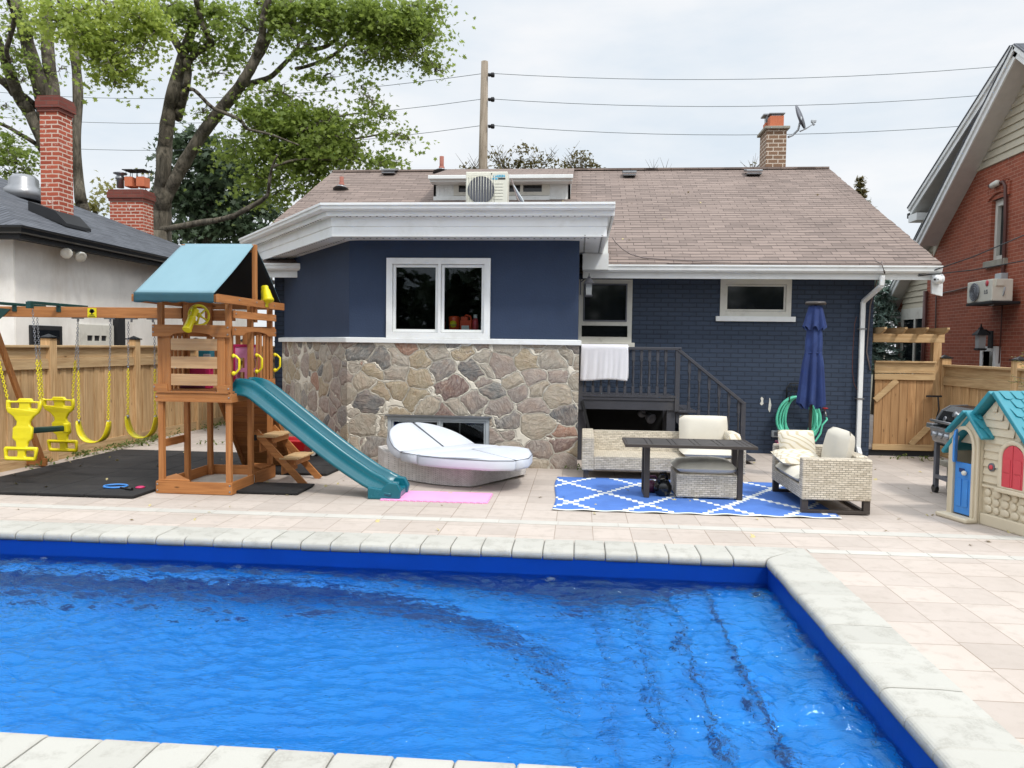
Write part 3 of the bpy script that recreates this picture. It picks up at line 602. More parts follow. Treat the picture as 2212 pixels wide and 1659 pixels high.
# ------------------------------------------------------------------ navy house
YB, YW, YE, ZE, YR, ZR = 10.97, 13.2, 12.65, 3.12, 17.8, 5.78
def zroof(y): return ZE+(ZR-ZE)*(y-YE)/(YR-YE)
def yroof(x, y):                              # where a view ray meets the near roof slope
    d = ray(x, y); k = (ZR-ZE)/(YR-YE); t = (ZE-k*YE-EYE)/(d.z-k*d.y); return CAM+d*t
H = thing('painted_brick_house', 'single storey navy blue house with fieldstone bay and brown shingle roof behind the pool', 'house', (0, 13.2, 0))
XL, XR = -5.37, 4.83
BC = (-3.37, YB); BL = (-5.2, 13.12); ang = Vector((BL[0]-BC[0], BL[1]-BC[1], 0)).normalized()
mb = MB()
win1 = (0.0, .86, 1.86, 2.9); win2 = (2.34, 3.5, 2.3, 2.92)
mb.wall((XL,YW,0), (1,0,0), (0,3.0), XR-XL, [(win1[0]-XL, win1[1]-XL, win1[2], win1[3]), (win2[0]-XL, win2[1]-XL, win2[2], win2[3])], .2)
mb.wall((XR,YW+.2,0), (0,1,0), (0,3.0), 9.1, (), .2); mb.wall((XL,22.3,0), (0,-1,0), (0,3.0), 9.1, (), .2)
for x in (XL+.1, XR-.1): mb.prism([(YW+.05,2.99),(22.3,2.99),(YR,zroof(YR)-.12)], x-.09, x+.09, 'x')
mb.wall((XR,22.3,0), (-1,0,0), (0,3.0), XR-XL, (), .2)
mb.build('wall', 'navy_brick', H)
# bay walls: stone below, stucco above
mb = MB(); st = MB(); WBW = (-2.77, -1.27, .05, .715); WM = (-2.79, -1.28, 1.86, 3.0)
st.wall((BC[0],YB,0), (1,0,0), (0,1.79), -BC[0], [(WBW[0]-BC[0], WBW[1]-BC[0], WBW[2], WBW[3])], .18)
la = (Vector(BL)-Vector(BC)).length; st.wall((BL[0],BL[1],0), (-ang.x,-ang.y,0), (0,1.79), la, (), .18)
st.wall((0,YB+.18,0), (0,1,0), (0,1.79), 2.02, (), .18)
st.build('stone_base', 'stone', H)
mb.wall((BC[0]+.02,YB+.03,0), (1,0,0), (1.79,3.3), -BC[0]-.04, [(WM[0]-BC[0]-.02, WM[1]-BC[0]-.02, WM[2], WM[3])], .15)
mb.wall((BL[0]+.03,BL[1]+.02,0), (-ang.x,-ang.y,0), (1.79,3.3), la-.02, (), .15); mb.wall((-.02,YB+.18,0), (0,1,0), (1.79,3.3), 2.02, (), .15)
mb.build('bay_wall', 'navy_stucco', H)
mb = MB(); sweep([(.03,13.15),(.03,YB-.04),(BC[0]-.015,YB-.04),(BL[0]-.06,BL[1]-.03)][::-1], [(0,1.775),(0,1.845),(.12,1.86),(.12,1.775)], mb)
mb.build('sill_band', 'white', H, bevel=.006)
# bay floor slab and dark room behind the window
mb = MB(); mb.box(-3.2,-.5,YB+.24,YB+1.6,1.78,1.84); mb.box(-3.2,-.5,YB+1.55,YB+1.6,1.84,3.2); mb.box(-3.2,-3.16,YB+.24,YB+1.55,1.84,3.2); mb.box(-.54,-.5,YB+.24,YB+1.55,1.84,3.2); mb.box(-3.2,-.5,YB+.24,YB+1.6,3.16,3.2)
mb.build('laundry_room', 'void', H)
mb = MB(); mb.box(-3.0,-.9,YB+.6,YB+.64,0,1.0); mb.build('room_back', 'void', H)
# cornice of the bay: gutter, boxed fascia with two boards, perforated soffits
GL = F(515, 516, 13.15)
gp = [(GL.x, GL.y), (-3.53, 10.25), (.44, 10.25)]
gz = [GL.z-3.66, 0, 0]
mb = MB(); sweep(gp, [(.0,3.66),(.0,3.63),(.018,3.625),(.022,3.585),(.05,3.565),(.11,3.565),(.11,3.64),(.1,3.64),(.1,3.58),(.055,3.58),(.035,3.6),(.03,3.66)], mb, zs=gz)
mb.build('bay_gutter', 'white', H)
fp = [(GL.x, GL.y), (-3.53, 10.25), (.55, 10.25), (.55, 12.62)]; fz = [GL.z-3.66, 0, 0, 0]
mb = MB()
sweep(fp, [(.112,3.64),(.112,3.5),(.21,3.5),(.21,3.372),(.222,3.366),(.222,3.372),(.24,3.24),(.72,3.26),(.72,3.64)][:0] or [(.112,3.66),(.112,3.5),(.20,3.5),(.20,3.375),(.212,3.366),(.206,3.235),(.24,3.232),(.24,3.3),(.3,3.66)], mb, zs=fz)
mb.build('fascia', 'white', H)
mb = MB(); sweep(fp, [(.22,3.246),(.95,3.262),(.95,3.285),(.22,3.27)], mb, zs=fz); mb.build('soffit', 'white', H)
mb = MB()
def dots(path, off, z, st_=.093, zs=None):
    for i in range(len(path)-1):
        a, b = Vector(path[i]), Vector(path[i+1]); d = (b-a); n = int(d.length/st_); d.normalize(); nn = Vector((-d.y, d.x))
        for k in range(2, n-2):
            c = a+d*(st_*k)+nn*off; dz = 0 if not zs else zs[i]+(zs[i+1]-zs[i])*k/n
            mb.box(c.x-.011, c.x+.011, c.y-.011, c.y+.011, z+dz-.003, z+dz)
dots(fp, .15, 3.4995, zs=fz); dots(fp, .27, 3.2455, zs=fz); dots(fp, .5, 3.2505, .093, zs=fz)
stuff(mb.build('vent_holes', 'dark', H))
mb = MB(); top = [(GL.x+.03,GL.y+.03,GL.z+.0),(-3.5,10.33,3.655),(.42,10.33,3.655),(.42,13.8,3.70),(GL.x+.2,13.9,3.70)]
mb.add(top, [(0,1,2,3,4)]); mb.build('bay_roof', 'shingle_dark', H)
# raked end return of the cornice, right
mb = MB(); mb.box(.30,.437,12.62,13.75,3.1,3.655); mb.build('fascia_return', 'white', H)

mb = MB(); mb.box(.03,.44,12.35,12.62,2.985,3.24); mb.build('cornice_return', 'white', H)
# main roof
mb = MB(); th = .05
def slope(mb, xa, xb, xc, xd, ye, ze, yr, zr, mi=0): mb.add([(xa,ye,ze),(xb,ye,ze),(xc,yr,zr),(xd,yr,zr),(xa,ye,ze-th),(xb,ye,ze-th),(xc,yr,zr-th),(xd,yr,zr-th)], [(0,1,2,3),(7,6,5,4),(0,4,5,1),(1,5,6,2),(2,6,7,3),(3,7,4,0)], mi)
slope(mb, -5.97, 5.62, 5.43, -5.80, YE, ZE, YR, ZR); slope(mb, 5.62, -5.97, -5.80, 5.43, 22.95, ZE, YR+.002, ZR)
mb.box(-5.8,5.43,YR-.09,YR+.09,ZR-.02,ZR+.022)
mb.build('roof', 'shingle', H)
# shingle courses as low steps near the eave edge and ridge to break the outline
mb = MB(); mb2 = MB()
for i in range(46):
    y = YE+.02+i*.1125; z = zroof(y); x0, x1 = -5.99+.0037*i, 5.635-.0041*i; jx = random.uniform(-.012,.012)
    mb.add([(x1-.3,y,z+.004),(x1+jx,y,z+.006),(x1+jx,y+.115,zroof(y+.115)+.003),(x1-.3,y+.115,zroof(y+.115)+.003),(x1-.3,y,z-.01),(x1+jx,y,z-.012)], [(0,1,2,3),(4,5,1,0)])
    mb2.add([(x0+jx,y,z+.006),(x0+.3,y,z+.004),(x0+.3,y+.115,zroof(y+.115)+.003),(x0+jx,y+.115,zroof(y+.115)+.003),(x0+jx,y,z-.012),(x0+.3,y,z-.01)], [(0,1,2,3),(4,5,1,0)])
mb.build('rake_shingles', 'shingle', H); mb2.build('rake_shingles', 'shingle', H)
# gutters of the main roof
gprof = [(.0,3.085),(.0,3.06),(.016,3.05),(.022,3.0),(.05,2.972),(.12,2.972),(.12,3.06),(.105,3.06),(.105,2.99),(.055,2.99),(.035,3.01),(.03,3.085)]
mb = MB(); sweep([(.04,12.52),(5.6,12.52)], gprof, mb); mb.build('gutter', 'white', H); mb = MB(); sweep([(-5.95,12.52),(-4.66,12.52)], gprof, mb); mb.build('gutter', 'white', H)
for nm, a in (('eave_board',(.04,5.55,12.645,12.675,2.875,3.07)),('eave_board',(-5.9,-4.66,12.645,12.675,2.86,3.07)),('eave_soffit',(.04,5.5,12.676,13.2,2.92,2.935)),('eave_soffit',(-5.85,-4.7,12.676,13.2,2.92,2.935))):
    mb = MB(); mb.box(*a); mb.build(nm, 'white', H)
for xx in (5.44, -5.82):
    mb = MB(); mb.prism([(YE+.0,3.068),(YR,ZR-.052),(YR,ZR-.2),(YE+.3,2.99),(YE+.0,2.9)], xx, xx+.03, 'x'); mb.build('rake_board', 'white', H)
mb = MB(); mb.prism([(5.47,3.05),(5.56,3.06),(5.64,2.94),(5.64,2.62),(5.48,2.66)], 12.60, 12.64, 'y'); mb.build('eave_return', 'white', H)
# roof fittings
for x, y, w in ((842,376,28),(1359,381,26),(1626,378,30)):
    p = yroof(x, y); q = w*p.y/FL; r_ = MB(); r_.box(p.x-q/2,p.x+q/2,p.y-.18,p.y+.16,p.z-.02,p.z+.02); r_.prism([(p.y-.2,p.z+.03),(p.y-.2,p.z+.075),(p.y+.12,p.z+.15),(p.y+.14,p.z+.1)], p.x-q/2-.015, p.x+q/2+.015, 'x')
    o = r_.build('roof_vent', 'steel', H, bevel=.01)
for x, y, y1, r in ((738,408,382,.045),(954,372,338,.05)):
    p = yroof(x, y) if y > 375 else F(x, y, 17.7); q = F(x, y1, p.y); v_ = MB(); v_.cyl((p.x,p.y,p.z-.1), (p.x,p.y,q.z), r, r, 12); v_.cyl((p.x,p.y,p.z+.02), (p.x,p.y,p.z+.13), r*1.6, r*1.25, 12)
    o = v_.build('vent_pipe', 'rustpipe', H); b_ = MB(); b_.cyl((p.x,p.y-.03,p.z-.03), (p.x,p.y,p.z+.06), r*4, r*1.7, 16); b_.build('flashing', 'steel', o)
# dormer
DY = yroof(1080, 431).y; a = F(937, 390, DY); b = F(1232, 431, DY); dx0, dx1, dz0, dz1 = a.x, b.x, zroof(DY)-.02, a.z
D = MB(); D.wall((dx0,DY,0), (1,0,0), (dz0,dz1+.02), dx1-dx0, [(.42,dx1-dx0-.42,dz0+.12,dz1-.04)], .06); D.prism([(DY,dz0-.1),(DY,dz1),(YR,ZR-.1),(YR,ZR-.3)], dx0, dx0+.05, 'x'); D.prism([(DY,dz0-.1),(DY,dz1),(YR,ZR-.1),(YR,ZR-.3)], dx1-.05, dx1, 'x')
for i in range(1, 8):
    for xx in (dx0+.055*i, dx1-.055*i): D.box(xx-.005, xx+.005, DY-.008, DY, dz0+.03, dz1-.01)
do = D.build('dormer', 'white', H)
D = MB(); wx0, wx1 = dx0+.44, dx1-.44; D.wall((wx0-.02,DY-.02,0), (1,0,0), (dz0+.1,dz1-.03), wx1-wx0+.04, [(.1+i*(wx1-wx0-.16)/4, .04+(i+1)*(wx1-wx0-.16)/4, dz0+.17, dz1-.1) for i in range(4)], .05)
D.build('frame', 'offwhite', do)
D = MB(); D.box(wx0, wx1, DY+.035, DY+.04, dz0+.12, dz1-.05); D.build('pane', 'pane', do)
D = MB(); D.box(dx0+.0, dx1-.42, DY-.03, DY+.02, dz0+.0, dz0+.085); D.build('sill', 'white', do)
D = MB(); e0 = F(925, 379, DY-.35); e1 = F(1238, 386, DY-.35)
D.add([(e0.x,DY-.3,e0.z),(e1.x,DY-.3,e0.z),(e1.x,YR-.05,ZR+.03),(e0.x,YR-.05,ZR+.03),(e0.x,DY-.3,e0.z-.04),(e1.x,DY-.3,e0.z-.04)], [(0,1,2,3),(0,4,5,1)]); D.build('dormer_roof', 'shingle', do)
D = MB(); D.box(e0.x, e1.x, DY-.38, DY-.3, e0.z-.075, e0.z-.0); D.box(e0.x+.02, e1.x-.02, DY-.3, DY, e0.z-.12, e0.z-.06); D.build('dormer_gutter', 'white', do, bevel=.01)
# chimney
c0 = F(1656, 300, 17.95); c1 = F(1699, 300, 17.95)
cx0, cx1 = c0.x, c1.x; ctop = F(1680, 279, 17.95).z
C = MB(); C.box(cx0, cx1, 17.95, 18.6, 4.9, ctop); ch = C.build('chimney', 'tan_brick', H)
C = MB(); C.box(cx0-.06, cx1+.06, 17.88, 18.67, ctop, ctop+.06); C.build('chimney_cap', 'concrete', ch, bevel=.01)
C = MB(); C.box(cx0+.08, cx1-.05, 18.02, 18.26, ctop+.06, ctop+.32); C.box(cx0+.05, cx0+.3, 18.34, 18.56, ctop+.06, ctop+.26); C.build('flue_pot', 'terracotta', ch, bevel=.008)
C = MB(); C.box(cx0+.06, cx1-.03, 18.0, 18.28, ctop+.36, ctop+.38); C.box(cx0+.12, cx1-.1, 18.05, 18.22, ctop+.32, ctop+.36); C.box(cx0-.0, cx0+.34, 18.3, 18.6, ctop+.42, ctop+.45); C.box(cx0+.07, cx0+.27, 18.37, 18.52, ctop+.26, ctop+.42); C.build('flue_cover', 'steel', ch)
# windows
def window(name, x0, x1, z0, z1, Y, fr=.07, mat='white', glass='glass', splits=(), inner=.035, depth=.1, proud=.03, holes=None, par=None):
    w = MB(); hs = []
    u = [x0+fr]+[s for s in splits]+[x1-fr]
    for i in range(len(u)-1): hs.append((u[i]-x0+(inner/2 if i else 0), u[i+1]-x0-(inner/2 if i < len(u)-2 else 0), z0+fr, z1-fr))
    w.wall((x0,Y-proud,0), (1,0,0), (z0,z1), x1-x0, hs, proud+.02)
    o = w.build(name, mat, par or H, bevel=.004, seg=1)
    s_ = MB()
    for h in hs:
        s_.wall((x0+h[0]+.004,Y+.0,0), (1,0,0), (h[2]+.004,h[3]-.004), h[1]-h[0]-.008, [(inner, h[1]-h[0]-.008-inner, h[2]+.004+inner, h[3]-.004-inner)], .035)
    s_.build('sash', mat, o, bevel=.003, seg=1)
    g = MB(); g.box(x0+fr, x1-fr, Y+.018, Y+.022, z0+fr, z1-fr); g.build('pane', glass, o)
    return o
wmx = [WM[0], WM[1], WM[2]-.01, WM[3]]
mw = window('window', *wmx, YB+.03, .085, 'white', 'glass', ((WM[0]+WM[1])/2+.02,), .04, proud=.05)
k = MB(); k.box(WM[0]+.08, (WM[0]+WM[1])/2+.0, YB+.064, YB+.068, WM[2]+.1, WM[3]-.1); k.build('insect_screen', 'screen', mw) if False else None
bw = window('basement_window', *WBW, YB+.03, .055, 'ledgrey', 'glass', (-2.0,), .025, proud=.015)
k = MB(); k.box(WBW[0]-.03, WBW[1]+.03, YB-.03, YB+.02, WBW[3], WBW[3]+.022); k.box(-1.72,-1.705,YB+.05,YB+.08,.12,.66); k.build('lintel', 'steel', bw)
w1 = MB(); w1.wall((win1[0]-.02,YW-.03,0), (1,0,0), (win1[2]-.04,win1[3]), .9, [(.075,.81,2.2,2.82),(.055,.83,1.93,2.12)], .07); w1o = w1.build('window', 'offwhite', H, bevel=.006)
k = MB(); k.wall((.06,YW-.042,0), (1,0,0), (2.19,2.83), .735, [(.022,.713,2.215,2.805)], .012); k.build('screen_frame', 'grate', w1o)
k = MB(); k.box(.03,.85,YW+.02,YW+.026,1.9,2.85); k.build('pane', 'pane', w1o)
k = MB(); k.box(-.0,.93,YW-.09,YW+.0,1.76,1.835); k.build('sill', 'offwhite', w1o, bevel=.006)
w2o = window('window', *win2, YW+.0, .085, 'offwhite', 'pane', (), .03, proud=.02)
k = MB(); k.box(win2[0]-.07,win2[1]+.07,YW-.06,YW,win2[2]-.085,win2[2]-.0); k.build('sill', 'white', w2o, bevel=.006)
# downspouts
def spout(mb, pts, w=.075, d=.06):
    for i in range(len(pts)-1):
        a, b = Vector(pts[i]), Vector(pts[i+1]); mb.beam(a, b, w, d, (0,-1,0))
k = MB(); pA = F(1906,595,12.58); pB = F(1903,622,12.62); pC = F(1864,652,13.14); pD = F(1853,965,13.14); pE = F(1851,977,13.05)
spout(k, [pA, (pA.x,12.6,pA.z-.16), (pC.x,13.13,pC.z), (pC.x,13.13,.14), (pC.x-.02,12.98,.05)]); ds = k.build('downspout', 'white', H, bevel=.012)
k = MB(); [k.box(pC.x-.06,pC.x+.06,13.09,13.2,z,z+.02) for z in (.95, 2.1)]; k.build('strap', 'steel', ds)
k = MB(); pa = F(541,520,13.05); spout(k, [(pa.x,pa.y,pa.z+.1), (pa.x,pa.y,zroof(pa.y)+.02)]); k.build('downspout', 'white', H, bevel=.01)
k = MB(); spout(k, [(XL-.04,13.1,2.95), (XL-.04,13.1,.1)]); k.build('downspout', 'white', H, bevel=.01)

for k, (x0, y0, x1, y1) in enumerate(((1641,857,1650,876),(1659,859,1666,891))):
    a, b = F(x0, y0, YW), F(x1, y1, YW); mb = MB(); pts = [(a.x+(b.x-a.x)*(.5+.5*math.cos(t*.63)*(.6+.4*math.sin(t*2.3+k))), b.z+(a.z-b.z)*(.5+.5*math.sin(t*.63))) for t in range(10)]; mb.prism(pts, YW-.004, YW-.001, 'y'); mb.build('paint_smear', 'offwhite', H)
# ------------------------------------------------------------------ neighbours
def tri_roof(mb, pts, th=.1): mb.add([tuple(p) for p in pts]+[(p[0],p[1],p[2]-th) for p in pts], [tuple(range(len(pts))), tuple(range(len(pts), 2*len(pts)))[::-1]]+[(i, (i+1)%len(pts), len(pts)+(i+1)%len(pts), len(pts)+i) for i in range(len(pts))])
NL = thing('stucco_bungalow', 'white stucco bungalow with charcoal hip roof beyond the left fence', 'house', (-13.4, 16, 0))
ex, ey0, ey1, ez = -8.7, 11.35, 21.3, 3.53; ax_, ay_ = -13.6, 16.3; az_ = 5.6
mb = MB(); mb.wall((-9.1,ey1-.4,0), (0,-1,0), (0,3.45), ey1-.4-11.735, [], .2, nrm=(1,0,0)); mb.wall((-19,11.72,0), (1,0,0), (0,3.45), 9.89, [], .2)
mb.build('wall', 'white_stucco', NL)
for pts in ([(ex,ey0,ez),(ex,ey1,ez),(ax_,ay_,az_)], [(ex-10,ey0,ez),(ex,ey0,ez),(ax_,ay_,az_)], [(ex,ey1,ez),(ex-10,ey1,ez),(ax_,ay_,az_)], [(ex-10,ey1,ez),(ex-10,ey0,ez),(ax_,ay_,az_)]):
    mb = MB(); tri_roof(mb, pts, .06); mb.build('roof_slope', 'shingle_dark', NL)
mb = MB(); gp2 = [(0,-.0),(0,-.03),(.02,-.04),(.03,-.1),(.06,-.12),(.13,-.12),(.13,-.0)]
sweep([(-19,ey0-.06),(ex+.07,ey0-.06),(ex+.07,ey1)], [(o,ez+z) for o, z in gp2], mb); mb.build('gutter', 'black', NL)
mb = MB(); sweep([(-19,ey0+.05),(ex-.05,ey0+.05),(ex-.05,ey1)], [(0,ez-.03),(0,ez-.2),(.4,ez-.16),(.4,ez-.03)], mb); mb.build('eave', 'dark', NL)
a, b = WX(62,702,-9.1), WX(131,746,-9.1)
mb = MB(); mb.box(-9.12,-9.06,a.y,b.y,1.5,a.z); f = mb.build('window', 'dark', NL, bevel=.01)
mb = MB(); mb.wall((-9.05,b.y-.08,0), (0,-1,0), (1.6,a.z-.07), b.y-a.y-.16, [(.05,(b.y-a.y-.16)/2-.03,1.65,a.z-.12),((b.y-a.y-.16)/2+.03,b.y-a.y-.21,1.65,a.z-.12)], .03, nrm=(1,0,0)); mb.build('frame', 'black', f)
mb = MB(); mb.box(-9.075,-9.045,a.y+.1,b.y-.1,1.6,a.z-.08); mb.build('pane', 'pane', f)
a, b = WX(166,700,-9.1), WX(241,746,-9.1); n = b.y-a.y
mb = MB(); mb.wall((-9.05,b.y,0), (0,-1,0), (.9,a.z), n, [(.2+i*(n-.4)/3+.02, .2+(i+1)*(n-.4)/3-.02, 1.75, a.z-.2) for i in range(3)], .05, nrm=(1,0,0)); f = mb.build('side_door', 'offwhite', NL, bevel=.005)
mb = MB(); mb.box(-9.09,-9.075,a.y+.15,b.y-.15,1.7,a.z-.15); mb.build('pane', 'screen', f)
a = WX(250,680,-9.1); mb = MB(); mb.box(-9.1,-8.98,a.y-.1,a.y+.12,0,a.z); mb.build('downspout', 'dark', NL)
def spot_lamp(par, p, s=1., nrm=(1,0,0), mat='offwhite'):
    p = Vector(p); b_ = MB(); b_.lathe(p, [(.05*s,0),(.05*s,.03*s),(.02*s,.05*s)], 12, 0, nrm)
    for sg in (-1, 1):
        c = p+Vector((.06,.09*sg,-.02))*s; b_.lathe(c, [(.02*s,0),(.045*s,.03*s),(.065*s,.1*s),(.06*s,.11*s),(.01*s,.09*s)], 12, 0, Vector((.5,-.6+.3*sg,-.35)))
        b_.tube([p+Vector(nrm)*.03*s, c], .015*s, 6)
    return b_.build('floodlight', mat, par)
p = WX(146,541,-8.95); fl = thing('floodlight', 'twin white floodlight under the black eave of the stucco bungalow', 'floodlight', p); spot_lamp(fl, (p.x,p.y,p.z), 1.5)
def zl(x): return ez+(az_-ez)*(ex-x)/(ex-ax_)
def brick_stack(nm, x0, x1, y0, y1, z0, z1, par, capz=.22, out=.05):
    mb = MB(); mb.box(x0,x1,y0,y1,z0,z1-capz); o = mb.build(nm, 'chim_brick', par)
    mb = MB(); mb.box(x0-out*.5,x1+out*.5,y0-out*.5,y1+out*.5,z1-capz-.07,z1-capz); mb.box(x0-out,x1+out,y0-out,y1+out,z1-capz,z1-capz+.15); mb.box(x0-out*.6,x1+out*.6,y0-out*.6,y1+out*.6,z1-capz+.15,z1-capz+.22)
    mb.build('chimney_cap', 'cap_brick', o); return o
# tall near chimney: left-front corner at 82, front-right corner 129, rear-right 160
yc = 13.6; a = F(83, 300, yc); b = F(130, 300, yc); t = F(120, 197, yc).z
x0, x1 = a.x, b.x; yb = yc
for _ in range(400):
    yb += .01
    v = Vector((x1, yb, 5))-CAM; xx = CX+FL*v.dot(rt)/v.dot(fw)
    if xx > 160: break
o1 = brick_stack('chimney', x0+.03, x1-.03, yc, yb, 3.6, t, NL, .3)
mb = MB(); mb.prism([(x0-.06,zl(x0)+.02),(x1+.25,zl(x1+.25)+.02),(x1+.25,zl(x1+.25)+.08),(x1+.03,zl(x1)+.2),(x0-.06,zl(x0)+.2)], yc-.22, yb+.1, 'y'); mb.build('flashing', 'dark', o1)
p = F(52, 422, 15.0); mb = MB(); mb.lathe((p.x,p.y,p.z-.1), [(.42,0),(.36,.2),(.28,.28),(.27,.42),(.2,.5),(.05,.53)], 20); mb.build('roof_turbine', 'steel', NL)
# second chimney, beyond the far slope
yc = 18.9; a = F(237, 430, yc); b = F(308, 430, yc); t = F(270, 399, yc).z; x0, x1 = a.x, b.x; yb = yc
for _ in range(400):
    yb += .01
    v = Vector((x1, yb, 5))-CAM; xx = CX+FL*v.dot(rt)/v.dot(fw)
    if xx > 331: break
o2 = brick_stack('chimney', x0, x1, yc, yb, 2.0, t, NL, .34)
for i, (fx, w) in enumerate(((284, .105), (309, .105))):
    p = F(fx, 399, yc+.3); mb = MB(); mb.box(p.x-w, p.x+w, p.y-.15, p.y+.15, t-.01, t+.24); f = mb.build('flue_pot', 'terracotta', o2, bevel=.01)
    mb = MB(); [mb.cyl((p.x+sx*.12,p.y+sy*.1,t+.24), (p.x+sx*.12,p.y+sy*.1,t+.4), .008, None, 5) for sx in (-.7,.7) for sy in (-1,1)]; mb.box(p.x-.14,p.x+.14,p.y-.2,p.y+.2,t+.4,t+.42); mb.build('flue_cover', 'dark', f)
p = F(260, 399, yc+.3); mb = MB(); mb.lathe((p.x,p.y,t-.02), [(.09,0),(.09,.2),(.12,.22),(.12,.27),(.09,.29),(.09,.33),(.17,.36),(.17,.38),(.02,.42)], 14); mb.build('flue_pipe', 'steel', o2)
# right neighbour: red brick gable
NR = thing('red_brick_house', 'tall red brick house with steep gable and beige siding beyond the right fence', 'house', (11, 16.5, 0))
X2 = 8.3; AY, AZ = 15.6, 7.75; XO = 7.88
ap = WX(2194, 99, XO); ev = WX(1981, 521, XO); AY, AZ = ap.y, ap.z; k_ = (AZ-ev.z)/(ev.y-AY)
def zg(y): return AZ-.18-k_*abs(y-AY)
Ye0, Ye1 = 2*AY-ev.y, ev.y
YF = 19.35                                     # far end of the main brick wall
gw = WX(2155, 432, X2); win = (WX(2132,560,X2).y, gw.y-.0, 3.55, 4.85)
holes = []
wl = MB(); zs_ = 5.55
wl.wall((X2,Ye0+.5,0), (0,1,0), (0,3.2), YF-Ye0-.5, [(15.95-Ye0-.5, 16.4-Ye0-.5, 1.0, 1.9)], .25, nrm=(-1,0,0))
hw = (WX(2170,560,X2).y, WX(2137,560,X2).y); hw = (min(hw), max(hw))
def strip_wall(mb, y0, y1, z0, n, top):       # gable wall in slices under the slope
    for i in range(n):
        a_, b_ = y0+(y1-y0)*i/n, y0+(y1-y0)*(i+1)/n; za, zb_ = min(top, zg(a_)), min(top, zg(b_))
        mb.add([(X2,a_,z0),(X2,b_,z0),(X2,b_,zb_),(X2,a_,za)], [(0,1,2,3)])
for (a_, b_, z0) in ((Ye0+.5, hw[0], 3.2), (hw[1], YF, 3.2)): strip_wall(wl, a_, b_, z0, 24, zs_)
wl.add([(X2,hw[0],3.2),(X2,hw[1],3.2),(X2,hw[1],3.6),(X2,hw[0],3.6)], [(0,1,2,3)]); strip_wall(wl, hw[0], hw[1], 4.83, 2, zs_)
wl.add([(X2,hw[0],3.6),(X2,hw[0],4.83),(X2+.25,hw[0],4.83),(X2+.25,hw[0],3.6)], [(0,1,2,3)]); wl.add([(X2,hw[1],3.6),(X2,hw[1],4.83),(X2+.25,hw[1],4.83),(X2+.25,hw[1],3.6)], [(3,2,1,0)]); wl.add([(X2,YF,0),(X2,YF,3.9),(X2+3,YF,3.9),(X2+3,YF,0)], [(0,1,2,3)])
wl.build('wall', 'red_brick', NR)
# siding laps in the gable tip
s_ = MB(); z = zs_; h = .155
while z < AZ-.4:
    hw_ = (AZ-.2-z)/k_; h2 = max((AZ-.2-z-h)/k_, .0)
    s_.add([(X2-.035,AY-hw_,z),(X2-.035,AY+hw_,z),(X2-.005,AY+h2,z+h),(X2-.005,AY-h2,z+h),(X2,AY-hw_,z),(X2,AY+hw_,z)], [(0,1,2,3),(0,4,5,1)]); z += h
s_.build('gable_siding', 'siding', NR)
def rake(y0, z0, y1, z1, x0, x1, par=NR, w=.2):
    """barge board, soffit and roof skin of one gable slope running up from (y0, z0) to (y1, z1)"""
    d = Vector((0, y1-y0, z1-z0)).normalized(); n = Vector((0, -d.z, d.y)) if d.y > 0 else Vector((0, d.z, -d.y))
    def bar(off0, off1, xa, xb, nm, mat):
        m_ = MB(); P0, P1 = Vector((0,y0,z0)), Vector((0,y1,z1)); vs = []
        for p in (P0, P1):
            for (o_, x_) in ((off0,xa),(off0,xb),(off1,xb),(off1,xa)): q = p+n*o_; vs.append((x_, q.y, q.z))
        m_.add(vs, [(0,1,2,3),(7,6,5,4),(0,4,5,1),(1,5,6,2),(2,6,7,3),(3,7,4,0)]); return m_.build(nm, mat, par)
    bar(-.17, 0, x0, x0+.03, 'barge_board', 'white'); bar(-.06, 0.02, x0-.035, x0, 'barge_trim', 'white'); bar(-.165, -.14, x0+.03, x1, 'rake_soffit', 'soffit'); bar(.021, .045, x0-.05, x1+4, 'roof_slope', 'shingle_dark')
rake(ev.y, ev.z, AY, AZ, XO, X2+.05); rake(Ye0, ev.z, AY, AZ, XO, X2+.05)
dv = WX(1964, 452, XO); rake(dv.y, dv.z, AY+.1, AZ+.02, XO, X2+.05)
mb = MB(); za_ = dv.z-.2; mb.prism([(dv.y-.45,za_),(dv.y-.45,dv.z-1.2),(ev.y-.6,zg(ev.y-.6)+.1),(AY+.4,AZ-.5),(AY+.6,AZ-.45)], X2-.02, X2+.02, 'x'); mb.build('dormer_siding', 'siding', NR)
mb = MB(); mb.box(XO-.02,X2+.1,dv.y-.48,dv.y-.02,dv.z-.33,dv.z-.16); mb.build('dormer_eave', 'white', NR); mb = MB(); mb.box(XO+.02,X2+.1,dv.y-.0,dv.y+.16,dv.z-.2,dv.z-.08); mb.build('gutter_end', 'dark', NR)
# windows of the brick house
mb = MB(); mb.wall((X2+.08,hw[0],0), (0,1,0), (3.6,4.83), hw[1]-hw[0], [(.09,hw[1]-hw[0]-.09,3.7,4.7)], .1, nrm=(-1,0,0)); f = mb.build('window', 'offwhite', NR, bevel=.006)
mb = MB(); mb.box(X2+.15,X2+.16,hw[0],hw[1],3.6,4.83); mb.build('pane', 'pane', f)
mb = MB(); mb.box(X2-.08,X2+.1,hw[0]-.12,hw[1]+.1,3.47,3.6); mb.build('sill', 'concrete', f, bevel=.015)
mb = MB(); n = 11; wv = hw[1]-hw[0]+.24; cyy = (hw[0]+hw[1])/2
for i in range(n):
    t = -1+2*(i+.5)/n; y = cyy+t*wv/2; z = 4.83+.13*(1-t*t); mb.beam((X2-.012,y,z-.02), (X2-.012,y+.02*t,z+.24), wv/n*.86, .05, (1,0,0))
mb.build('brick_arch', 'red_brick', f)
hb = (WX(2153,760,X2).y, WX(2119,760,X2).y); zt = WX(2136,748,X2).z
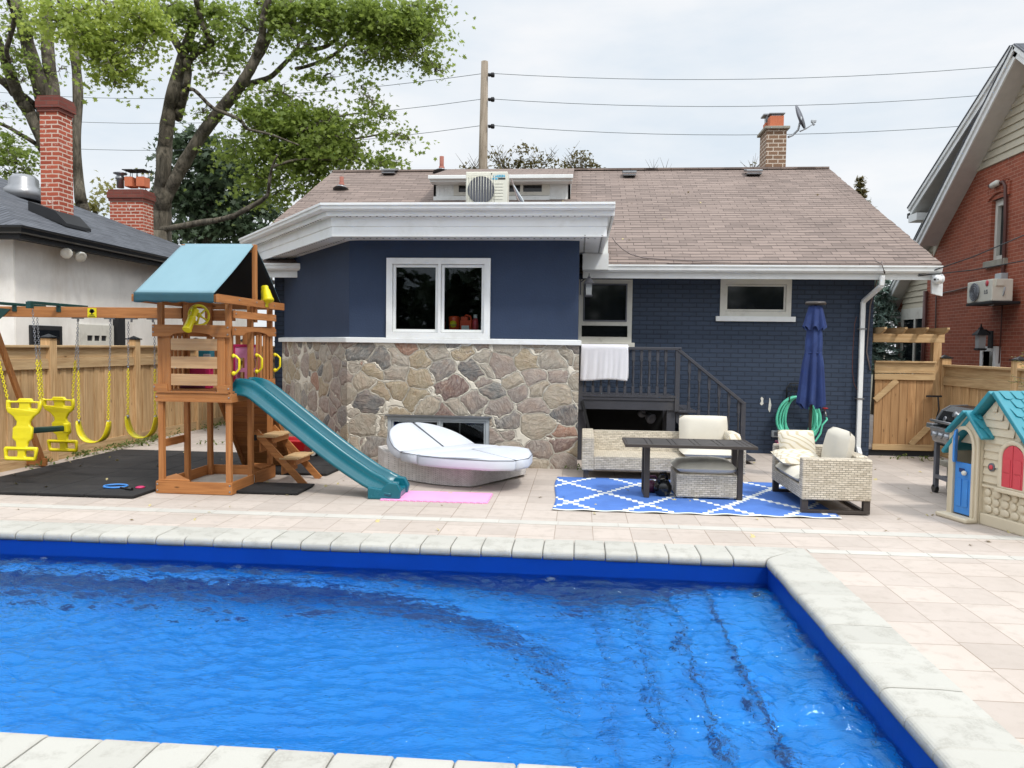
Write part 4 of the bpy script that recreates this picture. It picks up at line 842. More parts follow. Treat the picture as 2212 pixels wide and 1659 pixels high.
mb = MB(); mb.wall((X2-.02,hb[0],0), (0,1,0), (.9,zt), hb[1]-hb[0], [(.1,hb[1]-hb[0]-.1,1.0,zt-.1)], .1, nrm=(-1,0,0)); f = mb.build('window', 'white', NR, bevel=.006)
mb = MB(); mb.box(X2+.0,X2+.01,hb[0]+.05,hb[1]-.05,.95,zt-.04); mb.build('pane', 'pane', f)
# lower wing with bay of siding
X3 = 8.75; q0 = WX(1905, 664, X3-.35); y3 = (WX(1937,700,X3).y, 19.4); top = WX(1947,612,X3-.35)
mb = MB(); mb.add([(X3,y3[1]-.4,0),(X3,y3[0],0),(X3,y3[0],3.2),(X3,y3[1]-.4,4.4)], [(0,1,2,3)]); mb.add([(X3,y3[0],0),(X3+2,y3[0],0),(X3+2,y3[0],3.2),(X3,y3[0],3.2)], [(0,1,2,3)]); mb.build('wing_wall', 'red_brick', NR)
rake(q0.y, q0.z, 18.6, q0.z+(q0.y-18.6)*.78, X3-.35, X3+.05)
mb = MB(); mb.box(X3-.33,X3+.05,q0.y-.5,q0.y-.02,q0.z-.32,q0.z-.16); mb.build('wing_eave', 'white', NR)
ys = (WX(1951,690,X3).y, 19.3); z = WX(1975,666,X3).z; s_ = MB()
for i in range(12):
    zz = z+i*.15; yl = min(ys[0], 18.6+max(0,(q0.z+(q0.y-18.6)*.78-.2-zz)/.78)); s_.add([(X3-.05,ys[1],zz),(X3-.05,yl,zz),(X3-.02,yl,zz+.15),(X3-.02,ys[1],zz+.15),(X3,ys[1],zz),(X3,yl,zz)], [(0,1,2,3),(0,4,5,1)])
s_.build('wing_siding', 'siding', NR)
mb = MB(); ln = ys[0]-ys[1]; wz = WX(1975,684,X3).z; mb.wall((X3-.06,ys[1],0), (0,1,0), (1.0,z), ln, [(.08+i*(ln-.16)/3+.04,.08+(i+1)*(ln-.16)/3-.04,a_,b_) for i in range(3) for a_, b_ in ((1.15,2.02),(2.1,wz-.07))], .06, nrm=(-1,0,0)); f = mb.build('window', 'offwhite', NR)
mb = MB(); mb.box(X3-.03,X3-.02,ys[1],ys[0],1.0,z); mb.build('pane', 'pane', f)
p = WX(2012,700,X2); mb = MB(); mb.tube([(X2-.06,19.28,.3),(X2-.06,19.28,3.2)], .05, 10); mb.build('drainpipe', 'brownpipe', NR)
# things fixed to the brick house
def lane(pts, X=X2-.03): return [tuple(WX(x, y, X)) for x, y in pts]
mb = MB(); mb.tube(lane([(2137,402),(2150,396),(2168,393),(2172,402),(2172,480),(2168,570),(2164,610),(2160,640),(2146,652)], X2-.05), .035, 8); tag(mb.build('line_set', 'brownpipe'), 'thick dark brown pipe cover running down the red brick wall past the upper window', 'pipe')
mb = MB(); mb.box(X2-.09,X2-.01,WX(2137,403,X2).y-.0,WX(2152,403,X2).y,WX(2137,408,X2).z,WX(2137,400,X2).z) if False else mb.lathe(WX(2142,402,X2-.09), [(.02,0),(.06,.02),(.06,.22),(.03,.26)], 10, 0, (0,-1,.1)); tag(mb.build('spot_lamp', 'offwhite'), 'small white lamp head at the top of the brown pipe on the brick gable', 'lamp')
mb = MB(); mb.tube(lane([(2020,775),(2022,640),(2030,634),(2060,628),(2091,620)]), .016, 6); tag(mb.build('conduit', 'cable'), 'thin grey conduit bent along the red brick wall to the air conditioner', 'conduit')
mb = MB(); mb.tube(lane([(2158,785),(2163,700),(2166,640)]), .013, 6); tag(mb.build('conduit', 'brownpipe'), 'thin brown conduit running straight up beside the lower window of the brick house', 'conduit')
mb = MB(); mb.tube(lane([(2128,640),(2130,656),(2142,660),(2158,650),(2168,636),(2171,620)], X2-.3), .014, 6); tag(mb.build('looped_cable', 'ledgrey'), 'grey cable looping from the wall air conditioner to the small box', 'cable')
p0, p1 = WX(2164,612,X2), WX(2178,595,X2); mb = MB(); mb.box(X2-.14,X2,min(p0.y,p1.y),max(p0.y,p1.y),p0.z,p1.z+.05); tag(mb.build('switch_box', 'ledgrey', bevel=.01), 'small grey electrical box beside the wall mounted air conditioner', 'electrical box')
# air conditioner on the brick wall: front faces along the wall towards the far end of the lane
yN, yA = 16.45, 17.2
AC = thing('air_conditioner', 'white air conditioner with red round logo hung on the red brick wall', 'air conditioner', (X2-.25, 16.85, 2.75))
a_, b_ = WX(2090,607,X2-.55), WX(2145,660,X2-.55); x0, x1 = X2-.5, X2-.12; yy0, yy1 = WX(2143,630,x0).y, WX(2089,630,x0).y; z1_, z0_ = WX(2089,611,x0).z, WX(2089,656,x0).z
mb = MB(); mb.box(x0,x1,yy0,yy1,z0_,z1_); mb.build('casing', 'acwhite', AC, bevel=.015)
cyy = yy0+(yy1-yy0)*.66; czz = (z0_+z1_)/2; rr = min((z1_-z0_)*.42, (yy1-yy0)*.32)
mb = MB(); mb.lathe((x0-.012,cyy,czz), [(rr,0),(rr,.01),(rr*.93,.014),(.01,.014)], 28, 0, (-1,0,0)); g_ = mb.build('fan_grille', 'grate', AC)
mb = MB(); [mb.tube([(x0-.03,cyy+r_*math.cos(t*math.pi/10),czz+r_*math.sin(t*math.pi/10)) for t in range(21)], .004, 4) for r_ in (rr*.3,rr*.55,rr*.8,rr)]; mb.build('grille_ring', 'ledgrey', g_)
mb = MB(); mb.lathe((x0-.002,yy0+(yy1-yy0)*.2,czz+.14), [(.06,0),(.06,.004),(.01,.005)], 20, 0, (-1,0,0)); mb.build('logo', 'coral', AC)
text('lettering', 'LG', .11, (x0-.004,yy0+(yy1-yy0)*.3,czz-.06), (0,-1,0), (0,0,1), 'grate', AC, .001, .002)
mb = MB(); mb.box(x0-.01,X2,yy0-.05,yy1+.01,z0_-.05,z0_-.003); mb.build('bracket_tray', 'dark', AC, bevel=.01)
mb = MB(); mb.box(x0+.06,x0+.2,yy0-.03,yy0,czz+.08,czz+.2); mb.build('terminal_cover', 'acwhite', AC)
def lantern(nm, p, s, lab, wall_n=(0,-1,0), mat='dark'):
    p = Vector(p); o = thing(nm, lab, 'wall lantern', p); n = Vector(wall_n)
    mb = MB(); mb.beam(p+Vector((0,0,-.1*s))-n*.12*s, p+Vector((0,0,.12*s))-n*.12*s, .09*s, .02*s, n); mb.build('back_plate', mat, o)
    mb = MB(); mb.tube([p-n*.12*s+Vector((0,0,.08*s)), p-n*.06*s+Vector((0,0,.13*s)), p+Vector((0,0,.13*s))], .01*s, 6); mb.build('arm', mat, o)
    mb = MB(); mb.lathe(p, [(.005*s,.21*s),(.012*s,.17*s),(.03*s,.155*s),(.03*s,.14*s),(.1*s,.075*s),(.105*s,.06*s),(.06*s,.06*s)], 4, 0, (0,0,1), False); mb.build('cap', mat, o)
    mb = MB(); mb.lathe(p, [(.058*s,-.1*s),(.062*s,.06*s)], 4, 0, (0,0,1), False); mb.build('lamp_glass', 'lamp', o)
    mb = MB(); mb.lathe(p, [(.05*s,-.13*s),(.075*s,-.12*s),(.075*s,-.1*s),(.05*s,-.1*s)], 4, 0, (0,0,1), False); mb.build('base', mat, o)
lantern('wall_lantern', WX(2118,735,X2-.25), 1.6, 'black lantern on the red brick wall above the small lower window', (-1,0,0))
lantern('wall_lantern', F(1272,622,11.75), 1.05, 'grey metal lantern on the side of the navy bay beside the small window', (1,0,0), 'charcoal')
# ------------------------------------------------------------------ fences, gate, pergola
def cap(mb, x, y, z, w): mb.box(x-w/2-.02,x+w/2+.02,y-w/2-.02,y+w/2+.02,z,z+.02); mb.add([(x-w/2,y-w/2,z+.02),(x+w/2,y-w/2,z+.02),(x+w/2,y+w/2,z+.02),(x-w/2,y+w/2,z+.02),(x,y,z+.065)], [(0,1,4),(1,2,4),(2,3,4),(3,0,4)])
def fence_run(nm, X, ys, lab, side, ztop=1.68, wpost=.15, zb_=.17, low=0.):
    o = thing(nm, lab, 'fence', (X, sum(ys)/len(ys), 0))
    for y in ys:
        mb = MB(); mb.box(X-wpost/2,X+wpost/2,y-wpost/2,y+wpost/2,0,ztop+.1); q = mb.build('post', 'fence_z', o, bevel=.006)
        mb = MB(); cap(mb, X, y, ztop+.1, wpost); mb.build('post_cap', 'black', q)
    for i in range(len(ys)-1):
        a_, b_ = ys[i]+wpost/2, ys[i+1]-wpost/2; t = ztop
        mb = MB(); mb.box(X-.07,X+.07,a_,b_,t-.035,t); mb.build('cap_rail', 'fence_y', o, bevel=.004, seg=1)
        mb = MB(); mb.box(X-.015,X+.015,a_,b_,t-.19,t-.035); mb.build('top_board', 'fence_y', o)
        mb = MB(); mb.box(X-.045,X+.045,a_,b_,t-.222,t-.192); mb.box(X+side*.03,X+side*.055,a_,b_,t-.34,t-.222); mb.build('middle_rail', 'fence_y', o, bevel=.003, seg=1)
        mb = MB(); n = round((b_-a_)/.135); w = (b_-a_)/n
        for k in range(n):
            dx = .012*(k % 2)+random.uniform(-.003,.003); mb.box(X+side*(dx-.01),X+side*(dx+.012),a_+k*w+.004,a_+(k+1)*w-.005,zb_,t-.23)
        mb.build('boards', 'fence_z', o)
        mb = MB(); mb.box(X-.02+side*.01,X+.03+side*.01,a_,b_,0,zb_); mb.build('base_board', 'fence_y', o)
    return o
fence_run('board_fence', -7.62, [8.35,10.47,12.6,14.75,16.9,19.0,21.1], 'weathered cedar board fence with capped posts behind the swing set', 1)
f0 = WX(2022,785,6.02); f1 = WX(2188,797,6.02)
fence_run('board_fence', 6.1, [7.4,9.35,11.25,13.45], 'weathered cedar board fence on the right behind barbecue and playhouse', -1, 1.54)
GT = thing('garden_gate', 'wooden garden gate of upright boards with diagonal braces beside the navy house', 'gate', (5.4, 13.3, 0))
gx0, gx1, gy = 4.93, 5.86, 13.3
mb = MB(); n = 7; w = (gx1-gx0)/n; [mb.box(gx0+i*w+.003,gx0+(i+1)*w-.003,gy,gy+.022,.13,1.28) for i in range(n)]; mb.build('boards', 'gate_z', GT)
for z0, z1, y0_, y1_, nm in ((1.42,1.56,-.02,.01,'top_board'),(1.56,1.59,-.06,.05,'cap_rail'),(1.385,1.42,-.04,.02,'ledge'),(1.275,1.375,-.035,-.005,'middle_rail'),(.1,.2,-.035,-.005,'bottom_rail')):
    mb = MB(); mb.box(gx0-.02,gx1+.02,gy+y0_,gy+y1_,z0,z1); mb.build(nm, 'fence_x', GT, bevel=.004, seg=1)
for a_, b_ in (((gx0+.0,gy-.02,.93),(gx0+.34,gy-.02,1.27)), ((gx0+.6,gy-.02,.2),(gx1-.0,gy-.02,.56))):
    mb = MB(); mb.beam(a_, b_, .03, .09, (0,0,1)); mb.build('brace', 'fence_x', GT)
mb = MB(); mb.box(gx1-.12,gx1+.12,gy-.07,gy-.04,1.0,1.03); mb.tube([(gx1+.06,gy-.06,1.0),(gx1+.07,gy-.09,.8),(gx1+.03,gy-.09,.62)], .012, 6); mb.build('latch', 'dark', GT)
mb = MB(); mb.box(gx0-.05,gx1+.15,gy+.0,gy+.05,0,.1); mb.build('sill_board', 'dark', GT)
PG = thing('pergola', 'small cedar pergola with notched rafters over the garden gate', 'pergola', (5.4, 13.4, 0))
mb = MB(); mb.box(5.9,6.03,13.42,13.55,0,1.95); mb.build('post', 'fence_z', PG, bevel=.005)
mb = MB(); mb.box(4.86,6.0,13.26,13.3,1.9,2.04); mb.build('beam', 'fence_x', PG, bevel=.004); mb = MB(); mb.box(4.86,6.0,13.7,13.74,1.9,2.04); mb.build('beam', 'fence_x', PG, bevel=.004)
for x in (4.9, 5.22, 5.55, 5.87):
    mb = MB(); mb.prism([(12.9,2.14),(14.0,2.14),(14.0,2.1),(13.95,2.03),(13.1,2.03),(12.98,2.06),(12.9,2.11)], x, x+.038, 'x'); mb.build('rafter', 'fence_y', PG)
mb = MB(); mb.box(6.3,8.2,13.6,13.64,0,.01); 
# ------------------------------------------------------------------ pole, wires
pt, pb = F(1047,133,26), F(1043,372,26)
UP = thing('utility_pole', 'bare weathered wooden utility pole rising behind the roof ridge', 'utility pole', (pb.x, pb.y, 0))
mb = MB(); d = pt-pb; g0_ = pt-d*(pt.z/d.z); mb.tube([g0_, pb, pt], [.17,.155,.115], 14); mb.build('shaft', 'pole', UP)
for y in (160,213,271):
    p = F(1058,y+2,25.9); mb = MB(); mb.lathe((p.x-.06,p.y,p.z), [(.03,0),(.06,.02),(.05,.08),(.08,.12),(.08,.2),(.05,.22)], 10, 0, (1,0,0)); mb.build('insulator', 'dark', UP)
for nm, (yl, yp, yr, xr) in {'highest':(195,158,140,2170), 'middle':(248,213,203,2130), 'lowest':(307,270,270,2085)}.items():
    pc = F(1050,yp,26); L0 = F(-40,yl+1,30); R0 = F(xr+60,yr-3,27); pts = []
    for i in range(13): t = i/12; q = L0.lerp(pc, t); q.z -= .55*4*t*(1-t); pts.append(q)
    for i in range(1, 13): t = i/12; q = pc.lerp(R0, t); q.z -= .35*4*t*(1-t); pts.append(q)
    mb = MB(); mb.tube(pts, .0095, 5); tag(mb.build('power_line', 'wire'), nm+' of the three power lines crossing the sky past the wooden pole', 'power line', 'power lines on the utility pole')
for nm, pts in (('upper', [(1905,604,12.9),(2000,590,12.6),(2212,508,12)]), ('lower', [(1900,606,12.9),(2000,594,12.6),(2212,563,12)])):
    P = [F(*q) for q in pts]; mb = MB(); mb.tube([P[0], P[0].lerp(P[1],.5), P[1], P[1].lerp(P[2],.5)-Vector((0,0,.03)), P[2]], .009, 5); tag(mb.build('service_wire', 'dark'), nm+' thin black wire from the navy eave across the lane to the right', 'wire', 'wires from the eave')
# ------------------------------------------------------------------ roof equipment
AU = thing('air_conditioner', 'cream outdoor air conditioner on the flat bay roof in front of the dormer', 'air conditioner', (-1.7, 13.9, 3.7))
YA = 13.8; a = F(1006.5,371,YA); b = F(1096,433,YA); x0, x1, z1_ = a.x, b.x, a.z; z0_ = z1_-.585
mb = MB(); mb.box(x0,x1,YA,YA+.32,z0_,z1_); mb.build('casing', 'acwhite', AU, bevel=.014)
mb = MB(); mb.box(x0+.02,x1-.33,YA-.008,YA,z0_+.02,z1_-.1); mb.build('front_plate', 'acwhite', AU, bevel=.004)
fc = F(1039,410,YA-.012); rr = 29*YA/FL
mb = MB(); mb.lathe((fc.x,YA-.01,fc.z), [(rr,0),(rr,.006),(rr*.96,.004),(.01,.002)], 32, 0, (0,-1,0)); mb.build('fan_opening', 'grate', AU)
mb = MB(); n = 11
for i in range(n):
    xx = fc.x-rr*1.02+2.04*rr*i/(n-1); mb.cyl((xx,YA-.03,fc.z-rr*1.05), (xx,YA-.03,fc.z+rr*1.02), .0045, None, 5)
mb.box(fc.x-rr*1.1,fc.x+rr*1.1,YA-.034,YA-.026,fc.z+rr*1.02,fc.z+rr*1.06); mb.build('fan_guard', 'acwhite', AU)
text('lettering', 'DAIKIN', .062, (x1-.255,YA-.004,z1_-.1), (1,0,0), (0,0,1), 'cyan', AU, .001, .002)
mb = MB(); mb.box(x1-.28,x1-.18,YA-.004,YA,z1_-.14,z1_-.115); mb.build('label_cyan', 'cyan', AU); mb = MB(); mb.box(x1-.17,x1-.04,YA-.004,YA,z1_-.14,z1_-.115); mb.build('label_black', 'black', AU)
mb = MB(); mb.prism([(x1-.3,z1_-.03),(x1-.275,z1_-.03),(x1-.295,z1_-.065)], YA-.004, YA, 'y'); mb.build('emblem', 'black', AU)
mb = MB()
for i in range(6): zz = z1_-.2-i*.055; mb.box(x1-.25,x1-.08,YA-.006,YA,zz-.02,zz+.012)
mb.build('embossed_panels', 'acwhite', AU, bevel=.004)
for xx in (x0+.12, x1-.14):
    mb = MB(); mb.box(xx-.02,xx+.02,YA+.02,YA+.3,z0_-.05,z0_); mb.box(xx-.02,xx+.02,YA+.04,YA+.08,3.68,z0_-.05); mb.box(xx-.02,xx+.02,YA+.24,YA+.28,3.7,z0_-.05); mb.build('stand', 'steel', AU)
for k, (dx, m_) in enumerate(((0,'cable'),(.03,'grate'),(.06,'ledgrey'))):
    mb = MB(); p = [F(1105+dx*40,388+k*5,YA+.1), F(1109,400,YA+.05), F(1114+k*3,418,YA), F(1118+k*5,430,YA-.1), F(1124+k*4,438,YA-.2)]; mb.tube(p, .016, 6); mb.build('refrigerant_pipe', m_, AU)
mb = MB(); pts = [F(1322,512,12.9), F(1330,524,12.9), F(1345,538,12.9), F(1362,549,12.85), F(1390,557,12.8), F(1430,560,12.75), F(1500,563,12.7), F(1640,562,12.62), F(1800,563,12.6), F(1890,563,12.55), F(1905,570,12.5), F(1911,590,12.5), F(1903,620,12.7), F(1880,660,13.16), F(1872,760,13.18), F(1880,800,13.18)]
pts = [Vector((p.x, p.y, max(p.z, zroof(p.y)+.02) if 12.6 < p.y < 13.1 else p.z)) for p in pts]
mb.tube(pts, .011, 6); tag(mb.build('roof_cable', 'cable'), 'grey cable lying on the shingles along the gutter and down the corner', 'cable')
mb = MB(); mb.tube([F(x, y, 13.08) for x, y in ((1850,684),(1846,700),(1842,760),(1841,800),(1845,830),(1852,842))], .006, 5); tag(mb.build('thin_cable', 'brownpipe'), 'thin dark red cord hanging beside the white downspout on the navy brick', 'cord')
SD = thing('satellite_dish', 'grey oval satellite dish bracketed to the tan brick chimney', 'satellite dish', F(1705,292,18.1))
c = F(1725,255,18.2); nrm = Vector((.80,-.52,.3)).normalized(); a_ = nrm.cross(Vector((0,0,1))).normalized(); b_ = a_.cross(nrm); rings = []
for k, r_ in enumerate((.02,.12,.22,.29,.3)):
    rings.append([c+nrm*(r_*r_*.5)+a_*math.cos(t*math.pi/12)*r_*.88+b_*math.sin(t*math.pi/12)*r_ for t in range(24)])
mb = MB(); mb.loft(rings, True, 0, True); mb.build('reflector', 'grate', SD)
mb = MB(); mb.tube([c+nrm*.06, F(1724,281,18.2), F(1712,292,18.15), F(1703,296,18.05)], .025, 8); mb.tube([F(1728,284,18.15), F(1741,278,18.0), F(1754,269,17.95)], .014, 6); mb.build('arm', 'ledgrey', SD)
p = F(1757,262,17.95); mb = MB(); mb.box(p.x-.05,p.x+.06,p.y-.03,p.y+.03,p.z-.03,p.z+.03); mb.cyl((p.x-.02,p.y,p.z), (p.x+.02,p.y,p.z-.09), .03, None, 8); mb.build('receiver', 'ledgrey', SD, bevel=.01)
SC = thing('security_camera', 'white dome security camera on the right end of the navy house eave', 'camera', F(2022,603,12.55))
p = F(2024,603,12.55); mb = MB(); mb.lathe((p.x+.07,p.y,p.z), [(.075,0),(.075,.02),(.06,.03)], 18, 0, (-1,-.2,0)); mb.build('mount', 'white', SC)
mb = MB(); mb.lathe((p.x+.04,p.y-.0,p.z), [(.068,0),(.07,.05),(.06,.085),(.045,.1),(.02,.105)], 20, 0, (-.9,-.45,-.1)); h_ = mb.build('head', 'white', SC)
q = Vector((p.x+.04,p.y,p.z))+Vector((-.9,-.45,-.1)).normalized()*.1
mb = MB(); mb.sphere(q+Vector((-.012,-.02,.0)), .018, 8, 6); mb.build('lens', 'black', h_); mb = MB(); mb.sphere(q+Vector((.03,-.035,-.0)), .012, 8, 6); mb.build('lens', 'black', h_)
# ------------------------------------------------------------------ side stairs with railing
ST = thing('wooden_staircase', 'dark painted wooden landing and steps with turned railing against the navy house', 'stairs', (.8, 12.3, 0))
ys = 11.9; zf_ = .985
mb = MB(); mb.box(.02,1.52,ys-.02,YW-.03,zf_-.04,zf_); mb.build('landing', 'charcoal', ST)
mb = MB(); mb.box(.02,1.5,ys-.005,ys+.03,.8,zf_-.045); mb.build('rim_beam', 'charcoal', ST)
for x, y in ((1.42, ys+.05), (.06, ys+.05), (1.42, 12.95)):
    mb = MB(); mb.box(x-.065,x+.065,y-.03,y+.09,0,.945-.0); mb.build('support_post', 'charcoal', ST, bevel=.004)
mb = MB(); mb.box(.0,1.55,ys-.045,ys+.045,1.72,1.765); mb.build('handrail', 'charcoal', ST, bevel=.006)
mb = MB(); mb.box(.02,1.52,ys-.03,ys+.03,zf_+.01,zf_+.045); mb.build('bottom_rail', 'charcoal', ST)
def baluster(x, y, z0, z1):
    mb = MB(); h = z1-z0; w = .021; mb.box(x-w,x+w,y-w,y+w,z0,z0+h*.2); mb.box(x-w,x+w,y-w,y+w,z1-h*.24,z1)
    prof = [(.02,.2),(.012,.22),(.021,.245),(.012,.27),(.02,.295),(.012,.32),(.019,.45),(.012,.6),(.02,.625),(.012,.65),(.021,.675),(.012,.7),(.02,.735),(.02,.76)]
    mb.lathe((x,y,z0), [(r_, t*h) for r_, t in prof], 8); mb.build('baluster', 'charcoal', ST)
for i in range(11): baluster(.1+i*.122, ys, zf_+.045, 1.722)
for x, z1_2 in ((.03,1.72),(1.5,1.75)): mb = MB(); mb.box(x-.035,x+.035,ys-.035,ys+.035,zf_-.2,z1_2); mb.build('newel', 'charcoal', ST, bevel=.005)
A_, B_ = (1.5,ys,1.735), (2.5,ys,.93)
mb = MB(); mb.beam(A_, B_, .09, .045); mb.build('handrail', 'charcoal', ST, bevel=.005)
for i in range(6): x = 1.68+i*.15; zt = 1.735-(x-1.5)*.805-.02; baluster(x, ys, zt-.78, zt)
mb = MB(); mb.box(2.46,2.53,ys-.035,ys+.035,0,.95); mb.build('newel', 'charcoal', ST, bevel=.005)
for i in range(5):
    x = 1.5+i*.225; z = zf_-.18*(i+1)+.0
    mb = MB(); mb.box(x,x+.3,ys-.02,YW-.1,z-.035,z); mb.build('tread', 'charcoal', ST, bevel=.006)
mb = MB(); mb.prism([(1.5,.9),(2.55,.05),(2.55,0),(2.3,0),(1.5,.62)], YW-.14, YW-.1, 'y'); mb.build('stringer', 'charcoal', ST); mb = MB(); mb.prism([(1.5,.9),(2.55,.05),(2.55,0),(2.3,0),(1.5,.62)], ys+.03, ys+.06, 'y'); mb.build('stringer', 'charcoal', ST)
mb = MB(); mb.box(.02,1.4,12.9,12.93,0,.8); mb.build('shade_panel', 'void', ST)  # near-black sheet painting the shade of the opening under the landing
mb = MB(); mb.beam((.06,ys-.04,.93), (.22,ys-.04,.3), .03, .04); mb.build('brace', 'dark', ST)
fl = thing('floodlight', 'dim twin floodlight in the dark space beneath the wooden landing', 'floodlight', F(1386,893,12.6)); p = F(1386,893,12.6); spot_lamp(fl, p, 1.3, (0,-1,0), 'grate')
# towel over the rail
mb = MB(); x0, x1 = .035, .745; nx, nz_ = 34, 22; yr = ys-.05
def tw(u, v):
    x = x0+(x1-x0)*u-.012*math.sin(v*3)*(1-u); s_ = v*.72
    wav = .006*math.sin(u*29+v*2+3*math.sin(u*5))+.004*math.sin(u*57+1.3*v)
    if s_ < .055: a_ = s_/.055*math.pi; return (x, ys-.02+.036*math.cos(a_)-.0, 1.77+.022*math.sin(a_))
    return (x+.012*(v-.2)*math.sin(v*5), yr-.014+wav*min(1,(s_-.05)*3)-.01*v, 1.77-(s_-.055)-.012*math.sin(u*6+1))
vs = [tw(i/nx, j/nz_*.8) for j in range(nz_+1) for i in range(nx+1)]; mb.add(vs, [(j*(nx+1)+i,j*(nx+1)+i+1,(j+1)*(nx+1)+i+1,(j+1)*(nx+1)+i) for j in range(nz_) for i in range(nx)], 0, True)
vs = [(x0+.02+(x1-x0)*i/nx, ys+.05+.006*math.sin(i), 1.775-.5*j/8) for j in range(9) for i in range(nx+1)]; mb.add(vs, [(j*(nx+1)+i,j*(nx+1)+i+1,(j+1)*(nx+1)+i+1,(j+1)*(nx+1)+i) for j in range(8) for i in range(nx)], 0, True)
for k in range(3): mb.tube([(Vector(tw(i/nx, .665+.022*k))+Vector((0,-.004,0))) for i in range(nx+1)], .004, 4)
o = tag(mb.build('bath_towel', 'towel'), 'white towel hung over the dark landing railing', 'towel'); md = o.modifiers.new('thick', 'SOLIDIFY'); md.thickness = .008
# wall hose, rack, tap, outlet
HR = thing('hose_rack', 'dark scrollwork hose hanger on the navy brick wall', 'hose hanger', F(1718,850,13.15)); p = F(1718,828,13.16)
mb = MB(); w = .14
mb.tube([(p.x-w,13.15,p.z-.28),(p.x-w,13.15,p.z-.08),(p.x-w*.6,13.15,p.z),(p.x+w*.6,13.15,p.z),(p.x+w,13.15,p.z-.08),(p.x+w,13.15,p.z-.28)], .012, 6)
for dz in (-.06,-.14,-.22): mb.cyl((p.x-w,13.15,p.z+dz), (p.x+w,13.15,p.z+dz), .007, None, 5)
for dx in (-.07,0,.07): mb.tube([(p.x+dx+.02*math.sin(k),13.14,p.z-.02-k*.04) for k in range(7)], .007, 5)
mb.tube([(p.x-w,13.15,p.z-.27),(p.x-w,12.98,p.z-.29),(p.x-w,12.96,p.z-.22)], .012, 6); mb.tube([(p.x+w,13.15,p.z-.27),(p.x+w,12.98,p.z-.29),(p.x+w,12.96,p.z-.22)], .012, 6); mb.build('scrollwork', 'dark', HR)
mb = MB(); hc = F(1722,903,13.08); pts = []
for i in range(8*28+1):
    t = i/28*2*math.pi; L_ = i/28; rx = .285+.07*math.sin(L_*1.7)-.012*(L_%3); rz = .34+.07*math.cos(L_*2.3)
    cx_ = hc.x+.02*math.sin(L_*2.1); top_ = .40; z = hc.z-.02+rz*math.cos(t)+(top_-rz-.02)*(math.cos(t) > 0)*math.cos(t)
    pts.append((cx_+rx*1.05*math.sin(t), 13.0+.02*((i//28)%4)+.02*math.sin(t*.37), z))
mb.tube(pts, .019, 8)
tp = F(1782,890,13.1); mb.tube([(hc.x-.1,13.02,hc.z-.30),(hc.x-.05,13.0,hc.z-.40),(hc.x+.12,12.98,hc.z-.44),(hc.x+.28,12.98,hc.z-.36),(hc.x+.36,13.0,hc.z-.24),(tp.x-.06,13.02,hc.z-.1),(tp.x+.02,13.04,hc.z-.01),(tp.x+.01,13.06,tp.z-.09)], .0165, 8)
mb.tube([(hc.x-.30,13.0,hc.z-.1),(hc.x-.22,12.98,hc.z-.33),(hc.x,12.97,hc.z-.5),(hc.x+.18,12.98,hc.z-.42),(hc.x+.3,12.99,hc.z-.15),(hc.x+.29,13.0,hc.z+.1)], .0165, 8)
tag(mb.build('garden_hose', 'hose'), 'mint green garden hose coiled on the navy brick wall behind the closed umbrella', 'hose')
TP = thing('garden_tap', 'small brass tap with red handle on the navy brick wall', 'tap', (tp.x,13.15,tp.z)); mb = MB(); mb.tube([(tp.x,13.2,tp.z),(tp.x,13.08,tp.z),(tp.x+.01,13.06,tp.z-.07)], .016, 8); mb.build('spout', 'steel', TP); mb = MB(); mb.cyl((tp.x,13.1,tp.z+.02), (tp.x,13.1,tp.z+.06), .008, None, 6); mb.lathe((tp.x,13.1,tp.z+.055), [(.045,0),(.05,.01),(.03,.016)], 7); mb.build('handle', 'red', TP)
p = F(1740,929,13.17) if False else F(1740,929,13.17); p = F(1676,927,13.15); p = Vector((F(1740,929,13.15).x-.0,0,0)); q = F(1679,943,13.15)
OB = thing('outdoor_outlet', 'grey covered electrical outlet low on the navy wall beside the hose', 'outlet', F(1676,937,13.16)); q = F(1676,937,13.17); mb = MB(); mb.box(q.x-.075,q.x+.075,13.13,13.2,q.z-.055,q.z+.055); mb.build('cover', 'ledgrey', OB, bevel=.015); mb = MB(); mb.box(q.x-.04,q.x+.045,13.122,13.13,q.z-.03,q.z+.03); mb.build('flap', 'grate', OB)
SB = thing('spray_bottle', 'pink and purple bottle standing on the paving below the hose', 'bottle', (q.x-.02,12.95,0)); mb = MB(); mb.lathe((q.x-.02,12.95,0), [(.045,0),(.05,.02),(.05,.14),(.02,.19),(.018,.22)], 14); mb.build('body', 'pinkp', SB); mb = MB(); mb.box(q.x-.07,q.x+.01,12.93,12.97,.22,.26); mb.build('trigger', 'purple', SB, bevel=.006)
mb = MB(); q2 = G(1655,965); 
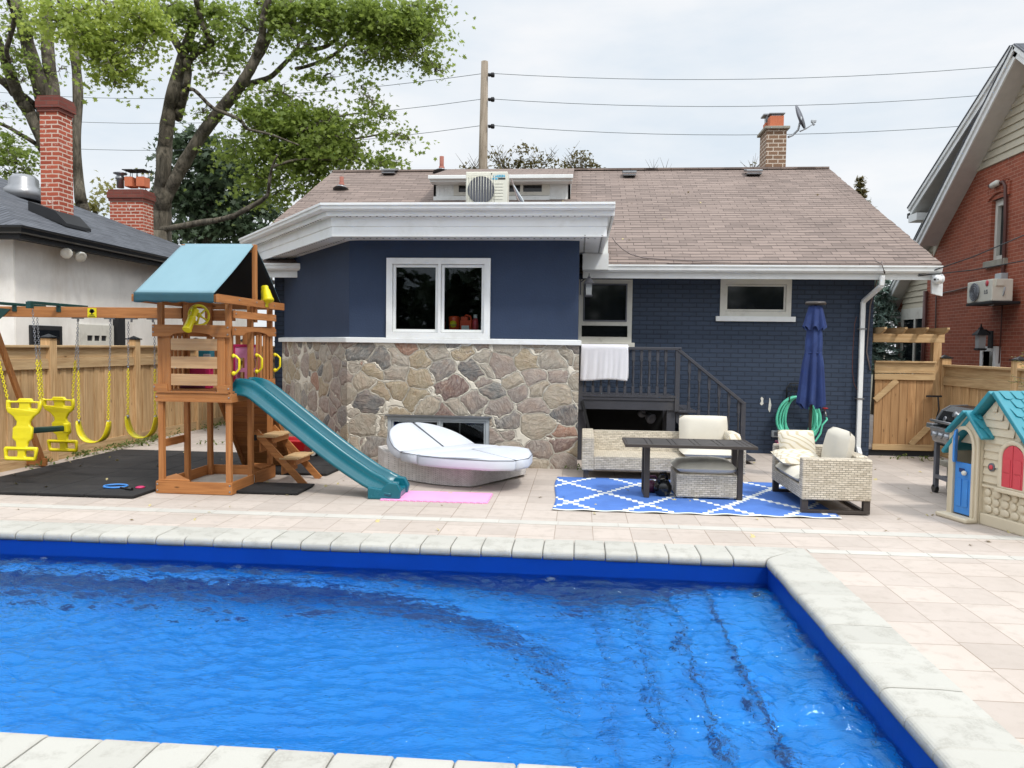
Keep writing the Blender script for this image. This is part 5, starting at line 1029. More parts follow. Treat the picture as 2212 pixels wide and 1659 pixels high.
# ------------------------------------------------------------------ patio furniture
RG = None
mb = MB(); rx0, rx1, ry0, ry1 = -.26, 2.74, 8.15, 10.25; c_ = .03; nx, ny = 100, 70
def onl(x, y):
    X, Y = (x-.33)/.425, (y-9.2)/.62; a_, b_ = (X+Y+1) % 2-1, (X-Y+1) % 2-1
    return abs(a_) < .085 or abs(b_) < .085
dxr, dyr = (rx1-rx0)/nx, (ry1-ry0)/ny
def rz(i, j):
    x = rx0+i*dxr; e = max(0, 1-(j*dyr)/.3); return .008+.010*e*(1+math.sin(x*17))*.5+.004*math.sin(x*9+j*.3)*max(0,1-j/20)*.5+.004
vs = [(rx0+i*dxr+.02*math.sin(j*.09), ry0+j*dyr+.006*math.sin(i*.3)*(j < 2), rz(i, j)) for j in range(ny+1) for i in range(nx+1)]; w = nx+1
for j in range(ny):
    for i in range(nx):
        xq, yq = rx0+(i+.5)*dxr, ry0+(j+.5)*dyr; xs = math.floor(xq/.06)*.06+.03
        m_ = 1 if (onl(xs, math.floor(yq/.03)*.03+.015) or j == 0) else 0
        mb.f.append((j*w+i, j*w+i+1, (j+1)*w+i+1, (j+1)*w+i)); mb.mi.append(m_); mb.sm.append(True)
mb.v = vs; o = tag(mb.build('outdoor_rug', ['rug_b','rug_w']), 'blue outdoor rug with white stepped diamond lattice under the patio set', 'rug'); md = o.modifiers.new('thick', 'SOLIDIFY'); md.thickness = .006
def feet(o, pts, z, w=.035, mat='brownmetal'):
    for x, y in pts: mb = MB(); mb.box(x-w,x+w,y-w,y+w,.012,z); mb.build('leg', mat, o, bevel=.004)
SF = thing('wicker_sofa', 'long grey wicker sofa with one cream back cushion in front of the stairs', 'sofa', (1.1, 10.5, 0))
sx0, sx1, sy0, sy1 = .06, 2.19, 10.17, 10.93
mb = MB(); mb.box(sx0+.16,sx1-.14,sy0+.02,sy1-.1,.13,.31); mb.build('seat', 'wicker', SF, bevel=.012)
mb = MB(); mb.prism([(sy0,.12),(sy1,.12),(sy1,.6),(sy1-.1,.6),(sy0,.56)], sx0, sx0+.16, 'x'); mb.build('arm', 'wicker', SF, bevel=.015)
mb = MB(); mb.prism([(sy0,.12),(sy1,.12),(sy1,.6),(sy1-.1,.6),(sy0,.5)], sx1-.14, sx1, 'x'); mb.build('arm', 'wicker', SF, bevel=.015)
mb = MB(); mb.prism([(sy1-.14,.3),(sy1-.0,.12),(sy1,.585),(sy1-.09,.585)], sx0+.161, sx1-.141, 'x'); mb.build('backrest', 'wicker', SF, bevel=.01)
feet(SF, [(sx0+.06,sy0+.07),(sx1-.07,sy0+.07),(sx0+.06,sy1-.06),(sx1-.07,sy1-.06)], .13)
mb = MB(); cushion(mb, 1.38, 2.08, sy0+.0, sy1-.18, .305, .425, .02); tag(mb.build('seat_cushion', 'cushion'), 'thick cream seat cushion on the right end of the wicker sofa', 'cushion')
def tilt(ox, oy, oz, a, axis='x'):
    ca, sa = math.cos(a), math.sin(a)
    if axis == 'x': return lambda p: (p[0], oy+(p[1])*ca-(p[2])*sa, oz+(p[1])*sa+(p[2])*ca)
    return lambda p: (ox+p[0]*ca-p[2]*sa, p[1], oz+p[0]*sa+p[2]*ca)
mb = MB(); cushion(mb, 1.39, 2.05, 0, .42, -.07, .07, .03, fn=tilt(0, 10.68, .42, R(78))); tag(mb.build('back_cushion', 'cushion'), 'large cream back cushion leaning on the right side of the sofa', 'cushion')
mb = MB(); cushion(mb, 1.98, 2.16, 10.3, 10.75, .5, .62, .02); tag(mb.build('throw_pillow', 'pillow'), 'small cream pillow between back cushion and sofa right arm', 'pillow')
# table
TB = thing('patio_table', 'dark slatted metal patio table standing over the ottoman', 'table', (1.28, 9.1, 0))
tx0, tx1, ty0, ty1, tz = .54, 2.01, 8.74, 9.41, .66
mb = MB(); mb.box(tx0,tx1,ty0,ty0+.03,tz-.035,tz); mb.box(tx0,tx1,ty1-.03,ty1,tz-.035,tz); mb.box(tx0,tx0+.03,ty0+.03,ty1-.03,tz-.035,tz); mb.box(tx1-.03,tx1,ty0+.03,ty1-.03,tz-.035,tz); mb.build('top_frame', 'brownmetal', TB, bevel=.003)
x = tx0+.034; k = 0; 
for wdt in (.22,.05,.2,.05,.2,.05,.2,.05,.2,.05,.09):
    x2 = min(x+wdt, tx1-.034)
    if x2-x > .02: mb = MB(); mb.box(x,x2,ty0+.032,ty1-.032,tz-.018,tz-.003); mb.build('slat', 'tabletop', TB, bevel=.002)
    x += wdt+.008
for xx in (.81, 1.87):
    mb = MB(); y0_, y1_ = 8.99, 9.34; w = .03
    mb.box(xx-w,xx+w,y0_-w,y0_+w,.0125,tz-.036); mb.build('leg', 'brownmetal', TB, bevel=.004); mb = MB(); mb.box(xx-w,xx+w,y1_-w,y1_+w,.0125,tz-.036); mb.build('leg', 'brownmetal', TB, bevel=.004)
    mb = MB(); mb.box(xx-w,xx+w,y0_+w,y1_-w,.0125,.05); mb.build('foot_bar', 'brownmetal', TB, bevel=.004)
OT = thing('wicker_ottoman', 'square grey wicker ottoman under the table', 'ottoman', (1.5, 9.25, 0))
mb = MB(); mb.box(1.15,1.84,8.97,9.58,.03,.30); mb.build('base', 'wicker', OT, bevel=.012); feet(OT, [(1.2,9.02),(1.78,9.02)], .035, .03, 'steel')
mb = MB(); cushion(mb, 1.13,1.86,8.95,9.6,.295,.425,.02); tag(mb.build('seat_cushion', 'cushion'), 'cream cushion on top of the wicker ottoman', 'cushion')
# kettlebells
def kettle(x, y, s, nm, lab, mat, rot=0.):
    o = thing(nm, lab, 'kettlebell', (x,y,0)); mb = MB(); mb.lathe((x,y,.012), [(.04*s,0),(.075*s,.012*s),(.1*s,.07*s),(.1*s,.11*s),(.07*s,.17*s),(.03*s,.19*s)], 20); mb.build('body', mat, o)
    mb = MB(); d = Vector((math.cos(rot),math.sin(rot),0)); c = Vector((x,y,.012)); P = [c+d*(-.065*s)+Vector((0,0,.14*s)), c+d*(-.085*s)+Vector((0,0,.2*s)), c+d*(-.05*s)+Vector((0,0,.25*s)), c+d*(.05*s)+Vector((0,0,.25*s)), c+d*(.085*s)+Vector((0,0,.2*s)), c+d*(.065*s)+Vector((0,0,.14*s))]; mb.tube(P, .019*s, 10); mb.build('handle', mat, o); return o
kettle(1.01, 9.12, 1.06, 'kettlebell', 'big glossy black kettlebell beside the ottoman', 'blackenamel', .9); ko = kettle(.9, 9.32, .78, 'kettlebell', 'smaller kettlebell with plum handle behind the black one', 'purple', .1)
# armchair, facing left
AR = thing('wicker_armchair', 'deep grey wicker armchair at the right edge of the blue rug', 'armchair', (2.75, 9.05, 0))
cx0, cx1, cy0, cy1 = 2.39, 3.11, 8.36, 9.66
for y in (cy0, cy1-.13):
    mb = MB(); mb.prism([(cx0,.155),(cx1,.155),(cx1,.6),(cx0,.6)], y, y+.13, 'y'); mb.build('arm', 'wicker', AR, bevel=.016)
mb = MB(); mb.box(cx1-.13,cx1-.004,cy0+.131,cy1-.131,.157,.62); mb.build('backrest', 'wicker', AR, bevel=.014)
mb = MB(); mb.box(cx0+.004,cx1-.131,cy0+.131,cy1-.131,.155,.3); mb.build('seat', 'wicker', AR, bevel=.012)
for y in (cy0+.05, cy1-.05):
    for x in (cx0+.04, cx1-.04): mb = MB(); mb.box(x-.035,x+.035,y-.03,y+.03,.045,.156); mb.build('leg', 'brownmetal', AR, bevel=.003)
    mb = MB(); mb.box(cx0+.005,cx1-.005,y-.03,y+.03,.012,.045); mb.build('runner', 'brownmetal', AR, bevel=.003)
mb = MB(); mb.box(cx1-.06,cx1-.02,cy0+.08,cy1-.08,.014,.04); mb.build('rear_bar', 'brownmetal', AR)
mb = MB(); cushion(mb, cx0-.03, cx1-.14, cy0+.14, cy1-.14, .295, .42, .025); tag(mb.build('seat_cushion', 'cushion'), 'cream seat cushion in the wicker armchair', 'cushion')
mb = MB(); cushion(mb, 0, .46, cy0+.2, cy0+.82, -.08, .08, .04, fn=tilt(cx1-.24, 0, .42, R(80), 'y')); tag(mb.build('back_cushion', 'cushion'), 'puffy cream back cushion upright in the wicker armchair', 'cushion')
def pil(c, sx, sy, h, yaw, tl, lab, nm='throw_pillow'):
    c = Vector(c); Rm = Euler((tl[0], tl[1], yaw)).to_matrix(); mb = MB(); cushion(mb, -sx, sx, -sy, sy, -h, h, h*.9, fn=lambda p: tuple(c+Rm@Vector(p)), nu=12, nv=12); return tag(mb.build(nm, 'pillow'), lab, 'pillow', 'zigzag pillows on the armchair')
pil((2.62,9.42,.60), .22, .20, .05, .1, (R(70),0,0), 'cream zigzag pillow upright against the far arm of the armchair'); pil((2.56,9.14,.49), .27, .20, .045, .15, (R(12),R(4),0), 'cream zigzag pillow lying flat on the armchair seat')
# umbrella
UX, UY = 3.13, 10.6
UM = thing('patio_umbrella', 'closed navy blue patio umbrella behind the armchair', 'umbrella', (UX, UY, 0))
mb = MB(); mb.cyl((UX-.03,UY,.02), (UX+.0,UY,2.36), .021, None, 12); mb.build('pole', 'brownmetal', UM)
mb = MB(); mb.lathe((UX-.03,UY,.0), [(.24,0),(.25,.02),(.22,.05),(.05,.07),(.04,.2),(.03,.22)], 24); mb.build('base', 'dark', UM)
mb = MB(); mb.lathe((UX,UY,2.35), [(.03,0),(.13,.005),(.135,.025),(.12,.045),(.02,.05)], 20); mb.build('top_disc', 'brownmetal', UM)
def folds(z0, z1, r0_, r1_, nseg, lobes, deep, tilt_=0., nm='canopy', hem=.0, waist=None):
    mb = MB(); rings = []
    for j in range(nseg+1):
        t = j/nseg; z = z1+(z0-z1)*t; r_ = r0_+(r1_-r0_)*t
        if waist: r_ *= 1-.12*math.exp(-((z-waist)/.09)**2)
        ring = []
        for k in range(96):
            th_ = 2*math.pi*k/96; dp = deep*t**.6
            w_ = 1+dp*math.cos(lobes*th_+.5*math.sin(2*th_+3*t))+.3*dp*math.cos(2*lobes*th_+1.7)
            ring.append((UX+(z-2.35)*.015+r_*w_*math.cos(th_), UY+r_*w_*math.sin(th_), z+hem*t**8*math.cos(lobes*th_)))
        rings.append(ring)
    mb.loft(rings, True, 0, True, False); return mb.build(nm, 'navycloth', UM)
folds(1.0, 2.3, .072, .15, 26, 7, .26, hem=.04, waist=1.72); folds(2.04, 2.34, .085, .128, 8, 7, .22, nm='top_tier', hem=.03)
mb = MB(); mb.tube([(UX-.01+.088*math.cos(t*math.pi/10), UY+.088*math.sin(t*math.pi/10), 1.715+.006*math.sin(t)) for t in range(21)], .011, 6); mb.build('strap', 'navycloth', UM)
# daybed
DB = thing('wicker_daybed', 'low pale wicker daybed base with pointed front against the stone bay', 'daybed', (-1.62, 10.35, 0))
bot = [G(x, y).xy for x, y in ((829,1029),(852,1034),(898,1042),(934,1047.5),(980,1052),(1016,1053.5),(1022,1053),(1045,1049),(1080,1042),(1135,1031))]
bot += [Vector(q) for q in ((-.70,10.5),(-.85,10.78),(-1.3,10.9),(-1.9,10.92),(-2.35,10.88),(-2.62,10.7),(-2.74,10.35))]
bc = sum(bot, Vector((0,0)))/len(bot)
def rimz(p, k): return (.345-.045*(p.x+2.6)/1.0)*k if k > .5 else .012+.03*max(0, (p.x+1.3)/.6)+k
mb = MB(); rings = []
for k, ins, dz in ((0,.0,0),(.03,.0,0),(.97,.0,0),(1.,.012,0),(1.,.05,0),(.93,.07,0)):
    rings.append([(*(p+(bc-p).normalized()*ins), (rimz(p, k) if k > .5 else rimz(p, 0)+k)) for p in bot])
mb.loft(rings, True, 0, False); mb.build('base', 'wicker_w', DB)
for x, y in ((-2.45,10.1),(-1.35,9.6),(-.95,10.4),(-2.2,10.7)): mb = MB(); mb.cyl((x,y,0), (x,y,.05), .03, None, 10); mb.build('foot', 'black', DB)
mb = MB(); mb.prism([(p+(bc-p).normalized()*.08).to_tuple() for p in bot], .06, .3, 'z'); mb.build('inner_deck', 'dark', DB)
def polyclip(poly, p, n):
    out_ = []
    for i in range(len(poly)):
        a_, b_ = poly[i-1], poly[i]; da, db = (a_-p).dot(n), (b_-p).dot(n)
        if (da >= 0) != (db >= 0): out_.append(a_.lerp(b_, da/(da-db)))
        if db >= 0: out_.append(b_)
    return out_
def smooth(poly, n=6):
    out_ = []; m = len(poly)
    for i in range(m):
        a_, b_, c_2, d_ = poly[i-1], poly[i], poly[(i+1)%m], poly[(i+2)%m]
        for k in range(n): t = k/n; out_.append(.5*(2*b_+(-a_+c_2)*t+(2*a_-5*b_+4*c_2-d_)*t*t+(-a_+3*b_-3*c_2+d_)*t**3))
    return out_
def pad(nm, poly, z0, z1, lab, fn=lambda p: p):
    c = sum(poly, Vector((0,0)))/len(poly); mb = MB(); rings = []
    h = z1-z0
    for t, ins in ((0,.03),(.08,.008),(.25,0.),(.8,0.),(.93,.008),(1,.028)):
        rings.append([fn((*(q+(c-q).normalized()*(ins+.010)), z0+h*t)) for q in poly])
    for k, dz in ((.12,.010),(.3,.018),(.6,.022),(.95,.024)): rings.append([fn((*(q.lerp(c, k)), z1+dz+.004*math.sin(9*q.x+7*q.y))) for q in poly])
    mb.loft(rings, True, 0, True)
    rim = [Vector(fn((*(q+(c-q).normalized()*.012), z1-.006))) for q in poly]; mb.tube(rim+[rim[0]], .0045, 5, 1)
    return tag(mb.build(nm, ['cushion_w', 'grate']), lab, 'cushion', 'white cushions of the round daybed')
zc_ = .405
P1, P2 = G(864,975,zc_).xy, G(1028,958.5,zc_).xy; hd = (P2-P1).normalized(); hn = Vector((hd.y,-hd.x))
flat = [G(x, y, zc_).xy for x, y in ((864,976),(905,983),(947,987.5),(1000,991.5),(1060,994.5),(1112,994.5),(1143,989),(1152,980),(1146,971),(1120,966),(1075,962),(1028,958.5))]
hw_ = .36; strip_ = polyclip(flat, P1+hn*hw_, -hn); rest = polyclip(flat, P1+hn*hw_, hn)
s1_, s2_ = G(1117,994,zc_).xy, G(1040,975,zc_).xy; dn = (s1_-s2_); dn = Vector((-dn.y, dn.x)).normalized()
pad('daybed_cushion', strip_, zc_-.125, zc_, 'long white cushion across the middle of the daybed next to the fold')
pad('daybed_cushion', polyclip(rest, s2_, dn), zc_-.13, zc_, 'rounded white cushion at the far right end of the daybed'); pad('daybed_cushion', polyclip(rest, s2_, -dn), zc_-.13, zc_, 'wedge shaped white cushion at the front right of the daybed')
ta = R(28); H0 = Vector((P1.x, P1.y, zc_)); ex_ = Vector((hd.x, hd.y, 0)); ey_ = Vector((-hn.x*math.cos(ta), -hn.y*math.cos(ta), math.sin(ta))); en = ex_.cross(ey_); en = en if en.z > 0 else -en
def onplane(x, y): d = ray(x, y); t = (H0-CAM).dot(en)/d.dot(en); q = CAM+d*t-H0; return Vector((q.dot(ex_), q.dot(ey_)))
back = [onplane(x, y) for x, y in ((864,976),(851,966),(841,950),(838,936),(843,925),(860,915),(885,911.5),(912,913),(941,919),(980,932),(1007,945),(1028,958.5))]
back = back[:1]+smooth(back)[6:-12]+back[-1:]
def lift(p): q = H0+ex_*p[0]+ey_*p[1]+en*(p[2]-.125); return tuple(q)
ma, mb_ = onplane(966,970), onplane(893,912); dd = (ma-mb_); dd = Vector((-dd.y, dd.x)).normalized()
for s_, lab in ((dd, 'white raised back cushion of the daybed on the wall side'), (-dd, 'white raised back cushion of the daybed on the left, nearest the slide')):
    pad('daybed_cushion', polyclip(back, ma, s_), .0, .125, lab, lift)
# foam mat
mb = MB(); px0, px1, py0, py1 = -2.2, -1.0, 8.4, 8.96
def comb(x0, x1, y, sgn, n): 
    out_ = []
    for i in range(n):
        a_ = x0+(x1-x0)*i/n; s_ = (x1-x0)/n; out_ += [(a_+s_*.0,y),(a_+s_*.12,y+sgn*.018),(a_+s_*.45,y+sgn*.018),(a_+s_*.55,y)]
    return out_
poly = comb(px0,px1,py0,-1,16)+[(px1+.0,py0)]+[(b_,a_) for a_, b_ in comb(py0,py1,px1,1,8)]+[(px1,py1),(px0,py1)]
mb.prism(poly, .001, .014, 'z'); tag(mb.build('foam_mat', 'pink'), 'thin pink foam mat on the paving at the foot of the slide', 'mat')
# ------------------------------------------------------------------ window sill items (laundry)
zs = 1.962; yb_ = YB+.2
tag((lambda m_: (m_.box(-2.75,-1.3,YB+.1,YB+.42,1.9,zs-.002), m_.build('shelf', 'dark'))[1])(MB()), 'dark ledge inside the large bay window under the detergent', 'shelf')
def item(nm, x, lab, cat, parts, grp=None):
    o = thing(nm, lab, cat, (x, yb_, zs))
    for n_, prof, mt, kw in parts:
        mb = MB()
        if kw == 'box': mb.box(*prof)
        else: mb.lathe((x,yb_,zs), prof, 16)
        mb.build(n_, mt, o, bevel=.01 if kw == 'box' else 0)
    return o
p = F(981,700,yb_); x = p.x
o = item('detergent_tub', x, 'orange detergent tub behind the bay window glass', 'tub', [('body', [(.06,0),(.075,.02),(.082,.2),(.07,.215),(.02,.22)], 'orange', 'l')])
mb = MB(); mb.lathe((x,yb_-.083,zs+.1), [(.05,0),(.05,.004),(.01,.005)], 20, 0, (0,-1,0)); mb.build('round_label', 'yellow', o); text('lettering', 'PODS', .04, (x-.045,yb_-.092,zs+.07), (1,0,0), (0,0,1), 'navycloth', o)
x = F(1007,700,yb_).x; o = item('detergent_jug', x, 'orange detergent jug with handle inside the bay window', 'jug', [('body', (x-.085,x+.085,yb_-.05,yb_+.05,zs,zs+.16), 'orange', 'box'), ('shoulder', (x-.075,x+.03,yb_-.045,yb_+.045,zs+.15,zs+.21), 'orange', 'box'), ('label', (x-.06,x+.05,yb_-.058,yb_-.052,zs+.02,zs+.08), 'white', 'box')])
mb = MB(); mb.tube([(x-.03,yb_,zs+.2),(x+.0,yb_,zs+.235),(x+.06,yb_,zs+.22),(x+.085,yb_,zs+.13)], .014, 8); mb.build('handle', 'orange', o)
x = F(1027,700,yb_).x; item('softener_bottle', x, 'red bottle with white cap right of the orange jug', 'bottle', [('body', [(.04,0),(.045,.02),(.045,.15),(.025,.19)], 'coral', 'l'), ('cap', [(.028,.19),(.03,.24),(.01,.245)], 'white', 'l')])
x = F(1043,700,yb_).x; item('paper_cup', x, 'grey cup at the right end of the window ledge', 'cup', [('body', [(.045,0),(.03,.14),(.028,.15),(.005,.15)], 'ledgrey', 'l')])
x = F(957,700,yb_).x; item('pump_bottle', x, 'small red bottle with white pump by the middle of the window', 'bottle', [('body', [(.03,0),(.035,.02),(.035,.13),(.015,.16)], 'red', 'l'), ('pump', [(.014,.16),(.014,.2),(.022,.21),(.022,.24),(.01,.25)], 'white', 'l')])
# ------------------------------------------------------------------ wooden play tower
TX0, TX1, TY0, TYM, TY1 = -4.84, -3.93, 8.41, 9.04, 9.68
PT = thing('play_tower', 'cedar play tower with teal canvas roof and sandbox base', 'playset', (-4.38, 9.05, 0))
pw = .06
def post(x, y, z0, z1, w=pw, nm='post'): mb = MB(); mb.box(x-w/2,x+w/2,y-w/2,y+w/2,z0,z1); return mb.build(nm, 'cedar_z', PT, bevel=.004)
h = pw/2+.022
for x, y, zt in ((TX0+h,TY0+h,2.2),(TX1-h,TY0+h,2.2),(TX1-h,TYM,2.2),(TX0+h,TYM,2.2),(TX0+h,TY1-h,2.2),(TX1-h,TY1-h,2.2)): post(x, y, .0, zt)
def bd(nm, x0, x1, y0, y1, z0, z1, mat='cedar_x', bev=.003): mb = MB(); mb.box(x0,x1,y0,y1,z0,z1); return mb.build(nm, mat, PT, bevel=bev)
bd('sandbox_board', TX0, TX1, TY0-.0, TY0+.02, .005, .145); bd('sandbox_board', TX0+.02, TX1-.02, TY1-.0, TY1+.02, .005, .145)
bd('sandbox_board', TX1-.02, TX1, TY0+.02, TYM-.035, .005, .15, 'cedar_y'); bd('sandbox_board', TX1-.02, TX1, TYM+.035, TY1, .005, .16, 'cedar_y'); bd('sandbox_board', TX0, TX0+.02, TY0+.02, TY1, .005, .145, 'cedar_y')
bd('sandbox_floor', TX0+.02, TX1-.02, TY0+.02, TY1, .004, .02, 'sand', 0)
mb = MB(); mb.prism([(TX0+.02,TY0+.021),(TX0+.40,TY0+.021),(TX0+.021,TY0+.42)], .146, .165, 'z'); mb.build('corner_seat', 'cedar_x', PT, bevel=.003); mb = MB(); mb.prism([(TX1-.022,TY1-.0),(TX1-.36,TY1-.0),(TX1-.022,TY1-.38)], .161, .18, 'z'); mb.build('corner_seat', 'cedar_x', PT, bevel=.003)
# deck level
bd('deck_beam', TX0, TX1, TY0, TY0+.02, 1.065, 1.165); bd('deck_beam', TX0, TX1, TY1-.02, TY1, 1.065, 1.165); bd('deck_beam', TX0, TX0+.02, TY0+.02, TY1-.02, 1.065, 1.165, 'cedar_y'); bd('deck_beam', TX1-.02, TX1, TY0+.021, TYM-.04, 1.065, 1.165, 'cedar_y')
mb = MB(); n = 9
for i in range(n): yy = TY0-.015+(TY1-TY0+.03)*i/n; mb.box(TX0+.03,TX1-.03,yy+.002,yy+(TY1-TY0+.03)/n-.002,1.168,1.188)
mb.build('deck_boards', 'cedar_x', PT)
bd('corner_block', TX0-.01, TX0+.155, TY0-.012, TY0+.01, 1.185, 1.27); bd('corner_block', TX1-.165, TX1-.01, TY0-.012, TY0+.01, 1.185, 1.265)
bd('front_upright', TX0+.09, TX0+.19, TY0-.0, TY0+.02, 1.19, 1.83, 'cedar_z'); bd('front_upright', TX1-.165, TX1-.075, TY0-.0, TY0+.02, 1.19, 1.83, 'cedar_z')
for z0, z1 in ((1.655,1.79),(1.45,1.585),(1.255,1.385)): o = bd('plank', TX0+.192, TX1-.167, TY0+.002, TY0+.02, z0, z1, 'newboard'); o['label'] = 'pale unstained plank'
def arch(x0, x1, z0, z1, rise, inset, n=12):
    w = x1-x0; a_, b_ = x0+inset, x1-inset; pts = [(x0,z1),(x0,z0),(a_,z0)]
    for i in range(n+1): t = i/n; pts.append((a_+(b_-a_)*t, z0+rise*(1-(2*t-1)**2)**.5*1.0))
    return pts+[(b_,z0),(x1,z0),(x1,z1)]
mb = MB(); mb.prism(arch(TX0-.015, TX1-.003, 1.81, 1.945, .05, .2), TY0-.022, TY0-.002, 'y'); mb.build('arched_board', 'cedar_x', PT)
bd('top_rail', TX0-.02, TX0+.39, TY1-.04, TY1-.02, 2.03, 2.17); bd('top_rail', TX0-.1, TX1+.02, TY0+.2, TY0+.22, 2.03, 2.1) if False else None
# rear and left infill slats
for i in range(8): x = TX0+.11+i*.095; bd('slat', x, x+.062, TY1-.045, TY1-.027, 1.19, 1.9, 'cedar_z')
bd('rear_rail', TX0, TX1, TY1-.026, TY1-.004, 1.84, 1.96)
for i in range(5): y = TY0+.16+i*.1; bd('slat', TX0+.03, TX0+.048, y, y+.06, 1.19, 1.85, 'cedar_z')
bd('side_rail', TX0, TX0+.022, TY0+.02, TY1-.03, 1.82, 1.94, 'cedar_y')
for z in (.52,): bd('side_rail', TX0, TX0+.022, TY0+.06, TYM+.1, z, z+.09, 'cedar_y')
# right side: rails, arch, slats
bd('side_rail', TX1+.0, TX1+.022, TY0+.05, TY1-.02, 2.03, 2.115, 'cedar_y'); bd('roof_rail', TX1+.0, TX1+.03, TY0-.36, TY1+.24, 2.185, 2.275, 'cedar_y'); bd('roof_rail', TX0-.06, TX0-.03, TY0-.3, TY1+.24, 2.185, 2.275, 'cedar_y')
mb = MB(); mb.prism(arch(TY0+.02, TY1-.02, 1.835, 1.935, .05, .25), TX1+.0, TX1+.02, 'x'); mb.build('arched_board', 'cedar_y', PT)
for i in range(5): y = TYM+.07+i*.105; bd('slat', TX1-.018, TX1-.002, y, y+.055, 1.2, 1.85, 'cedar_z')
bd('deck_beam', TX1-.02, TX1+.0, TYM+.04, TY1, 1.19, 1.29, 'cedar_y')
# roof: ridge posts, canvas
yr = 9.12; zr_ = 2.945
for x in (TX1-.02, TX0-.0): mb = MB(); mb.box(x-.03,x+.012,yr-.035,yr+.035,2.0,zr_-.0); mb.build('ridge_post', 'cedar_z', PT, bevel=.004)
mb = MB(); mb.box(TX0-.02,TX1-.04,yr-.02,yr+.02,zr_-.09,zr_-.02); mb.build('ridge_beam', 'cedar_x', PT)
bd('eave_rail', TX0-.07, TX1+.0, TY0-.33, TY0-.31, 2.19, 2.27); bd('eave_rail', TX0-.07, TX1+.0, TY1+.2, TY1+.22, 2.19, 2.27)
xl, xr_ = TX0-.03, TX1-.03; yf, yb2 = TY0-.345, TY1+.25; ze_ = 2.285
def canvas_grid(y0, z0, y1, z1, sag=.02):
    nx_, ny_ = 24, 16; vs = []
    for j in range(ny_+1):
        for i in range(nx_+1):
            u, v = i/nx_, j/ny_; vs.append((xl+(xr_-xl)*u+.012*math.sin(v*3.1)*(1 if u > .98 else 0), y0+(y1-y0)*v, z0+(z1-z0)*v-sag*math.sin(math.pi*u)*math.sin(math.pi*v)-.004*math.sin(u*31+v*5)*(1-v)*v*2))
    w = nx_+1; return vs, [(j*w+i, j*w+i+1, (j+1)*w+i+1, (j+1)*w+i) for j in range(ny_) for i in range(nx_)]
mb = MB(); mb.add(*canvas_grid(yf, ze_, yr, zr_+.01), 0, True); mb.add(*canvas_grid(yr, zr_+.01, yb2, ze_), 0, True)
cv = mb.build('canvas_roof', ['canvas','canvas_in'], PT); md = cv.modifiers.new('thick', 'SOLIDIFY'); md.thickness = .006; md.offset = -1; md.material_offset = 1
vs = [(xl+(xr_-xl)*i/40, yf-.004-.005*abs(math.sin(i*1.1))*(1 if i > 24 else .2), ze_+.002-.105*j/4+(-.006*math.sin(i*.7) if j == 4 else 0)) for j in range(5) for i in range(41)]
mb = MB(); mb.add(vs, [(j*41+i,j*41+i+1,(j+1)*41+i+1,(j+1)*41+i) for j in range(4) for i in range(40)], 0, True); o = mb.build('canvas_flap', 'canvas_shaded', cv); md = o.modifiers.new('thick', 'SOLIDIFY'); md.thickness = .004
# climbing boards leaning at the back
a_, b_ = (9.62, 1.12), (10.45, 0.0); mb = MB(); n = 10
for i in range(n):
    t0_, t1_ = i/n, (i+.94)/n; yy0, zz0 = a_[0]+(b_[0]-a_[0])*t0_, a_[1]+(b_[1]-a_[1])*t0_; yy1, zz1 = a_[0]+(b_[0]-a_[0])*t1_, a_[1]+(b_[1]-a_[1])*t1_
    mb.add([(-4.66,yy0,zz0),(-4.0,yy0,zz0),(-4.0,yy1,zz1),(-4.66,yy1,zz1),(-4.66,yy0+.02,zz0+.015),(-4.0,yy0+.02,zz0+.015),(-4.0,yy1+.02,zz1+.015),(-4.66,yy1+.02,zz1+.015)], [(0,1,2,3),(4,5,6,7),(0,1,5,4),(2,3,7,6),(0,3,7,4),(1,2,6,5)])
mb.build('climbing_boards', 'cedar_x', PT)
for x in (-4.69, -3.99): mb = MB(); mb.beam((x,a_[0]-.02,a_[1]+.02), (x,b_[0],b_[1]+.03), .035, .09); mb.build('climbing_rail', 'cedar_y', PT)
# grab handles
for y, z in ((TY0+.05,1.5),(TYM+.05,1.5),(TY1-.02,1.5)):
    mb = MB(); x = TX1+.0; dx = .09; mb.tube([(x,y-.0,z+.1),(x+.03,y,z+.1),(x+dx*.8,y,z+.06),(x+dx*.8,y,z-.05),(x+.03,y,z-.1),(x,y,z-.1)], .014, 8); mb.sphere((x+.005,y,z+.1), .024, 8, 6); mb.sphere((x+.005,y,z-.1), .026, 8, 6); mb.build('grab_handle', 'yellow', PT)
# bolts
mb = MB()
for x, z in ((TX0+.02,.11),(TX0+.02,.04),(TX1-.025,.11),(TX1-.025,.04),(TX0+.02,1.12),(TX1-.03,1.12),(TX0+.0,1.235),(TX1-.03,1.225)): mb.lathe((x,TY0-.0-(.012 if z > 1.2 else 0),z), [(.011,0),(.009,.006),(.002,.008)], 8, 0, (0,-1,0))
for x, z in ((TX0+.0,1.86),(TX0+.0,1.92),(TX1-.03,1.84),(TX1-.03,1.92)): mb.lathe((x,TY0-.022,z), [(.011,0),(.009,.006),(.002,.008)], 8, 0, (0,-1,0))
for y, z in ((TY0+.06,1.9),(TY1-.05,1.88),(TY0+.08,2.08),(TY1-.06,2.07),(TY0+.15,2.24),(TYM,2.24),(TY1-.1,2.23)): mb.lathe((TX1+(.03 if z > 2.2 else .022),y,z), [(.011,0),(.009,.006),(.002,.008)], 8, 0, (1,0,0))
mb.build('bolts', 'chain', PT)
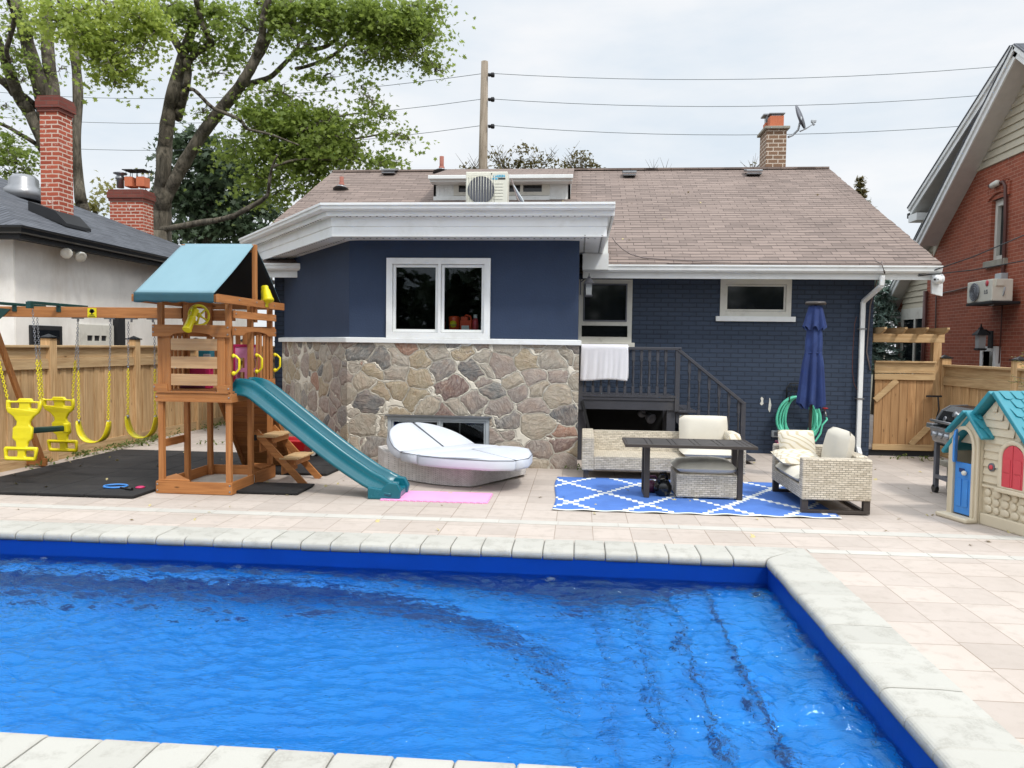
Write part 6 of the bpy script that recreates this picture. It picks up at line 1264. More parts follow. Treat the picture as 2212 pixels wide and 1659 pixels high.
# toys fixed on the tower
TS = thing('toy_telescope', 'yellow toy telescope on the front rail of the play tower', 'toy telescope', F(412,700,8.33)); a_ = F(422,668,8.42); b_ = F(404,712,8.25); d = (b_-a_); L_ = d.length
mb = MB(); mb.lathe(a_, [(.03,0),(.045,.01),(.045,.03),(.03,.045),(.034,L_*.5),(.042,L_*.52),(.048,L_*.97),(.053,L_),(.045,L_+.01),(.01,L_-.01)], 18, 0, d); mb.build('tube', 'yellow', TS); mb = MB(); mb.cyl(a_.lerp(b_,.5), a_.lerp(b_,.5)+Vector((.0,.1,-.03)), .02, None, 8); mb.sphere(a_.lerp(b_,.45), .045, 10, 8); mb.build('mount', 'yellow', TS)
SW = thing('steering_wheel', 'yellow toy steering wheel inside the play tower front rail', 'toy wheel', F(430,680,8.5)); c = F(430,681,8.5); ax = Vector((.75,-.6,.1)).normalized(); a_ = ax.orthogonal().normalized(); b_ = ax.cross(a_)
mb = MB(); mb.tube([c+a_*.115*math.cos(t*math.pi/12)+b_*.115*math.sin(t*math.pi/12) for t in range(25)], .015, 8, caps=False); mb.build('rim', 'yellow', SW); mb = MB(); [mb.cyl(c, c+(a_*math.cos(t*2*math.pi/5)+b_*math.sin(t*2*math.pi/5))*.11, .011, None, 6) for t in range(5)]; mb.sphere(c, .03, 10, 8); mb.build('spokes', 'yellow', SW)
BN = thing('toy_binoculars', 'yellow toy binoculars on the sloping right rail of the play tower', 'toy binoculars', F(577,640,9.4)); 
for k, (dx, s_) in enumerate(((0,1.),(-.06,.9))):
    a_ = F(573+dx*60,618,9.35+.1*k); b_ = F(580+dx*80,652,9.3+.1*k); d = b_-a_; L_ = d.length; mb = MB(); mb.lathe(a_, [(.028*s_,0),(.036*s_,.01),(.036*s_,.04),(.046*s_,.06),(.062*s_,L_*.8),(.07*s_,L_*.85),(.07*s_,L_*.97),(.05*s_,L_)], 16, 0, d); mb.build('barrel', 'yellow', BN)
p = F(572,657,9.33); mb = MB(); mb.box(p.x-.05,p.x+.03,p.y-.03,p.y+.05,p.z-.04,p.z+.05); mb.build('mount', 'yellow', BN, bevel=.01)
# loose toys on the deck
def at(x, y, Y): return F(x, y, Y)
def toy(nm, lab, cat, parts, loc):
    o = thing(nm, lab, cat, loc)
    for n_, b_, mt in parts: mb = MB(); mb.box(*b_); mb.build(n_, mt, o, bevel=.01)
    return o
p = F(447,768,8.9); toy('toy_till', 'turquoise toy box hooked behind the pale planks of the tower', 'toy', [('body', (p.x-.09,p.x+.06,8.86,8.98,p.z-.05,p.z+.06), 'tealroof'), ('tray', (p.x-.02,p.x+.07,8.84,8.86,p.z-.03,p.z+.02), 'ledgrey'), ('stand', (p.x-.03,p.x+.03,8.9,8.95,1.19,p.z-.05), 'pinkp')], (p.x,8.9,1.19))
p = F(423,822,9.0); o = thing('doll_chair', 'pink toy armchair on the tower deck behind the planks', 'toy chair', (p.x,9.0,1.19))
mb = MB(); mb.prism(arch(p.x-.18,p.x+.18,1.19,1.46,.16,.07), 9.05, 9.1, 'y'); mb.build('backrest', 'pinkp', o, bevel=.012); mb = MB(); mb.box(p.x-.17,p.x+.17,8.88,9.05,1.19,1.27); mb.build('seat', 'purple', o, bevel=.02)
p = F(505,805,9.3); o = thing('dollhouse', 'tall pink and white dollhouse on the tower deck by the slide entry', 'dollhouse', (-4.12,9.4,1.19))
mb = MB(); mb.wall((-4.33,9.36,0), (1,0,0), (1.19,1.7), .3, [(.03,.13,1.24,1.38),(.17,.27,1.24,1.38),(.03,.13,1.43,1.56),(.17,.27,1.43,1.56)], .1); mb.build('shell', 'pink', o); mb = MB(); mb.box(-4.34,-4.03,9.35,9.47,1.7,1.73); mb.box(-4.34,-4.32,9.35,9.47,1.19,1.7); mb.box(-4.045,-4.025,9.35,9.47,1.19,1.7); mb.build('frame', 'pinkp', o)
p = F(535,852,9.2); toy('storage_box', 'small white box on the tower deck at the top of the slide', 'box', [('body', (-4.12,-3.99,9.05,9.2,1.19,1.31), 'white'), ('stripe', (-4.122,-4.0,9.045,9.05,1.2,1.24), 'pinkp')], (-4.06,9.12,1.19))
# side steps
SS = thing('step_ladder', 'two tread cedar step ladder beside the slide', 'steps', (-3.65, 9.4, 0)); sy = (9.13, 9.66)
for y in sy:
    mb = MB(); mb.beam((-3.96,y,.66), (-3.33,y,.0), .03, .085); mb.build('stringer', 'cedar_x', SS, bevel=.003)
for x, z in ((-3.90,.6),(-3.62,.33)):
    mb = MB(); mb.box(x-.03,x+.2,sy[0]-.03,sy[1]+.03,z-.01,z+.012); mb.build('tread', 'fence_x', SS, bevel=.003); mb = MB(); mb.box(x+.14,x+.165,sy[0]+.016,sy[1]-.016,z-.08,z-.01); mb.build('tread_brace', 'cedar_y', SS)
    mb = MB(); mb.box(x-.02,x+.0,sy[0]+.016,sy[1]-.016,z-.2,z-.01); mb.build('riser', 'cedar_y', SS)
mb = MB(); mb.box(-3.97,-3.94,sy[0]-.03,sy[0]+.0,.55,.62); mb.build('bracket', 'dark', SS)
# slide
SL = thing('wavy_slide', 'long dark teal plastic slide running down from the play tower', 'slide', (-3.0, 9.0, 0))
ctr = []
key = [(-4.02,1.2),(-3.9,1.215),(-3.78,1.19),(-3.66,1.11),(-3.45,.95),(-3.2,.76),(-2.95,.575),(-2.7,.40),(-2.5,.275),(-2.35,.19),(-2.2,.135),(-2.08,.115)]
for i in range(len(key)-1):
    for k in range(3):
        t = k/3; a_, b_, c_, d_ = key[max(i-1,0)], key[i], key[i+1], key[min(i+2,len(key)-1)]
        ctr.append(tuple(.5*(2*b_[j]+(-a_[j]+c_[j])*t+(2*a_[j]-5*b_[j]+4*c_[j]-d_[j])*t*t+(-a_[j]+3*b_[j]-3*c_[j]+d_[j])*t**3) for j in range(2)))
ctr.append(key[-1])
def sect(w, rim): # cross-section in (across, up): outer skirt, grooves, rim, trough
    s_ = []; h = rim
    L_ = [(-w,-.075),(-w-.004,-.045),(-w+.012,-.04),(-w+.006,-.005),(-w+.022,.0),(-w+.016,h*.55),(-w+.012,h*.85),(-w+.02,h),(-w+.04,h+.004),(-w+.055,h*.8),(-w+.075,.02),(-w+.11,.0),(0,-.008)]
    return L_+[(-a_,b_) for a_, b_ in L_[:-1]][::-1]
rings = []; n = len(ctr)
for i, (x, z) in enumerate(ctr):
    a_, b_ = ctr[max(i-1,0)], ctr[min(i+1,n-1)]; d = Vector((b_[0]-a_[0], b_[1]-a_[1])).normalized(); nn = Vector((-d.y, d.x)); t = i/(n-1)
    yc_ = 8.78+(-.10)*t; w = .215+.0*t+(.02 if t > .93 else 0); rim = .11+.02*math.sin(t*3.14)
    if t < .06: rim = .05
    if t > .9: rim = .11-.04*(t-.9)*10
    rings.append([(x+nn.x*v, yc_+u, z+nn.y*v) for u, v in sect(w, rim)])
mb = MB(); mb.loft(rings, False, 0, True); o = mb.build('chute', 'teal', SL); md = o.modifiers.new('thick', 'SOLIDIFY'); md.thickness = .006
for yy in (8.68-.235, 8.68+.155):
    mb = MB(); mb.prism([(-2.36,.0),(-1.99,.0),(-1.97,.1),(-2.02,.19),(-2.12,.2),(-2.2,.12),(-2.36,.14)], yy, yy+.08, 'y'); mb.build('foot', 'teal', SL, bevel=.018, seg=3)
mb = MB(); mb.box(-2.3,-2.0,8.52,8.83,0,.1); mb.build('toe', 'teal', SL, bevel=.02, seg=3)
# ------------------------------------------------------------------ swing beam and swings
SG = thing('swing_frame', 'cedar swing beam with green steel brackets joined to the play tower', 'swing set', (-6.6, 9.0, 0)); yb1 = 9.05
mb = MB(); mb.box(-8.15,TX0-.0,yb1-.035,yb1+.035,2.035,2.165); mb.build('beam', 'cedar_x', SG, bevel=.005)
for y, x in ((10.0,-7.37),(8.0,-7.5)):
    mb = MB(); mb.beam((-7.42,yb1+(.06 if y > 9 else -.06),2.1), (x,y,0), .075, .045, (1,0,0)); mb.build('leg', 'cedar_z', SG, bevel=.004)
mb = MB(); mb.box(-7.45,-7.40,7.95,10.1,.02,.11) if False else mb.box(-8.6,-7.3,9.93,9.97,.02,.12); mb.build('ground_rail', 'cedar_x', SG)
mb = MB(); mb.prism([(-7.62,2.18),(-7.05,2.13),(-7.2,2.0),(-7.42,1.78),(-7.62,1.78)], yb1-.045, yb1-.038, 'y'); mb.build('corner_bracket', 'green_metal', SG)
for x in (-7.0, -6.42):
    mb = MB(); mb.beam((x,8.5,2.19), (x,9.55,2.19), .05, .035, (0,0,1)); mb.box(x-.03,x+.03,yb1-.045,yb1-.036,2.1,2.2); mb.box(x-.03,x+.03,8.48,8.54,2.12,2.2); mb.build('glider_arm', 'green_metal', SG, bevel=.004)
p = F(199,676,yb1-.037); mb = MB(); sg = .105; mb.box(p.x-sg/2-.005,p.x+sg/2+.005,yb1-.041,yb1-.036,p.z-.055,p.z+.06); s1 = mb.build('maker_sign', 'yellow', SG)
mb = MB(); 
for dx, dz, r_ in ((0,.03,.02),(-.02,.02,.014),(.021,.02,.014),(.0,.01,.018),(-.012,.036,.012),(.014,.036,.011)): mb.lathe((p.x+dx,yb1-.0415,p.z+dz), [(r_,0),(r_,.002)], 12, 0, (0,-1,0))
mb.box(p.x-.005,p.x+.005,yb1-.0435,yb1-.0415,p.z-.02,p.z+.02); mb.box(p.x-.03,p.x+.03,yb1-.0435,yb1-.0415,p.z-.026,p.z-.019); mb.box(p.x-.045,p.x+.045,yb1-.0435,yb1-.0415,p.z-.045,p.z-.036); mb.build('tree_emblem', 'black', s1)
for i, x in enumerate((F(284,684,yb1).x, F(238,684,yb1).x, F(168,684,yb1).x, F(330,684,yb1).x)):
    mb = MB(); mb.box(x-.07,x+.07,yb1-.02,yb1+.02,2.02,2.034); mb.tube([(x,yb1,2.03),(x,yb1,1.985)], .012, 6); mb.build('hanger', 'chain', SG)
def swing_chain(par, top, bot, split=.5):
    top, bot = Vector(top), Vector(bot); m_ = top.lerp(bot, split)
    a_ = MB(); chain(a_, top, m_); o_ = a_.build('chain', 'chain', par); b2_ = MB(); chain(b2_, m_, bot, .036, .013, .0055); b2_.build('coated_chain', 'yellow', par)
# glider: two seats facing each other joined by a bar
GD = thing('glider_swing', 'yellow two seat glider swing with dark green crossbar', 'glider swing', (-6.6, 9.0, .35))
def seat_plate(cx_, cy_, zt, s, tiltv, nm):
    outer = [(-.225,0),(-.2,.0),(-.19,-.012),(-.1,-.012),(-.075,.02),(.075,.02),(.1,-.012),(.19,-.012),(.2,0),(.225,0),(.222,-.1),(.2,-.15),(.13,-.2),(.085,-.26),(.085,-.3),(.125,-.33),(.125,-.46),(.08,-.5),(.065,-.56),(.2,-.56),(.215,-.58),(.2,-.71),(.18,-.725),(-.18,-.725),(-.2,-.71),(-.215,-.58),(-.2,-.56),(-.065,-.56),(-.08,-.5),(-.125,-.46),(-.125,-.33),(-.085,-.3),(-.085,-.26),(-.13,-.2),(-.2,-.15),(-.222,-.1)][::-1]
    holes = [rrect(-.18,-.07,-.1,-.035,.015), rrect(.07,.18,-.1,-.035,.015), rrect(-.175,-.05,-.68,-.605,.015), rrect(.05,.175,-.68,-.605,.015)]
    def fn(u, v, w): return (cx_+u*s, cy_+w+tiltv*v+.03*math.cos(u*6), zt+v*s)
    mb = cutout(outer, holes, .045, .016, fn); return mb.build(nm, 'yellow', GD)
g1 = F(45,865,8.5); g2 = F(130,860,9.45)
seat_plate(g1.x, 8.55, g1.z+.0, .98, .12, 'seat_back'); seat_plate(g2.x, 9.4, g2.z+.0, .98, -.12, 'seat_back')
mb = MB(); p = F(64,930,8.6); q = F(140,925,9.35); mid_ = p.lerp(q,.5); mb.beam(p, q, .10, .07); mb.build('crossbar', 'green_metal', GD, bevel=.02, seg=3)
mb = MB(); q = F(143,925,9.3); mb.box(q.x-.02,q.x+.05,q.y-.05,q.y+.02,q.z-.06,q.z+.07); mb.build('hub', 'yellow', GD, bevel=.02)
for cxx, cyy_, zt in ((g1.x,8.55,g1.z), (g2.x,9.4,g2.z)):
    for s_ in (-1, 1): swing_chain(GD, ((-7.0 if s_ < 0 else -6.42), cyy_-.0, 2.16), (cxx+s_*.205, cyy_, zt+.01), .58)
# belt swings
def belt(nm, xa, xb, yt, zb_, lab, hx):
    o = thing(nm, lab, 'swing', ((xa+xb)/2, yb1, zb_)); mb = MB(); n = 20; rings = []; x0_, x1_ = xa, xb; m_ = (xa+xb)/2; w = (xb-xa)/2
    for i in range(n+1):
        t = -1+2*i/n; x = m_+w*math.sin(t*1.45)/math.sin(1.45)*.98; z = zb_+.26*abs(t)**2.3; hw_ = .065*(1-.35*abs(t)**6); dy = .0
        tx, tz2 = math.cos(t*1.1), math.sin(t*1.1)*1.
        rings.append([(x-.005*tz2, yb1-hw_, z+.006), (x-.005*tz2, yb1+hw_, z+.006), (x+.006*tz2, yb1+hw_, z-.006), (x+.006*tz2, yb1-hw_, z-.006)])
    mb.loft(rings, True, 0, True); mb.build('seat', 'yellow', o, bevel=0)
    for xe, hxx in ((xa+.015, hx[0]), (xb-.015, hx[1])):
        mb = MB(); mb.lathe((xe,yb1,zb_+.245), [(.016,-.01),(.016,.03)], 8); mb.build('clip', 'chain', o); swing_chain(o, (hxx,yb1,1.99), (xe,yb1,zb_+.27), .5)
h1 = [F(x,684,yb1).x for x in (168,239,284,330)]
a_, b_ = F(168,912,yb1), F(236,912,yb1); belt('belt_swing', a_.x, b_.x, 0, F(200,955,yb1).z, 'yellow belt swing hanging next to the glider', (h1[0]+.0, h1[1]))
a_, b_ = F(274,907,yb1), F(338,907,yb1); belt('belt_swing', a_.x, b_.x, 0, F(305,945,yb1).z, 'yellow belt swing hanging nearest the play tower', (h1[2]-.04, h1[3]+.02))
# rubber tiles
def tiles(quads, nm, lab, grp='black rubber tiles under the playset'):
    pass
k = 0
def tile(x0, y0, x1, y1, lab, rot=0.):
    mb = MB(); g_ = .004; c = Vector(((x0+x1)/2, (y0+y1)/2)); pts = [(x0+g_,y0+g_),(x1-g_,y0+g_),(x1-g_,y1-g_),(x0+g_,y1-g_)]
    def rr_(p): d = Vector(p)-c; return (c.x+d.x*math.cos(rot)-d.y*math.sin(rot), c.y+d.x*math.sin(rot)+d.y*math.cos(rot))
    pts = [rr_(p) for p in pts]; dz = random.uniform(0,.003)
    mb.prism(pts, .012, .034+dz, 'z'); 
    for i in range(4):
        a2, b2 = Vector(pts[i]), Vector(pts[(i+1)%4])
        for t in (.06,.36,.66): p_, q_ = a2.lerp(b2,t), a2.lerp(b2,t+.27); n_ = (c-(p_+q_)/2).normalized(); mb.prism([(p_+n_*.006).to_tuple(),(q_+n_*.006).to_tuple(),(q_+n_*.05).to_tuple(),(p_+n_*.05).to_tuple()], .0005, .013, 'z')
    return tag(mb.build('rubber_tile', 'rubber', bevel=.003, seg=1), lab, 'rubber tile', 'black rubber tiles under the playset')
rows = [(8.06,8.64),(8.64,9.22),(9.22,9.80),(9.80,10.38),(10.38,10.96),(10.96,11.56)]; rn = ['front','second','third','fourth','fifth','back']
for j, (y0, y1) in enumerate(rows):
    for i in range(6):
        x1_ = -4.9-.58*i; x0_ = x1_-.58
        if x0_ < -7.75+max(0,(y0-9.9)*.0): continue
        if x1_-.58 < -7.45 and y0 > 9.2: continue
        wh = ['nearest the play tower','second from the play tower','third from the play tower','fourth from the play tower','fifth from the play tower','by the fence'][i]
        tile(x0_, y0, x1_, y1, 'black rubber tile of the %s row, %s' % (rn[j], wh))
for i in range(2):
    for j, (y0, y1) in enumerate(rows[3:]): tile(-4.9+.58*i, y0+.04, -4.32+.58*i, y1+.04, 'black rubber tile behind the climbing wall, %s row, %s' % (rn[j+3], 'left' if i == 0 else 'right'))
tile(-3.96, 8.52, -3.2, 9.12, 'loose black rubber tile on the paving beneath the slide')
tile(-3.98, 9.86, -3.28, 10.5, 'black rubber tile behind the step ladder, front one', -.05); tile(-4.05, 10.52, -3.4, 11.12, 'black rubber tile in front of the red wagon', -.06)
# things lying about
RK = thing('toy_racket', 'blue ring racket with black handle lying on the rubber tiles', 'toy racket', G(252,1052,.04)); c = G(250,1050,.05)
mb = MB(); mb.tube([c+Vector((.13*math.cos(t*math.pi/14),.105*math.sin(t*math.pi/14),0)) for t in range(29)], .012, 7, caps=False); mb.build('ring', 'blue', RK); d_ = G(285,1057,.05); e_ = G(272,1055,.05)
mb = MB(); mb.cyl(c+Vector((.1,-.07,0)), e_, .009, None, 7); mb.cyl(e_, d_, .02, None, 9); mb.build('handle', 'black', RK)
mb = MB(); q = G(303,1054,.036); mb.lathe((q.x,q.y,.036), [(.05,0),(.055,.01),(.035,.02),(.02,.012)], 14); tag(mb.build('toy_disc', 'pinkp'), 'small pink toy disc on the rubber tiles near the sandbox', 'toy')
WG = thing('toy_wagon', 'red plastic pull wagon parked behind the slide against the stone bay', 'wagon', (-4.55, 11.55, 0))
wc = G(640,990); wxc, wyc = -4.3, 11.15
def tray(z0, z1, w, l, w2, l2): return [(wxc-w,wyc-l,z0),(wxc+w,wyc-l,z0),(wxc+w,wyc+l,z0),(wxc-w,wyc+l,z0)], [(wxc-w2,wyc-l2,z1),(wxc+w2,wyc-l2,z1),(wxc+w2,wyc+l2,z1),(wxc-w2,wyc+l2,z1)]
mb = MB(); a_, b_ = tray(.12,.32,.27,.2,.33,.26); c_, d_ = tray(.14,.33,.25,.18,.30,.23); mb.loft([a_, b_, d_, c_], True, 0, False); mb.box(wxc-.34,wxc-.18,wyc-.26,wyc+.26,.3,.42); mb.build('tray', 'red', WG, bevel=.02, seg=2)
mb = MB(); mb.box(wxc-.25,wxc+.28,wyc-.17,wyc+.17,.08,.12); mb.build('chassis', 'dark', WG)
for sx in (-.22,.28):
    for sy_ in (-.22,.22):
        mb = MB(); mb.cyl((wxc+sx,wyc+sy_-.025,.085), (wxc+sx,wyc+sy_+.025,.085), .085, None, 18); w_ = mb.build('wheel', 'black', WG); mb = MB(); mb.cyl((wxc+sx,wyc+sy_-.03,.085), (wxc+sx,wyc+sy_+.03,.085), .045, None, 12); mb.build('hub', 'offwhite', w_)
# ------------------------------------------------------------------ barbecue
BQ = thing('gas_barbecue', 'black lidded gas barbecue with steel knob panel by the right fence', 'barbecue', (4.7, 9.5, 0))
bx0, bx1, b0, b1 = 4.42, 4.95, 8.75, 9.98
for x, y in ((bx0+.03,b1-.06),(bx1-.04,b1-.06),(bx0+.03,b0+.1),(bx1-.04,b0+.1)): mb = MB(); mb.box(x-.025,x+.025,y-.03,y+.03,.07,.72); mb.build('leg', 'grate', BQ, bevel=.004)
for x in (bx0+.03, bx1-.04): mb = MB(); mb.cyl((x-.025,b1-.05,.05), (x+.025,b1-.05,.05), .05, None, 16); mb.build('wheel', 'black', BQ)
mb = MB(); [mb.box(bx0+.02+i*.065,bx0+.06+i*.065,b0+.1,b1-.1,.2,.22) for i in range(8)]; mb.box(bx0+.0,bx0+.03,b0+.1,b1-.09,.19,.235); mb.build('bottom_shelf', 'grate', BQ)
mb = MB(); mb.prism([(bx0-.09,.83),(bx0-.05,.66),(bx0+.03,.62),(bx0+.03,.83)], b0+.1, b1-.1, 'y'); cp = mb.build('control_panel', 'steel', BQ, bevel=.008)
for i in range(5):
    y = b1-.24-i*.155; mb = MB(); mb.lathe((bx0-.075,y,.745), [(.04,0),(.042,.012),(.032,.02),(.03,.045),(.005,.05)], 16, 0, (-.97,0,.23)); mb.build('knob', 'chain', cp)
mb = MB(); mb.box(bx0-.05,bx1,b1-.08,b1+.09,.8,.86); mb.build('side_shelf', 'steel', BQ, bevel=.012)
mb = MB(); mb.box(bx0+.03,bx1,b0+.12,b1-.12,.6,.83); mb.build('firebox', 'dark', BQ)
mb = MB(); sec = [(bx0-.02,.86),(bx0+.0,.93),(bx0+.06,1.03),(bx0+.16,1.09),(bx0+.34,1.10),(bx1+.0,1.02),(bx1+.02,.86)]; mb.prism(sec, b0+.18, b1-.1, 'y', 0); ld = mb.build('lid', 'blackenamel', BQ, bevel=.03, seg=4)
mb = MB(); mb.prism([(x-.008 if x < bx0+.2 else x+.008, z+.006) for x, z in sec], b1-.1, b1-.085, 'y'); mb.build('lid_trim', 'steel', ld)
mb = MB(); mb.tube([(bx0-.005,b1-.12,.9),(bx0-.085,b1-.12,.91),(bx0-.09,b0+.3,.91),(bx0-.005,b0+.3,.9)], .016, 8); mb.build('lid_handle', 'steel', ld)
mb = MB(); mb.lathe((bx0+.03,9.42,.995), [(.05,0),(.05,.012),(.03,.03),(.04,.05),(.03,.06)], 16, 0, (-.85,0,.5)); mb.build('thermometer', 'steel', ld)
mb = MB(); mb.lathe((bx0+.0,9.68,.94), [(.035,0),(.035,.006),(.01,.006)], 16, 0, (-.95,0,.3)); mb.build('badge', 'steel', ld)
mb = MB(); q = G(2040,1045); mb.box(4.62,5.1,9.45,10.25,.3,.37); mb.box(4.7,5.05,9.5,10.2,0,.3); tag(mb.build('stone_bench', 'concrete', bevel=.01), 'low grey concrete slab behind the barbecue legs', 'bench')
# ------------------------------------------------------------------ plastic playhouse
PH = thing('plastic_playhouse', 'beige plastic playhouse with turquoise roof at the right edge', 'playhouse', (4.3, 7.9, 0))
A = Vector((3.97, 8.57, 0)); e = Vector((.262, -.965, 0)).normalized(); nO = Vector((-e.y*-1, e.x*-1, 0)); nO = Vector((-.965,-.262,0)).normalized()
WOF = 0.
def ph(s_, o_, z): q = A+e*s_+nO*(o_+WOF); return (q.x, q.y, z)
def pbox(s0, s1, o0, o1, z0, z1, mb): 
    v = [ph(s0,o0,z0),ph(s1,o0,z0),ph(s1,o1,z0),ph(s0,o1,z0),ph(s0,o0,z1),ph(s1,o0,z1),ph(s1,o1,z1),ph(s0,o1,z1)]; mb.add(v, [(0,3,2,1),(4,5,6,7),(0,1,5,4),(1,2,6,5),(2,3,7,6),(3,0,4,7)])
def pprism(poly, o0, o1, mb, mi=0): mb.prism(poly, o0, o1, 'y', mi, fn=lambda u, v, w: ph(u, w, v))
SC_, PKZ, SLO = .57, 1.34, 1.1                # ridge position, height, pitch of the main gable
def zrf(s_): return PKZ-.05-SLO*abs(s_-SC_)
ds0, ds1, dzt = .12, .37, .98                 # door opening on the porch front
op = .03                                      # porch projection
pts = [(.02,0),(ds0,0)]+[(ds0,.72)]+[((ds0+ds1)/2-(ds1-ds0)/2*math.cos(t*math.pi/10), .76+.19*math.sin(t*math.pi/10)) for t in range(0, 11)]+[(ds1,.72),(ds1,0),(.43,0),(.43,.97),(.34,1.08),(.28,1.12),(.16,1.0),(.02,.88)]
mb = MB(); pprism(pts[::-1], op-.035, op, mb); mb.build('porch_front', 'beige', PH, bevel=.012)
mb = MB(); dp = [(ds0-.035+.0,.0),(ds0-.035,.74)]+[((ds0+ds1)/2-((ds1-ds0)/2+.035)*math.cos(t*math.pi/10), .76+.225*math.sin(t*math.pi/10)) for t in range(0,11)]+[(ds1+.035,.74),(ds1+.035,0),(ds1,0),(ds1,.74)]+[((ds0+ds1)/2+(ds1-ds0)/2*math.cos(t*math.pi/10), .76+.19*math.sin(t*math.pi/10)) for t in range(0,11)]+[(ds0,.74),(ds0,0)]
pprism(dp[::-1], op, op+.018, mb); mb.build('door_surround', 'beige', PH)
mb = MB(); pbox(.43-.03,.43,-.06,op-.036,0,.95,mb); mb.build('porch_side', 'beige', PH); mb = MB(); pbox(0.02,.05,-.06,op-.036,0,.86,mb); mb.build('porch_side', 'beige', PH)
mb = MB(); pbox(.0,.44,op-.02,op+.12,0,.05,mb); mb.build('doorstep', 'beige', PH, bevel=.02, seg=3)
# gable wall with siding laps, stone relief, window recess
WOF = -.05
mb = MB(); pprism([(.43,0),(1.25,0),(1.25,.56),(SC_,PKZ-.05),(.1,.8),(.43,.8)][::-1], -.04, 0, mb); mb.build('gable_wall', 'beige', PH)
mb = MB(); z = .44
while z < PKZ-.12:
    lo = max(.435 if z < .99 else SC_-(PKZ-.12-z)/SLO, SC_-(PKZ-.1-z)/SLO); hi = min(1.25, SC_+(PKZ-.1-z-.07)/SLO)
    if hi > lo+.05:
        v = [ph(lo,.02,z),ph(hi,.02,z),ph(hi,.004,z+.078),ph(lo,.004,z+.078),ph(lo,0,z),ph(hi,0,z)]; mb.add(v, [(0,1,2,3),(0,4,5,1)])
    z += .08
mb.build('siding_laps', 'beige', PH)
mb = MB(); pbox(.43,1.25,0,.035,0,.12,mb); pbox(.43,1.25,0,.028,.385,.415,mb); mb.build('base_moulding', 'beige', PH, bevel=.012)
st_ = MB(); rs = random.Random(5); zc = .13
for row in range(3):
    s_ = .445+rs.random()*.02
    while s_ < 1.18:
        w_ = rs.uniform(.07,.12); h_ = rs.uniform(.07,.086); n_ = 7
        pl = [(s_+w_/2+(w_/2-.006)*math.cos(2*math.pi*k/n_+.3+rs.random()*.3)*1.08, zc+row*.082+h_/2+(h_/2-.002)*math.sin(2*math.pi*k/n_+.3+rs.random()*.2)*1.1) for k in range(n_)]
        c2 = (s_+w_/2, zc+row*.082+h_/2); rings = [[ph(u,o_,v) for u, v in [(c2[0]+(a2-c2[0])*k2, c2[1]+(b2-c2[1])*k2) for a2, b2 in pl]] for o_, k2 in ((0,1.06),(.012,1.),(.02,.8),(.022,.3))]; st_.loft(rings, True, 0, True); s_ += w_+.008
st_.build('moulded_stones', 'beige', PH)
# arched window with red shutters
wc_, wz0, wzt = .83, .42, .86
def archp(c, hw_, z0, zs, rise, n=10): return [(c-hw_,z0),(c+hw_,z0),(c+hw_,zs)]+[(c+hw_*math.cos(t*math.pi/n), zs+rise*math.sin(t*math.pi/n)) for t in range(1,n)]+[(c-hw_,zs)]
ou, inn = archp(wc_,.175,wz0+.0,.74,.16), archp(wc_,.128,wz0+.02,.74,.115)
mb = cutout(ou, [inn], .05, .012, lambda u, v, w: ph(u, .03+w, v)); mb.build('window_arch', 'beige', PH)
for s0_, s1_ in ((wc_-.125,wc_-.003),(wc_+.003,wc_+.125)):
    mb = MB(); m2_ = [(s0_,wz0),(s1_,wz0)]+([(s1_,.855),(s0_+.07,.84),(s0_+.015,.79),(s0_,.74)] if s0_ < wc_-.1 else [(s1_,.74),(s1_-.015,.79),(s1_-.07,.84),(s0_,.855)]); pprism(m2_[::-1], .03, .05, mb); sh = mb.build('shutter', 'coral', PH, bevel=.006)
    mb = MB(); [(pbox(s0_+.018,s1_-.018,.05,.057,z_,z_+.13,mb), mb.build('raised_panel', 'coral', sh, bevel=.004)) for z_, mb in ((wz0+.02, MB()), (wz0+.165, MB()))]
mb = MB(); pbox(wc_-.2,wc_+.2,.02,.07,wz0-.045,wz0-.0,mb); mb.build('window_sill', 'beige', PH, bevel=.012)
bp = ph(.545,.012,.60); mb = MB(); mb.lathe(bp, [(.042,0),(.042,.012),(.02,.014)], 18, 0, nO); db_ = mb.build('doorbell', 'grate', PH); mb = MB(); mb.lathe(bp, [(.026,.013),(.02,.022),(.01,.024)], 14, 0, nO); mb.build('button', 'coral', db_)
# doors
WOF = 0.
mb = MB(); pbox(ds0+.005,ds1-.01,op-.03,op+.0,.06,.60,mb); dl = mb.build('lower_door', 'blue', PH, bevel=.01, seg=2)
for u0_ in (ds0+.045, ds0+.135): mb = MB(); pbox(u0_,u0_+.065,op+.0,op+.01,.14,.43,mb); mb.build('raised_panel', 'blue', dl, bevel=.006)
mb = MB(); mb.sphere(ph(ds1-.08,op+.03,.5), .026, 12, 8); mb.build('knob', 'offwhite', dl); mb = MB(); pbox(ds0+.07,ds0+.145,op+.001,op+.005,.5,.54,mb); mb.build('letter_slot', 'navycloth', dl)
mb = MB(); hx = ds0+.012; up_ = [(0,.60),(.16,.60),(.19,.62),(.19,.86),(.13,.93),(0,.95)]
mb.prism(up_, 0, .03, 'y', 0, fn=lambda u, v, w: ph(hx+u*.25+w, op+.005+u*.42, v)); mb.build('upper_door', 'blue', PH, bevel=.008)
mb = MB(); pbox(.02,1.25,-1.05,-1.0,0,.6,mb); mb.build('rear_wall', 'beige', PH); mb = MB(); pbox(1.2,1.24,-1.0,-.09,0,.55,mb); mb.build('end_wall', 'beige', PH); mb = MB(); pbox(.02,.05,-1.0,-.06,0,.7,mb); mb.build('end_wall', 'beige', PH)
